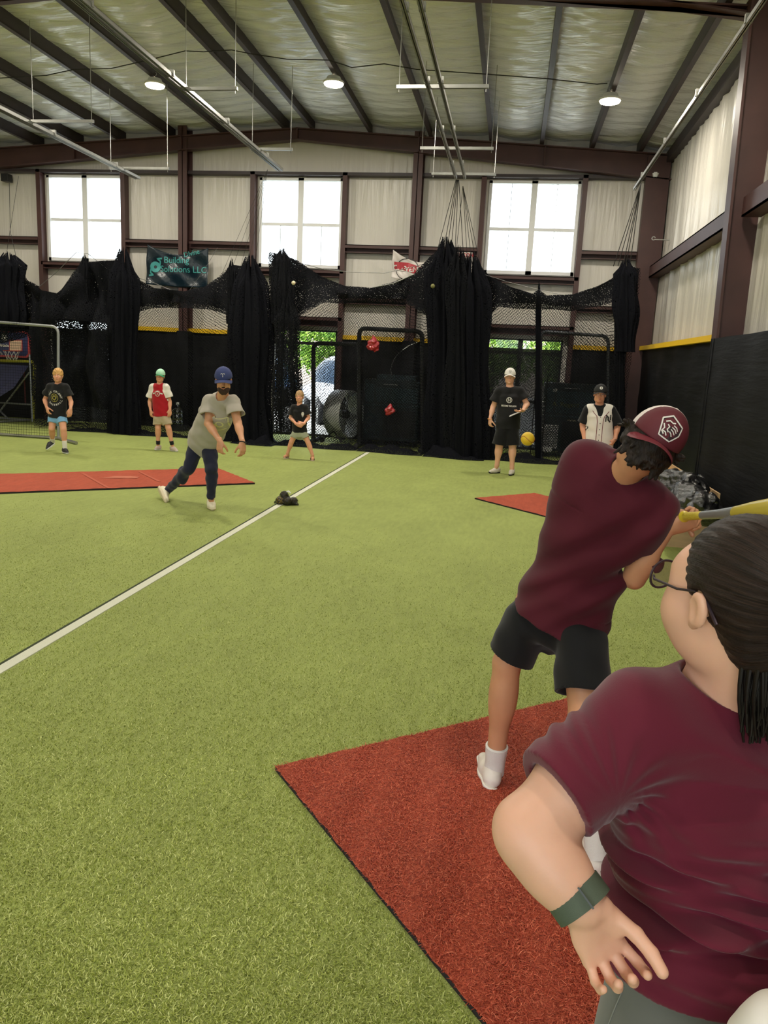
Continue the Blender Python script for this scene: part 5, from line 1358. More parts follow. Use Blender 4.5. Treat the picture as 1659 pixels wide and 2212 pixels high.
# ---- basketball arcade hoop
Yh = 16.3
H = lambda x, y, d=0: at(x, y, Yh+d)
bb = thing('basketball_hoop', (H(30, 800)[0], Yh, 0), 'navy arcade basketball backboard with red edging at the left edge', 'basketball game')
def poly3(pts, y0, y1):
    g = MB(); n = len(pts); g.add([V(x, y0, z) for x, z in pts]+[V(x, y1, z) for x, z in pts], [tuple(range(n)), tuple(range(2*n-1, n-1, -1))]+[(i, (i+1) % n, n+(i+1) % n, n+i) for i in range(n)]); return g
R_ = lambda x0, y0, x1, y1: [(H(a, b)[0], H(a, b)[2]) for a, b in ((x0, y0), (x1, y0), (x1, y1), (x0, y1))]
navy, red_, wht = mat('navy_board', (34, 42, 92), .4), mat('red_edge', (176, 60, 66), .4), mat('white_print_board', (226, 222, 214), .5)
pb = lambda px: [(H(a, b)[0], H(a, b)[2]) for a, b in px]
poly3(pb([(-70, 712), (52, 716), (60, 720), (64, 728), (64, 768), (58, 773), (-70, 768)]), Yh, Yh+.04).build('backboard', red_, bb)
poly3(pb([(-70, 716), (50, 719), (57, 722), (60, 729), (60, 764), (56, 769), (-70, 764)]), Yh-.006, Yh).build('board_face', navy, bb)
g = MB(); c = H(9, 728.5)
v, f = ring2(0, .085, 24); g.add([c+V(x, -.012, y) for x, y in v], f)
for k in range(10): a = k*.628; g.add([c+V(.105*math.cos(a-.04), -.012, .105*math.sin(a-.04)), c+V(.105*math.cos(a+.04), -.012, .105*math.sin(a+.04)), c+V(.14*math.cos(a), -.012, .14*math.sin(a))], [(0, 1, 2)])
g.build('round_logo', wht, bb)
v, f = textmesh('Arcade', .085, .003); MB().add([H(9, 746)+V(x, -.012, y) for x, y in v], f).build('script_lettering', wht, bb)
poly3(R_(20, 734, 49, 759), Yh-.010, Yh-.006).build('target_square_border', red_, bb); poly3(R_(22, 736, 47, 757), Yh-.014, Yh-.010).build('target_square', mat('pale_grid', (222, 190, 160), .6), bb)
for a_ in range(3):
    poly3(R_(22, 740+a_*5, 47, 740.8+a_*5), Yh-.017, Yh-.014).build('square_rule', mat('grey_rule', (130, 120, 110), .6), bb)
hc = H(25, 758, -.24); orng = mat('orange_rim', (205, 70, 50), .4)
MB().tube([hc+V(.17*math.cos(t), .17*math.sin(t), 0) for t in np.linspace(0, 6.283, 28)[:-1]], .010, 6, close=True).tube([hc+V(0, .17, 0), hc+V(0, .24, -.02)], .012).build('rim', orng, bb, True)
g = MB()
for k in range(10):
    a = k*.628
    for s_ in (-1, 1): g.tube([hc+V(.168*math.cos(a), .168*math.sin(a), 0), hc+V(.13*math.cos(a+s_*.31), .13*math.sin(a+s_*.31), -.10), hc+V(.10*math.cos(a), .10*math.sin(a), -.2)], .004, 4)
g.build('hoop_net', wht, bb)
g = MB(); 
for a_, b_ in (((64, 765), (70, 918)), ((63, 805), (0, 888)), ((0, 888), (30, 916)), ((0, 870), (69, 874)), ((-70, 888), (0, 888)), ((0, 760), (6, 766))): g.tube([H(*a_), H(*b_)], .020, 6)
g.tube([V(H(64, 900)[0], Yh, .03), V(H(-70, 900)[0], Yh, .03)], .025, 6).tube([V(H(64, 900)[0], Yh, .03), V(H(30, 900)[0], Yh-1.3, .03)], .025, 6).tube([V(H(30, 900)[0], Yh-1.3, .03), V(H(-70, 900)[0], Yh-1.3, .03)], .025, 6)
g.build('stand', gp, bb, True)
g = MB(); g.add([H(62, 790, -.02), H(30, 838, -.5), H(-70, 900, -1.0), H(-70, 782, -.02)], [(0, 1, 2, 3)]); 
g.build('ball_return_sheet', mat('navy_nylon', (40, 46, 84), .5, noise=.2), bb)
MB().tube([H(52, 800, .1), H(55, 872, .1)], .016, 6).build('red_strap', mat('maroon_strap', (90, 30, 34), .7), bb)
# yellow and black rebound frame
yb, nt_, b_ = newmat('yellow_black_foam'); tc = N(nt_, 'ShaderNodeTexCoord'); sx = N(nt_, 'ShaderNodeSeparateXYZ'); nt_.links.new(tc.outputs['Object'], sx.inputs[0])
ml = N(nt_, 'ShaderNodeMath', operation='MULTIPLY'); ml.inputs[1].default_value = 7; nt_.links.new(sx.outputs[2], ml.inputs[0]); fr_ = N(nt_, 'ShaderNodeMath', operation='FRACT'); nt_.links.new(ml.outputs[0], fr_.inputs[0])
lt = N(nt_, 'ShaderNodeMath', operation='LESS_THAN'); lt.inputs[1].default_value = .12; nt_.links.new(fr_.outputs[0], lt.inputs[0])
mx = N(nt_, 'ShaderNodeMix', data_type='RGBA'); nt_.links.new(lt.outputs[0], mx.inputs[0]); mx.inputs[6].default_value = (*lin((190, 186, 50)), 1); mx.inputs[7].default_value = (.01, .01, .01, 1)
nt_.links.new(mx.outputs[2], b_.inputs['Base Color'])
screen('yellow padded frame standing behind the arcade hoop', [(-60, 905), (-60, 778), (75, 781), (72, 905)], 16.6, .035, yb, name='rebound_frame', feet=False)
# ---- drum fan
fc = at(742, 913, 16.2); fc[2] = .60; ax = nrm(V(.93, -.36, 0)); fan = thing('drum_fan', (fc[0], fc[1], 0), 'large grey drum fan on the floor right of the glass door', 'fan')
fm = mat('brushed_drum', (196, 198, 196), .5, metal=.1, noise=.1)
MB().lathe(fc-ax*.20, ax, [(0, .49), (.02, .505), (.38, .505), (.40, .49), (.40, .475), (.37, .47), (.03, .47), (0, .475), (0, .49)], 48).build('drum', fm, fan, True)
up_ = V(0, 0, 1); sd_ = np.cross(ax, up_)
g = MB()
for rr_ in (.08, .15, .22, .29, .36, .43): g.tube([fc+ax*.205+rr_*(math.cos(t)*sd_+math.sin(t)*up_) for t in np.linspace(0, 6.283, 36)[:-1]], .003, 4, close=True)
for k in range(12): g.tube([fc+ax*.206+.05*(math.cos(k*.5236)*sd_+math.sin(k*.5236)*up_), fc+ax*.206+.47*(math.cos(k*.5236)*sd_+math.sin(k*.5236)*up_)], .003, 4)
g.build('grille', M['galv'], fan)
MB().lathe(fc-ax*.10, ax, [(0, .002), (0, .09), (.2, .09), (.2, .002)], 20).build('motor', M['black'], fan, True)
for k in range(4):
    a = k*math.pi/2+.4; d_ = math.cos(a)*sd_+math.sin(a)*up_; e_ = np.cross(ax, d_)
    MB().add([fc+d_*.08-e_*.06-ax*.04, fc+d_*.43-e_*.13-ax*.06, fc+d_*.43+e_*.13+ax*.06, fc+d_*.08+e_*.06+ax*.04, fc+d_*.08-e_*.06-ax*.03, fc+d_*.43-e_*.13-ax*.05, fc+d_*.43+e_*.13+ax*.07, fc+d_*.08+e_*.06+ax*.05], [(0, 1, 2, 3), (7, 6, 5, 4), (0, 4, 5, 1), (1, 5, 6, 2), (2, 6, 7, 3), (3, 7, 4, 0)]).build('blade', fm, fan)
for s_ in (-1, 1): MB().tube([fc+sd_*.36*s_-V(0, 0, .35), V(*(fc+sd_*.42*s_-ax*.25)[:2], .05)], .018, 6).tube([fc+sd_*.36*s_-V(0, 0, .35), V(*(fc+sd_*.42*s_+ax*.25)[:2], .05)], .018, 6).lathe(V(*(fc+sd_*.40*s_-ax*.25)[:2], .06), sd_, [(0, .001), (0, .06), (.04, .06), (.04, .001)], 16).build('leg', M['black'], fan, True)
MB().obox(fc+V(0, -.0, .42)+sd_*-.27, ax*.1, nrm(V(0, 0, 1)*.8+sd_*.55)*.03, sd_*.01).build('name_plate', M['black'], fan)
# ---- dark green cabinets
dg = mat('dark_green_enamel', (22, 38, 42), .35); dg2 = mat('teal_panel', (30, 56, 64), .35)
def cabinet(x0, x1, ytop, ybase, label, Y, split, grid, tank):
    a, b = at(x0, ytop, Y), at(x1, ytop, Y); W_ = b[0]-a[0]; t = thing('machine_cabinet', ((a[0]+b[0])/2, Y+.35, 0), label, 'cabinet'); zt = a[2]
    MB().box(a[0], b[0], Y, Y+.7, .12, zt).build('body', dg, t, bevel=.02)
    zs = zt*split
    MB().box(a[0]-.02, b[0]+.02, Y-.02, Y+.72, zs-.02, zs+.01).build('ledge', dg2, t)
    MB().box(a[0]+W_*.22, b[0]-.04, Y-.015, Y, zs+.06, zt-.16).build('front_panel', dg2, t); MB().box(a[0]+.04, a[0]+W_*.18, Y-.015, Y, zs+.06, zt-.1).build('side_panel', dg2, t)
    for k in range(14): 
        z = .2+k*(zs-.35)/14; MB().add([V(a[0]+.03, Y-.001, z), V(a[0]+W_*.30, Y-.001, z), V(a[0]+W_*.30, Y-.02, z-.02), V(a[0]+.03, Y-.02, z-.02)], [(0, 1, 2, 3)]).build('louvre', M['galv'] if grid else dg2, t)
    MB().box(a[0]+W_*.36, b[0]-.06, Y-.012, Y, .2, zs-.1).build('lower_door', M['black'], t); MB().box(a[0]+W_*.45, a[0]+W_*.60, Y-.02, Y-.010, zs-.09, zs-.06).build('label_plate', mat('pale_plate', (150, 140, 120), .5), t)
    MB().box(a[0]+W_*.35, a[0]+W_*.62, Y-.025, Y-.01, zt-.10, zt-.085).build('handle', M['galv'], t)
    for k in (0, 1): MB().box(a[0]+.05+k*(W_-.15), a[0]+.10+k*(W_-.15), Y+.05, Y+.65, 0, .12).build('skid', M['black'], t)
    return t, a, b, zt, zs
t, a, b, zt, zs = cabinet(788, 908, 818, 965, 'dark green machine cabinet behind the screen with the red bags', 15.9, .62, False, 0)
MB().box(a[0]+.25, b[0]-.1, 15.95, 16.5, zt, zt+.10).build('top_tray', dg2, t)
hp_ = [at(902, 739, 16.1), at(885, 746, 16.1), at(868, 757, 16.1), at(856, 768, 16.1), at(848, 783, 16.1), at(844, 798, 16.1), at(847, 806, 16.1)]; hp_[-1][2] = zt+.06
tag(MB().tube(hp_, .010, 6).build('hose', M['galv'], None, True), 'thin pale hose curving down to the cabinet behind the red bags', 'hose')
t, a, b, zt, zs = cabinet(1178, 1302, 826, 985, 'dark green machine cabinet behind the boy in the white jersey', 15.95, .56, True, 0)
v, f = textmesh('ull', .09, .003); MB().add([at(1199, 843, 15.93)+V(x, 0, y) for x, y in v], f).build('white_lettering', M['whiteprint'], t)
v, f = textmesh('A. Rogers', .13, .001); MB().add([at(1222, 874, 15.93)+V(x, 0, y) for x, y in v], f).build('yellow_lettering', mat('dim_yellow_print', (84, 88, 40), .6), t)
MB().box(*[at(1173, 965, 15.9)[0], at(1193, 965, 15.9)[0]], 15.9, 15.92, at(1173, 975, 15.9)[2], at(1173, 964, 15.9)[2]).build('sticker', M['white'], t)
# shelf rack of pale rods beside it
rk = thing('wire_rack', at(1166, 985, 15.8)*V(1, 1, 0), 'black wire rack with shiny rungs left of the green cabinet', 'rack')
xa, xb = at(1152, 900, 15.8)[0], at(1176, 900, 15.8)[0]
for x_ in (xa, xb): MB().tube([V(x_, 15.8, 0), V(x_, 15.8, 1.6)], .012, 6).build('upright', M['black'], rk)
for k in range(12): MB().tube([V(xa, 15.8, .25+k*.085), V(xb, 15.8, .25+k*.085)], .006, 5).build('rung', M['galv'], rk)
# water jug
jc = at(384, 930, 16.4); jc[2] = 0
jg = thing('water_jug', jc, 'clear large water jug with white cap right of the boy in red', 'water jug')
gw = glassmat('clear_plastic', (.45, .52, .60), .22, .15)
MB().box(jc[0]-.2, jc[0]+.2, 16.2, 16.6, 0, .12).build('stand', M['black'], jg)
z0 = .12; MB().lathe(jc+V(0, 0, z0), V(0, 0, 1), [(0, .001), (0, .13), (.02, .14), (.10, .14), (.12, .132), (.14, .14), (.24, .14), (.26, .132), (.28, .14), (.34, .135), (.40, .08), (.42, .035), (.47, .033)], 28).build('bottle', gw, jg, True)
MB().lathe(jc+V(0, 0, z0+.455), V(0, 0, 1), [(0, .036), (.05, .036), (.055, .001)], 20).build('cap', M['white'], jg, True)
# ---- banners
def banner(name, corners, nu, nv, sagtop, sagbot, m, label, Y, fold=.02):
    P = np.zeros((nv, nu, 3)); tl, tr, bl2, br = [at(x, y, Y) for x, y in corners]
    for j in range(nv):
        for i in range(nu):
            s_, t_ = i/(nu-1), j/(nv-1); a_ = tl*(1-s_)+tr*s_-V(0, 0, sagtop*4*s_*(1-s_)); b_ = bl2*(1-s_)+br*s_-V(0, 0, sagbot*4*s_*(1-s_))
            P[j, i] = a_*(1-t_)+b_*t_+V(0, -.05-fold*math.sin(9*s_+6*t_)-fold*.6*math.sin(17*s_-11*t_), 0)
    o = sheet(name, P, P[:, :, [0, 2]], m); 
    o['kind'] = 'thing'; md = o.modifiers.new('s', 'SOLIDIFY'); md.thickness = .002
    return tag(o, label, 'banner'), BVHTree.FromPolygons([v.co[:] for v in o.data.vertices], [p.vertices[:] for p in o.data.polygons])
teal = mat('teal_ink', (64, 150, 148), .5); tealb = mat('dark_teal_vinyl', (18, 34, 44), .28, bump=.4, bscale=8, bdist=.03)
bo, bv = banner('banner', [(321, 528), (452, 536), (317, 614), (451, 622)], 40, 24, .18, .02, tealb, 'dark teal vinyl banner reading Building Solutions LLC below the left column', 16.72)
P0 = at(385, 575, 16.7)
def bt(txt, px, py, size, rot=0, m=teal, o=bo, b=bv, bold=.001, Y=16.7, sx=1.0, name='lettering'):
    v, f = textmesh(txt, size, bold, sx=sx); c_, s_ = math.cos(rot), math.sin(rot); decal(name, o, b, at(px, py, Y), V(1, 0, 0), V(0, 0, 1), [(x*c_-y*s_, x*s_+y*c_) for x, y in v], f, m, .012, .6)
bt('Building', 383, 563, .19); bt('Solutions LLC', 397, 583, .19); bt('Divine', 416, 548, .15, .22)
g = join2(ring2(.035, .115, 30), strip2(dens([(.10, .04), (.12, .12), (.05, .17), (.16, .18)], 4), .035), strip2(dens([(-.10, -.04), (-.12, -.12), (-.05, -.17), (-.16, -.18)], 4), .035))
decal('swirl_logo', bo, bv, at(337, 577, 16.7), V(1, 0, 0), V(0, 0, 1), *g, teal, .012, .6)
wv = mat('white_vinyl_banner', (214, 206, 200), .4, bump=.3, bscale=6, bdist=.03); rink = mat('red_ink', (172, 40, 52), .5); kink = mat('black_ink', (40, 38, 40), .5)
bo2, bv2 = banner('banner', [(850, 540), (935, 566), (846, 600), (930, 606)], 30, 20, .10, .04, wv, 'white banner with a red oval badge hanging left of the central bundles', 16.72)
decal('oval_border', bo2, bv2, at(880, 582, 16.7), V(1, 0, 0), V(0, 0, 1), *ring2(.23, .245, 40, .9), kink, .010, .6)
decal('red_band', bo2, bv2, at(880, 581, 16.7), V(1, 0, 0), V(0, 0, 1), *strip2(dens([(-.28, .05), (0, .04), (.28, -.05)], 6), .17), rink, .010, .6)
v, f = textmesh('CLEVENS', .15, .004); c_, s_ = math.cos(-.08), math.sin(-.08); decal('lettering', bo2, bv2, at(880, 582, 16.7), V(1, 0, 0), V(0, 0, 1), [(x*c_-y*s_, x*s_+y*c_) for x, y in v], f, M['whiteprint'], .016, .6)
for i in (0,):
    pass
bo3, bv3 = banner('banner', [(975, 545), (1021, 546), (975, 606), (1020, 606)], 16, 16, .0, .0, wv, 'white banner with red and black lettering between the central bundles and right window', 16.72, .008)
bt('CS.COM', 1004, 552, .10, 0, rink, bo3, bv3, .003); bt('REPAIRS', 1004, 564, .085, 0, kink, bo3, bv3, .002, sx=.9); bt('RACETOOLS', 1002, 576, .075, 0, kink, bo3, bv3, .002, sx=.9); bt('PARTS', 1002, 588, .085, 0, kink, bo3, bv3, .002)
# wall speaker, sensor, hook
c = at(18, 386, 16.9); sp_ = thing('wall_speaker', c, 'small black speaker fixed high on the wall at the left edge', 'speaker')
MB().box(c[0]-.09, c[0]+.09, 16.75, 16.93, c[2]-.08, c[2]+.08).build('case', M['black'], sp_, bevel=.01); MB().box(c[0]-.02, c[0]+.02, 16.9, 17.03, c[2]-.02, c[2]+.02).build('bracket', M['black'], sp_)
c = at(1416, 377, 16.62); se = thing('ceiling_sensor', c, 'small white sensor on the corner column near the ceiling', 'sensor'); MB().lathe(c-V(0, 0, .05), V(0, 0, 1), [(0, .03), (.02, .05), (.07, .06), (.08, .02)], 16).build('dome', M['white'], se, True); MB().box(c[0]-.03, c[0]+.03, c[1], 16.66, c[2]-.02, c[2]+.05).build('mount', M['white'], se)
pa, pb_ = at(1412, 515, 15.9), at(1458, 519, 15.9); pb_[0] = 2.72
tag(MB().tube([pa+V(.03*math.cos(q), 0, .03*math.sin(q)+.0) for q in np.linspace(.3, 5.6, 12)]+[pb_], .011, 5)
   .build('metal_hook', M['galv'], None, True), 'long thin metal hook sticking out beside the corner column', 'hook')
# ---- plywood ramp edge and bag by the right wall
ply = mat('plywood', (206, 170, 124), .6, noise=.12, nscale=3, stretch=(1, 6, 6))
pa, pb_, pc = atx = [None]*3
def atX(x, y, X): d = _ray(x, y); return CP + d*X/d[0]
p0, p1 = atX(1432, 992, 2.15), atX(1552, 1066, 2.15)
h0 = p0[2]; h1 = p1[2]
box = thing('plywood_box', V(2.0, (p0[1]+p1[1])/2, 0), 'low plywood box against the right wall, mostly behind the batter', 'box')
MB().obox(V(2.16, (p0[1]+p1[1])/2, (h0+h1)/4), V(.01, 0, 0), V(0, (p0[1]-p1[1])/2, 0), V(0, 0, (h0+h1)/4)).build('back_panel', ply, box)
h0 -= .16; h1 -= .16
MB().add([V(x, y, z) for (x, y, zz) in ((1.55, p1[1], h1), (2.15, p1[1], h1), (2.15, p0[1], h0), (1.55, p0[1], h0)) for z in (0, zz)], [(0, 2, 3, 1), (2, 4, 5, 3), (4, 6, 7, 5), (6, 0, 1, 7), (1, 3, 5, 7), (0, 6, 4, 2)]).build('side_board', ply, box)
c = dz(1470, 1052, 0)*0; F = None
q0, q1, q2 = atX(1405, 1050, 1.82), atX(1468, 1068, 1.82), atX(1520, 1102, 1.82)
F = Field(np.minimum(q2, q0)-V(.4, .5, .4), np.maximum(q0, q2)+V(.4, .5, .35), .012)
F.cone(q0, q1, .20, .22, .1); F.cone(q1, q2, .22, .13, .1); F.disp(wrinkle(.035, 16, 1)); F.disp(wrinkle(.02, 36, 4), .06); F.disp(wrinkle(.009, 85, 2))
tag(F.build('garbage_bag', mat('black_plastic_film', (24, 23, 24), .28, spec=.8, bump=.8, bscale=22, bdist=.02)), 'crumpled glossy black plastic bag on the plywood box by the batter', 'bag')
# ================================================================== OUTDOORS THROUGH THE GLASS DOOR
def car(label, pos, yaw, rgb, L_=4.8, Wd=1.9, Ht=1.75, name='car', truck=False):
    t = thing(name, pos, label, 'car'); p = np.array(pos, float); d = V(math.cos(yaw), math.sin(yaw), 0); s_ = V(-d[1], d[0], 0); U = V(0, 0, 1); B_ = [d, s_, U]
    P = lambda a, b, c_: p+d*a+s_*b+U*c_
    F = Field(p-V(3, 3, 0), p+V(3, 3, 2.1), .035)
    F.loft([(P(-L_/2, 0, .72), s_, Wd/2*.92, .36), (P(-L_*.3, 0, .74), s_, Wd/2, .42), (P(L_*.25, 0, .74), s_, Wd/2, .42), (P(L_/2, 0, .68), s_, Wd/2*.9, .34)], .05, caps=(.12, .12))
    F.ell(P(L_*.3, 0, .78), (L_*.2, Wd*.45, .30), B_, .1)
    F.loft([(P(-L_*.10, 0, .95), s_, Wd/2*.86, L_*.26), (P(-L_*.10, 0, Ht-.1), s_, Wd/2*.72, L_*.19)], .08, caps=(0, .15)) if False else F.ell(P(-L_*.10 if not truck else L_*.02, 0, 1.05), (L_*(.27 if not truck else .20), Wd*.43, Ht-1.05), B_, .08)
    for a in (-L_*.31, L_*.31):
        for b in (-1, 1): F.cone(P(a, b*Wd*.5, .36), P(a, b*Wd*.38, .36), .40, .40, .02, 's')
    F.plane(P(0, 0, .25), (0, 0, -1))
    gl = mat('car_glass', (40, 62, 84), .1)
    def fm(q):
        z = q[:, 2]-p[2]; return ((z > 1.10) & (z < Ht-.16)).astype(int)
    F.build('body', [mat('car_paint', rgb, .3, coat=.5), gl], t, fm)
    for a in (-L_*.31, L_*.31):
        for b in (-1, 1):
            w_ = MB().lathe(P(a, b*Wd*.39, .34), s_*b, [(0, .001), (0, .33), (.03, .345), (.17, .345), (.2, .32), (.2, .22)], 24).build('wheel', M['black'], t, True)
            MB().lathe(P(a, b*Wd*.39, .34), s_*b, [(.17, .22), (.19, .20), (.18, .001)], 16).build('hubcap', M['galv'], w_, True)
    for b in (-1, 1): MB().obox(P(L_/2-.10, b*Wd*.34, .80), d*.04, s_*.16, U*.07).build('headlight', M['white'], t)
    MB().obox(P(L_/2-.04, 0, .62), d*.04, s_*.42, U*.14).build('grille', M['black'], t)
    return t
car('white pickup parked outside the glass door, nose towards the building', V(-4.9, 22.6, -.05), math.radians(-68), (225, 228, 232), 5.2, 2.0, 1.9, 'pickup_truck')
car('blue car parked beyond the white pickup', V(-9.2, 29.0, -.05), math.radians(-80), (60, 110, 170), name='car')
car('light blue car parked outside, right of the white pickup', V(-5.4, 29.5, -.05), math.radians(-95), (110, 160, 205), name='car')
bld = thing('building', V(-6, 52, -.05), 'pale brick building across the parking lot', 'building')
MB().box(-26, 16, 50, 58, -.05, 6.5).build('wall', mat('pale_brick', (205, 188, 172), .8, noise=.1), bld); MB().box(-26.3, 16.3, 49.7, 58.3, 6.5, 6.9).build('parapet', M['white'], bld)
for x_ in (-16, -11, -4, 2): MB().box(x_, x_+1.6, 49.95, 50, 1, 2.8).build('window', M['bronze'], bld)
leafm = blademat('tree_leaf', [(70, 110, 30), (120, 160, 50), (170, 200, 80)], .6)
def tree(x, y, h_, r, label, seed):
    t = thing('tree', V(x, y, -.05), label, 'tree'); MB().tube([V(x, y, -.05), V(x+.1, y, h_*.4), V(x, y, h_*.7)], [.18, .13, .07], 8).build('trunk', mat('bark', (90, 72, 56), .9), t, True)
    r_ = np.random.RandomState(seed); n = 5000; u = r_.normal(size=(n, 3)); u /= np.linalg.norm(u, axis=1)[:, None]; rad = r*(.55+.5*r_.rand(n))*(1+.25*np.sin(u[:, 0]*5+u[:, 2]*4))
    c = V(x, y, h_*.72)+u*rad[:, None]*V(1, 1, .9); a = r_.normal(size=(n, 3))*.055; b = r_.normal(size=(n, 3))*.055
    vs = np.stack([c-a, c-b, c+a, c+b], 1).reshape(-1, 3); o = mk('foliage', vs, np.arange(4*n).reshape(n, 4), leafm, t); o['kind'] = 'stuff'
tree(-8.0, 34, 3.6, 1.7, 'bright green tree left of the cars across the lot', 1); tree(-1.0, 36, 3.3, 1.7, 'green tree beyond the right glass doors', 2); tree(2.6, 38, 3.3, 1.8, 'second green tree beyond the right glass doors', 3); tree(-17, 36, 3.4, 1.8, 'green tree far left across the lot', 4)
# ================================================================== THE BATTER
C_mar = cloth('maroon_cotton', (76, 17, 32), sheen=.12)
J = {k: dz(*v) for k, v in dict(head=(1401, 960, 2.60), neck=(1355, 1020, 2.72), sh_a=(1262, 992, 2.84), sh_b=(1406, 1098, 2.72), el_a=(1400, 1092, 2.98), el_b=(1370, 1248, 2.82),
     wr_a=(1447, 1108, 2.74), wr_b=(1444, 1140, 2.70), hip_a=(1158, 1310, 3.04), hip_b=(1255, 1338, 2.94), kn_a=(1095, 1432, 3.12), kn_b=(1262, 1560, 2.80), an_a=(1067, 1628, 3.24), an_b=(1288, 1800, 2.66)).items()}
J['heel_a'] = fl(1059, 1713); J['toe_a'] = J['heel_a']+V(-.05, .27, 0); J['an_a'] = J['heel_a']+V(.0, .07, .095)+V(.01, 0, .0)
hb_ = fl(1292, 1905); J['heel_b'] = hb_; J['toe_b'] = hb_+V(-.10, .25, 0); J['an_b'] = hb_+V(-.01, .06, .10)
upb = nrm(.56*CR+.83*CU-.36*_F)
J['hand_a'] = (nrm(CR*.8-_F*.25-CU*.18), nrm(-CU*.9+.3*_F), nrm(CU*.6+CR), (1.3, 1.35, 1.35, 1.3), .8, .05)
J['hand_b'] = (nrm(CR*.75-_F*.4+CU*.3), nrm(CU*.5+.6*_F), nrm(CR), (1.3, 1.35, 1.35, 1.3), .8, .05)
root, body, B, lo, hi, pel, chm, sv, hv, sp = figure('batter in maroon cap, maroon t-shirt and black shorts, swinging a bat', J, nrm(_F*1.0+CR*.03), up=upb, s=1.0, hs=1.0, w=1.02, sk='tan', h=.0038, body_front=_F)
# curly dark hair under the cap
F = Field(J['head']-.2, J['head']+.2, .0035)
L = lambda x, y, z: J['head']+x*B[0]+y*B[1]+z*B[2]
F.ell(L(0, -.014, .03), (.083, .103, .088), B, 0); F.ell(L(0, -.058, -.022), (.066, .05, .055), B, .03)
for q in (-1, 1):
    F.ell(L(q*.078, -.02, -.005), (.018, .04, .04), B, .02)
    for k_ in range(4): F.cone(L(q*.078, -.03+.018*k_, .02), L(q*(.112+.006*(k_ % 2)), -.045+.02*k_, .034-.012*k_), .013, .005, .008)
rr = np.random.RandomState(5)
for k_ in range(46):
    a = rr.uniform(-1.3, 1.3); zz = rr.uniform(-.065, .0); p = L(.077*math.sin(a), -.02-.083*math.cos(a), zz)
    F.cone(p, p+B[2]*-.02+B[0]*rr.uniform(-.012, .012)-B[1]*rr.uniform(0, .012), .010, .004, .006)
F.ell(L(0, .10, -.05), (.08, .06, .11), B, .01, 's')
F.disp(wrinkle(.002, 190, 1)); F.build('hair', M['dkhair'], root)
marcap = mat('maroon_cap', (88, 22, 34), .7, bump=.1, bscale=500, bdist=.001)
cp_ = cap(root, J['head'], B, 1.05, marcap, mat('maroon_brim_lit', (112, 34, 46), .6), mat('white_mesh_panel', (225, 214, 210), .8, bump=.5, bscale=900, bdist=.001), back=True, h=.003)  # brim is lighter than the crown: light falling on it is painted in
bv = surf(cp_)
ec = L(0, -.09, .088); eU = nrm(B[2]-.0*B[1]); eR = B[0]
# the view is from behind, so the print's right is the head's right
hexa = [(-.036, .016), (-.012, .036), (.032, .020), (.036, -.006), (.020, -.034), (-.020, -.032), (-.036, .016)]
decal('cap_badge', cp_, bv, ec, eR, eU, *([(0, 0)]+hexa[:-1], [(0, i+1, (i+1) % 6+1) for i in range(6)]), mat('dark_badge', (40, 18, 24), .6), .0022)
wp = M['whiteprint']
decal('cap_badge_border', cp_, bv, ec, eR, eU, *strip2(dens([(x*1.03, y*1.03) for x, y in hexa], 4), .0042), wp, .0034)
decal('cap_badge_emblem', cp_, bv, ec, eR, eU, *join2(
    strip2([(-.024, .012), (-.014, .020), (-.002, .018), (.006, .022)], .004), strip2([(-.026, .004), (-.018, -.006), (-.020, -.018), (-.010, -.024)], .004),
    strip2([(-.014, .008), (-.006, .004), (-.008, -.006), (.0, -.012)], .004), strip2([(.004, .014), (.016, .012), (.024, .004)], .0032), strip2([(.002, .007), (.014, .005), (.024, -.003)], .0032),
    strip2([(.002, .000), (.012, -.003), (.021, -.010)], .0032), strip2([(.002, -.008), (.010, -.012), (.016, -.019)], .0032), strip2([(-.018, -.016), (-.008, -.016), (.0, -.024)], .0038)), wp, .0034)
F = Field(lo-.06, hi+.06, .004); n = nrm(sp)
F.loft([(pel-n*.035+CR*.008, nrm(hv), .190, .150), (pel+sp*.12+CR*.010, hv, .184, .138), (pel+sp*.42, sv*.5+hv*.5, .170, .118), (pel+sp*.78-sv*.012, sv, .192, .122), (pel+sp*1.0, sv, .150, .085)], .02, caps=(0, .05))
F.cone(J['sh_a']-n*.02+sv*.01, J['sh_b'], .078, .074, .09); F.cone(chm, chm+(J['head']-chm)*.25, .085, .055, .05)
for q, sl_, r_ in (('a', .8, .072), ('b', .74, .070)):
    a = J['sh_'+q]; d = J['el_'+q]-a; L_ = np.linalg.norm(d); d = d/L_; e = a+d*L_*sl_; s1 = nrm(np.cross(d, V(.3, .8, .1)))
    if q == 'a': F.cone(a-n*.03+sv*.02, pel+sp*.5-sv*.085, .074, .075, .07)
    F.loft([(e, s1, r_, r_), (a+d*L_*.2, s1, .078, .078), (a+(d*.02-n*.02 if q == 'a' else 0), s1, .064, .064)], .07, caps=(0, .05))
    F.loft([(e-d*.03, s1, r_-.016, r_-.016), (e+d*.04, s1, r_-.012, r_-.012)], .002, 's')
nk = chm+(J['head']-chm)*.22
F.cone(nk, J['head'], .060, .08, .006, 's')
e1 = nrm(J['sh_b']-pel); 
def folds(x, y, z):
    px_, py_, pz_ = x-pel[0], y-pel[1], z-pel[2]
    u = px_*CR[0]+py_*CR[1]+pz_*CR[2]; v = px_*CU[0]+py_*CU[1]+pz_*CU[2]
    a = u*.80+v*.60; b = -u*.6+v*.8       # folds run from the far hip up to the near shoulder
    return .014*np.sin(46*b+5*a+2.2*np.sin(6*a))*np.exp(-((v-.20)/.24)**2)*np.clip(.6+2.5*u, .15, 1.2)+.004*np.sin(80*b+9*a+1)*np.exp(-((v-.1)/.2)**2)+.003*np.sin(30*v+20*u)
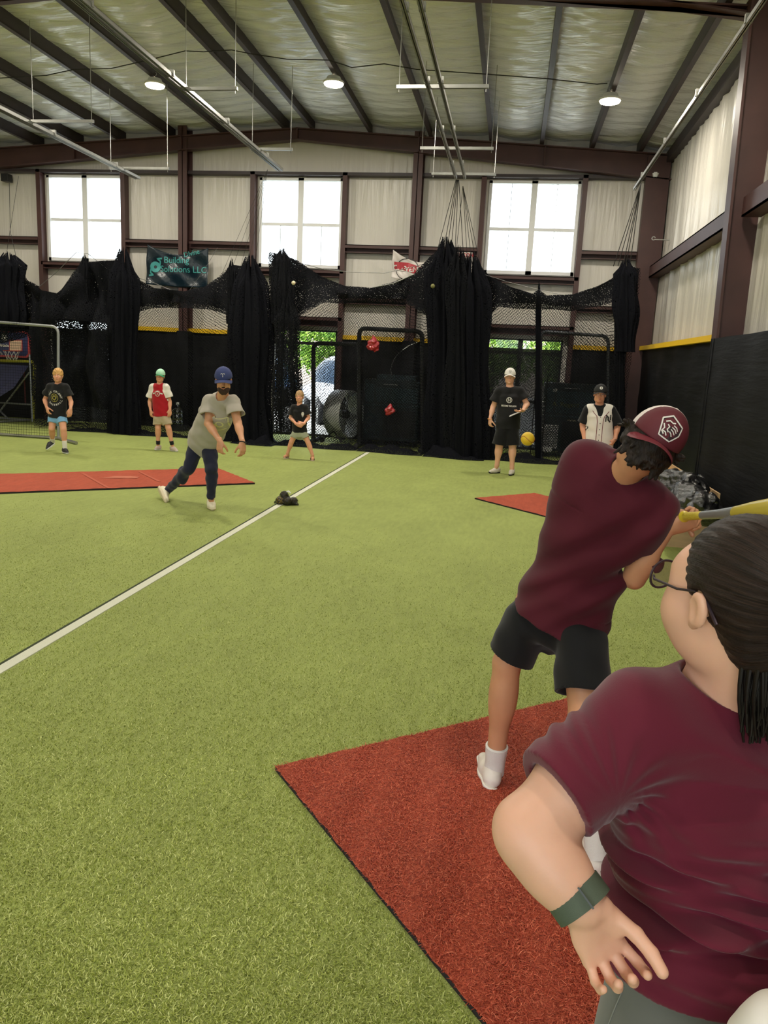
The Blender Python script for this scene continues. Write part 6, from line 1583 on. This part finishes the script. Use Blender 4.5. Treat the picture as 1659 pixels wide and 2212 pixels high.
F.disp(folds, .04)
shb = F.build('shirt', C_mar, root)
F = Field(lo-.05, hi+.05, .004)
F.loft([(pel-n*.07, hv, .150, .112), (pel+n*.12, hv, .145, .10)], 0, caps=(.05, 0))
for q, to, r1 in (('a', .86, .094), ('b', .72, .104)):
    a = J['hip_'+q]; d = J['kn_'+q]-a; e = a+d*to
    if q == 'a': dcut = nrm(d*.7+V(0, 0, -.3))
    F.loft([(e, hv, r1, r1), (a+d*.25, hv, .098, .108), (a, hv, .085, .095)], .03, caps=(0, .05))
    F.loft([(e-nrm(d)*.04, hv, r1-.018, r1-.018), (e+nrm(d)*.02, hv, r1-.012, r1-.012)], .002, 's')
F.disp(wrinkle(.004, 38, 2)); F.build('shorts', cloth('black_gym_shorts', (20, 20, 22)), root)
for q in 'ab':
    a = J['an_'+q]; d = nrm(J['kn_'+q]-a)
    MB().lathe(a-d*.04, d, [(0, .044), (.05, .043), (.09, .045), (.13, .048), (.135, .040)], 22).build('sock', mat('white_sock', (225, 220, 214), .9, bump=.3, bscale=300), root, True)
    shoe(root, J['an_'+q], J['heel_'+q], J['toe_'+q], mat('white_trainer', (226, 216, 206), .6, bump=.3, bscale=120, bdist=.002), mat('white_trainer_sole', (232, 226, 216), .5), .003, .96)
# bat, at rest in his hands
k0, k1 = dz(1476, 1116, 2.66), dz(1700, 1100, 1.98)
ax = nrm(k1-k0); Lb = .84
bat = thing('baseball_bat', (k0+ax*.4), 'yellow and grey baseball bat held out by the batter in maroon', 'baseball bat')
bx = lambda prof, name, m: MB().lathe(k0, ax, prof, 24).build(name, m, bat, True)
bx([(0, .002), (.003, .018), (.010, .020), (.018, .016), (.026, .0145)], 'knob', mat('yellow_knob', (232, 205, 60), .4))
bx([(.026, .0145), (.12, .0135), (.16, .0135)], 'grip', mat('yellow_grip', (226, 200, 70), .6, bump=.4, bscale=200))
bx([(.16, .0135), (.28, .0150), (.40, .020)], 'taper', mat('grey_bat_taper', (150, 150, 148), .25, metal=.3))
bx([(.40, .020), (.52, .029), (.62, .0335), (.81, .0335), (.835, .028), (.84, .002)], 'barrel', mat('yellow_barrel', (196, 176, 70), .3))

# ================================================================== THE WOMAN WATCHING
SKW = mat('light_skin', (216, 166, 140), .48, sss=.15, noise=.06, nscale=14, bump=.15, bscale=220, bdist=.001)
ph, pt = math.radians(24), math.radians(2)
R0 = nrm(CR*V(1, 1, 0)); F0 = nrm(V(_F[0], _F[1], 0))
fw = nrm(math.cos(ph)*F0-math.sin(ph)*R0)*math.cos(pt)+V(0, 0, 1)*math.sin(pt)
upw = nrm(V(0, 0, 1)+R0*-.10)
Bw = basis(fw, upw)
Bw = np.array([Bw[0], nrm(fw), nrm(np.cross(Bw[0], nrm(fw)))]); Bw[2] *= np.sign(Bw[2][2])
hw = dz(1598, 1293, 1.10); sW = 1.0
Wj = {k: dz(*v) for k, v in dict(neck=(1585, 1452, 1.165), sh_a=(1388, 1562, 1.16), sh_b=(1830, 1560, 1.30), el_a=(1142, 1790, 1.09), wr_a=(1262, 1958, 1.045), pel=(1640, 2190, 1.27), waist=(1612, 1880, 1.235), chest=(1588, 1660, 1.22)).items()}
sv = nrm(Wj['sh_b']-Wj['sh_a']); chm = (Wj['sh_a']+Wj['sh_b'])/2; pel = Wj['pel']
svh = nrm(V(sv[0], sv[1], 0))
g0 = V(pel[0], pel[1], 0)
rootw = thing('person', g0, 'woman with dark ponytail, glasses and maroon t-shirt, hand on her lower back', 'person')
F = Field(np.minimum(np.minimum(Wj['el_a'], hw), pel)-V(.12, .25, 1.0)*1.0+V(0, 0, .0), np.maximum(Wj['sh_b'], hw)+V(.35, .30, .17), .0034) if False else None
lo = V(min(Wj['el_a'][0]-.09, 0), min(Wj['wr_a'][1], Wj['sh_a'][1])-.14, .62); hi = V(Wj['sh_b'][0]+.22, Wj['sh_b'][1]+.22, hw[2]+.16)
F = Field(lo, hi, .0032)
F.loft([(pel-V(0, 0, .1), svh, .20, .12), (pel+V(0, 0, .1), svh, .18, .11), (Wj['waist'], svh, .17, .10), (Wj['chest'], svh, .17, .11), (chm, sv, .12, .075)], .03, caps=(.04, .05))
F.cone(Wj['sh_a'], Wj['sh_b'], .048, .048, .05)
F.cone(Wj['neck']-V(0, 0, .05), hw-.03*Bw[1]-.05*Bw[2], .062, .056, .045)
F.cone(chm*.5+Wj['sh_a']*.5+V(0, 0, .02), Wj['neck'], .03, .06, .04)
F.cone(Wj['sh_a'], Wj['sh_a']*.6+Wj['el_a']*.4, .058, .056, .03)
F0_ = F; F = Field(np.minimum(np.minimum(Wj['el_a'], Wj['wr_a']), Wj['sh_a'])-V(.1, .13, .2), np.maximum(np.maximum(Wj['el_a'], Wj['wr_a']), Wj['sh_a'])+V(.14, .12, .1), .0021)
F.cone(Wj['sh_a']*.75+Wj['el_a']*.25, Wj['sh_a']*.45+Wj['el_a']*.55, .056, .060, .02); F.cone(Wj['sh_a']*.45+Wj['el_a']*.55, Wj['el_a'], .060, .044, .02)
F.ell(Wj['el_a']+(Wj['el_a']-Wj['sh_a'])*.02-R0*.006, (.034, .038, .038), None, .015)
F.cone(Wj['el_a'], Wj['wr_a'], .042, .028, .006)
F.ell(Wj['el_a']*.64+Wj['wr_a']*.36-R0*.004, (.047, .046, .080), basis(_F, nrm(Wj['el_a']-Wj['wr_a']))*1.0, .03)
Fa = F; F = F0_
head_prims(F, hw, Bw, sW, ears=False, nose=.45)
for q in (-1, 1):
    F.ell(hw+q*.040*Bw[0]+.050*Bw[1]+.028*Bw[2], (.028, .030, .040), Bw, .02); F.ell(hw+q*.046*Bw[0]+.050*Bw[1]-.030*Bw[2], (.034, .036, .040), Bw, .03)
F.ell(hw+.030*Bw[1]-.075*Bw[2], (.052, .058, .030), Bw, .04)
for q in (-1, 1):
    e_ = lambda x, y, z: hw+q*x*Bw[0]+y*Bw[1]+z*Bw[2]
    F.ell(e_(.084, -.006, .000), (.008, .016, .027), Bw, .006); F.cone(e_(.080, .002, -.018), e_(.078, .005, -.027), .008, .0075, .006)
    F.ell(e_(.092, .000, .002), (.007, .010, .017), Bw, .003, 's')
Fo = Field(lo, lo+.02, .01)
hd = nrm(CR*.40-CU*.89+_F*.12)
tips = hand_prims(Fa, Wj['wr_a'], hd, nrm(-_F*.95+CU*.1+CR*.1), nrm(CR+.3*CU), .88, (.80, .95, .95, .85), .62, .34)
P1, F1 = F.mesh(); P2, F2 = Fa.mesh()
bodyw = mk('body', np.concatenate([P1, P2]), np.concatenate([F1, F2+len(P1)]), SKW, rootw, True)
# fingernails
nm = mat('fingernail', (236, 196, 182), .2)
for (p, d_, r_) in tips:
    nn = -(-_F*.95+CU*.1+CR*.1); 
# hair: pulled back tight into a ponytail
M['wh'] = mat('brown_hair', (44, 31, 24), .32, noise=.35, nscale=40, spec=.6)
def hairmat(name, rgb, B, c, rgb2):
    m, nt, b = newmat(name); b.inputs['Roughness'].default_value = .48; b.inputs['Specular IOR Level'].default_value = .3
    tc = N(nt, 'ShaderNodeUVMap'); tc.uv_map = 'UVMap'
    mp = N(nt, 'ShaderNodeMapping'); mp.inputs['Scale'].default_value = (70, 2.2, 1); nt.links.new(tc.outputs[0], mp.inputs[0])
    n = N(nt, 'ShaderNodeTexNoise'); n.inputs['Scale'].default_value = 1.6; n.inputs['Detail'].default_value = 6; n.inputs['Roughness'].default_value = .7
    nt.links.new(mp.outputs[0], n.inputs['Vector'])
    cr = N(nt, 'ShaderNodeValToRGB'); cr.color_ramp.elements[0].position = .35; cr.color_ramp.elements[1].position = .7
    cr.color_ramp.elements[0].color = (*lin(rgb), 1); cr.color_ramp.elements[1].color = (*lin(rgb2), 1)
    nt.links.new(n.outputs[0], cr.inputs[0]); nt.links.new(cr.outputs[0], b.inputs['Base Color'])
    bp = N(nt, 'ShaderNodeBump'); bp.inputs['Strength'].default_value = .9; bp.inputs['Distance'].default_value = .004
    nt.links.new(n.outputs[0], bp.inputs['Height']); nt.links.new(bp.outputs[0], b.inputs['Normal'])
    return m
M['womhair'] = hairmat('dark_brown_hair', (15, 9, 7), Bw, hw, (54, 35, 25))
F = Field(hw-.24, hw+.2, .003)
L = lambda x, y, z: hw+x*Bw[0]+y*Bw[1]+z*Bw[2]
F.ell(L(0, -.020, .036), (.083, .100, .090), Bw, 0); F.ell(L(0, -.07, .0), (.072, .062, .075), Bw, .03)
F.ell(L(0, -.055, -.045), (.060, .045, .05), Bw, .03)
F.ell(L(0, .104, -.012), (.105, .066, .100), Bw, .012, 's')
F.ell(L(0, .045, -.085), (.13, .080, .078), Bw, .012, 's')
for q in (-1, 1): F.ell(L(q*.085, .003, -.006), (.022, .022, .036), Bw, .006, 's')
tie = L(0, -.128, .030)
F.cone(L(0, -.10, .02), tie, .045, .022, .03)
th_ = lambda P: np.arctan2((P-tie)@Bw[0], (P-tie)@Bw[2])
def strands(x, y, z):
    P = np.stack([x, y, z], -1)-tie; a = np.arctan2(P@Bw[0], P@Bw[2]); r = np.linalg.norm(P, axis=-1)
    return .0011*np.sin(a*34+5*np.sin(r*20))+.0008*np.sin(a*71+3*np.sin(r*33+1))
F.disp(strands)
P_, F_ = F.mesh()
Q = P_-tie; uv = np.stack([np.arctan2(Q@Bw[0], Q@Bw[2])/3.0, np.linalg.norm(Q, axis=1)*4], -1)
hairo = mk('hair', P_, F_, M['womhair'], rootw, True, uv)
# ponytail: long locks gathered by a tie
rr = np.random.RandomState(8)
g = MB(); uvs = []
pt0 = tie; path = [tie, dz(1672, 1300, 1.02), dz(1668, 1400, 1.04), dz(1655, 1500, 1.05), dz(1650, 1590, 1.07)]
for k_ in range(240):
    a = rr.uniform(0, 6.28); r_ = rr.uniform(0, 1)**.6; o1 = CR*math.cos(a)*r_+_F*math.sin(a)*r_*.7
    j1 = rr.uniform(.55, 1.05); ph_ = rr.uniform(0, 6.28)
    pts = []
    for t in np.linspace(0, j1, 13):
        i = min(int(t*4), 3); f = min(t*4-i, 1.3); p = path[i]*(1-f)+path[i+1]*f
        sp_ = .014+.030*math.sin(min(t*2.4, 1.57))*(1-.5*t)
        pts.append(p+o1*sp_+CR*.008*math.sin(5*t+ph_)*t+_F*.006*math.sin(4*t+2*ph_)*t)
    g.tube(pts, [(.0046*(1-.75*t)+.0006) for t in np.linspace(0, 1, 13)], 6)
g.build('ponytail', mat('ponytail_hair', (20, 13, 10), .5, noise=.4, nscale=50, spec=.3), hairo, True)
MB().tube([tie+.022*(math.cos(t)*Bw[0]+math.sin(t)*Bw[2]) for t in np.linspace(0, 6.28, 20)[:-1]], .006, 8, close=True).build('hair_tie', C_black, hairo, True)
# glasses
gl = thing('eyeglasses', L(0, .105, .0), 'metal framed cat-eye glasses worn by the woman with the ponytail', 'glasses')
fm_ = mat('dark_metal_frame', (66, 54, 62), .3, metal=.6)
g = MB()
def lens_pts(q, k=1.0): return [L(q*(.034+k*.029*math.cos(t)), .112-.10*(abs(.034+.029*math.cos(t)))**1.6, .006+k*(.021+.004*math.cos(t-.6))*math.sin(t)) for t in np.linspace(0, 2*math.pi, 29)[:-1]]
for q in (-1, 1):
    g.tube(lens_pts(q), .0019, 6, close=True)
g.tube([L(x, .113, .010-abs(x)*.1) for x in (-.008, 0, .008)], .0018, 6)
g.build('rim', fm_, gl, True)
for q in (-1, 1):
    pts = lens_pts(q); MB().add(pts+[np.mean(pts, 0)], [(i, (i+1) % 28, 28) for i in range(28)]).build('lens', glassmat('spectacle_lens', (.55, .48, .56), .12), gl, True)
    MB().tube([L(q*.063, .104, .012), L(q*.073, .092, .012), L(q*.079, .04, .015), L(q*.079, .008, .022), L(q*.080, -.016, .016), L(q*.082, -.038, -.010)], [.0018, .0022, .0020, .0018, .0022, .0026], 8).build('temple', fm_, gl, True)
# t-shirt
lo2, hi2 = lo-.03, hi+.04
F = Field(lo2, hi2, .0034)
hemc = dz(1600, 2125, 1.25)
hemc[2] = dz(1450, 2150, 1.1)[2]
F.loft([(hemc, svh, .262, .178), (hemc+V(0, 0, .05), svh, .250, .168), (Wj['waist'], svh, .232, .150), (Wj['chest'], svh*.5+sv*.5, .226, .145), (chm-V(0, 0, .01), sv, .155, .085)], .03, caps=(0, .06))
F.cone(Wj['sh_a'], Wj['sh_b'], .066, .066, .06)
F.cone(chm*.75+Wj['sh_a']*.25, Wj['neck']-V(0, 0, .052), .06, .072, .05)
F.cone(Wj['sh_a'], Wj['neck']-V(0, 0, .06), .05, .065, .05)
a = Wj['sh_a']; d = Wj['el_a']-a; L_ = np.linalg.norm(d); d = d/L_; e = dz(1203, 1716, 1.105); s1 = nrm(np.cross(d, _F))
F.loft([(e, s1, .069, .069), (a+d*L_*.35, s1, .077, .077), (a, s1, .070, .070)], .05, caps=(0, .05))
F.loft([(e-d*.035, s1, .054, .054), (e+d*.03, s1, .059, .059)], .002, 's')
F.cone(Wj['neck']+V(0, 0, -.018), hw, .070, .098, .006, 's')
wz = Wj['waist'][2]; te_ = (e-a)@d
arm = dz(1320, 1700, 1.1)
def wf(x, y, z):
    u = (x-hemc[0])*R0[0]+(y-hemc[1])*R0[1]; 
    lowm = np.exp(-((z-(wz+.030))/.080)**2)*np.clip(1.15-u*.5, .4, 1.2)
    f1 = (.0085*np.sin(165*(z+.22*u+.30*u*u)+2.0*np.sin(8*u)+.8)+.005*np.sin(245*(z-.12*u)+2.5*np.sin(11*u+1))+.006*np.sin(88*(z+.4*u)))*lowm
    f2 = .006*np.sin(61*(z-.25*u)+2*np.sin(7*u+1))*np.exp(-((z-(wz+.02))/.06)**2)*np.clip(1+u*3, .1, 1)
    # gathers radiating from the armpit over the sleeve
    dx_, dy_, dz_ = x-arm[0], y-arm[1], z-arm[2]
    p = dx_*R0[0]+dy_*R0[1]; r = np.sqrt(p*p+dz_*dz_); an = np.arctan2(dz_, p)
    ta_ = (x-a[0])*d[0]+(y-a[1])*d[1]+(z-a[2])*d[2]
    f3 = .0042*np.sin(15*an+16*r+1.5*np.sin(2.3*an+1))*np.exp(-((r-.10)/.06)**2)/(1+np.exp((ta_-(te_-.028))*140))/(1+np.exp(-(ta_-.05)*60))
    f4 = .0060*np.sin(30*u+12*z+2*np.sin(9*z))*np.exp(-((z-(wz+.2))/.12)**2)
    return f1+f2+f3+f4
F.disp(wf, .04)
shw = F.build('shirt', cloth('maroon_tee', (92, 20, 40), sheen=.2), rootw)
# leggings
F = Field(V(pel[0]-.36, pel[1]-.28, -.0), V(pel[0]+.36, pel[1]+.30, hemc[2]+.1), .005)
hp = dz(1625, 2260, 1.28)
F.loft([(hp-V(0, 0, .18), svh, .275, .175), (hp-V(0, 0, .02), svh, .285, .185), (hemc+V(0, 0, .03), svh, .240, .150)], 0, caps=(.06, .02))
for q in (-1, 1):
    a = hp+svh*q*.125-V(0, 0, .12); kn = V(a[0]+q*.0, a[1]+.0, .44); an = V(a[0], a[1]+.03, .09)
    F.cone(a, kn, .135, .078, .05); F.cone(kn, an, .076, .045, .03)
LEG = mat('grey_leggings', (92, 92, 88), .7, sheen=.2, bump=.1, bscale=500, bdist=.001)
lg = F.build('leggings', LEG, rootw)
bl = surf(lg)
def onsurf(px, py, off=.001):
    d_ = _ray(px, py); h_ = bl.ray_cast(Vector(CP), Vector(nrm(d_)))
    return np.array(h_[0])-nrm(d_)*off if h_[0] is not None else None
for ln in (((1245, 2085), (1225, 2130), (1205, 2175), (1192, 2211)), ((1348, 2130), (1340, 2150), (1325, 2185), (1315, 2211))):
    pts = [p for p in (onsurf(x, y) for x, y in ln) if p is not None]
    if len(pts) > 2: MB().tube(pts, .0013, 5).build('seam', mat('pale_seam', (120, 120, 114), .8), lg, True)
for q in (-1, 1):
    a = hp+svh*q*.125
    hl = V(a[0]-.02, a[1]-.04, 0); shoe(rootw, V(a[0]-.01, a[1]+.03, .1), hl, hl+V(-.12, .22, 0), blk_shoe, wh_sole, .005, 1.0)
# watch strap
c_ = Wj['el_a']*.10+Wj['wr_a']*.90; ax = nrm(Wj['wr_a']-Wj['el_a']); e1 = nrm(np.cross(ax, _F)); e2 = np.cross(ax, e1)
g = MB(); nn = 30
for k_, (h0, r0) in enumerate(((-.012, .0), (-.010, .002), (.010, .002), (.012, .0))): pass
rw = lambda t: .0392+.0008*math.cos(2*t)
vs = []
for h0, dr in ((-.015, -.006), (-.0140, .002), (.0140, .002), (.015, -.006)):
    vs += [c_+ax*h0+(rw(t)+dr)*(math.cos(t)*e1+math.sin(t)*e2) for t in np.linspace(0, 2*math.pi, nn+1)[:-1]]
g.add(vs, [(j*nn+i, j*nn+(i+1) % nn, (j+1)*nn+(i+1) % nn, (j+1)*nn+i) for j in range(3) for i in range(nn)])
ws = g.build('watch_strap', mat('olive_strap', (72, 82, 66), .7, bump=.5, bscale=700, bdist=.001), None, True)
ws.name = 'wristwatch'
tag(ws, 'olive green woven watch strap on the wrist of the woman in maroon', 'wristwatch')
cc = c_+(rw(0)+.004)*nrm(-_F-ax*(-_F@ax)); q1 = nrm(np.cross(ax, _F))
MB().obox(cc+q1*.012, ax*.0152, q1*.0012, nrm(np.cross(ax, q1))*.0014).build('buckle', mat('dark_buckle', (40, 46, 38), .4), ws)
# ---- child's white shirt at the lower right corner
J = {k: dz(*v) for k, v in dict(sh_a=(1672, 2235, .93), sh_b=(2050, 2255, .98)).items()}
cm = (J['sh_a']+J['sh_b'])/2; svc = nrm(J['sh_b']-J['sh_a'])
J['head'] = cm+V(0, 0, .17); J['neck'] = cm+V(0, 0, .05)
for q, sg in (('a', -1), ('b', 1)):
    J['hip_'+q] = cm+svc*sg*.07+V(0, 0, -.36); J['kn_'+q] = J['hip_'+q]+V(0, 0, -.22); J['an_'+q] = V(J['hip_'+q][0], J['hip_'+q][1], .08)
    J['heel_'+q] = V(J['an_'+q][0], J['an_'+q][1]-.04, 0); J['toe_'+q] = J['heel_'+q]+V(-.02, .18, 0)
    J['el_'+q] = J['sh_'+q]+svc*sg*.03+V(0, .0, -.19); J['wr_'+q] = J['el_'+q]+V(0, .05, -.16)
    J['hand_'+q] = (V(0, .1, -1), -svc*sg, V(0, 1, 0), (.5, .6, .7, .7), .5)
print('child shoulder z', J['sh_a'])
root, body, B, lo, hi, pel, chm, sv, hv, sp = figure('person in a loose white shirt, shoulder just showing beside the woman in maroon', J, V(-.1, 1, 0), s=.66, hs=.78, h=.006)
haircut(root, J['head'], B, .78, M['dkhair'], .012, .02, h=.005)
shirt(root, J, lo, hi, pel, chm, sv, hv, sp, B, cloth('white_jersey', (226, 220, 212)), .66, 1.0, hem=.02, sl=.7, slr=.09, h=.005)
shorts(root, J, lo, hi, pel, hv, sp, C_black, .66, 1.0, h=.006)
for q in 'ab': shoe(root, J['an_'+q], J['heel_'+q], J['toe_'+q], blk_shoe, wh_sole, .005, .8)
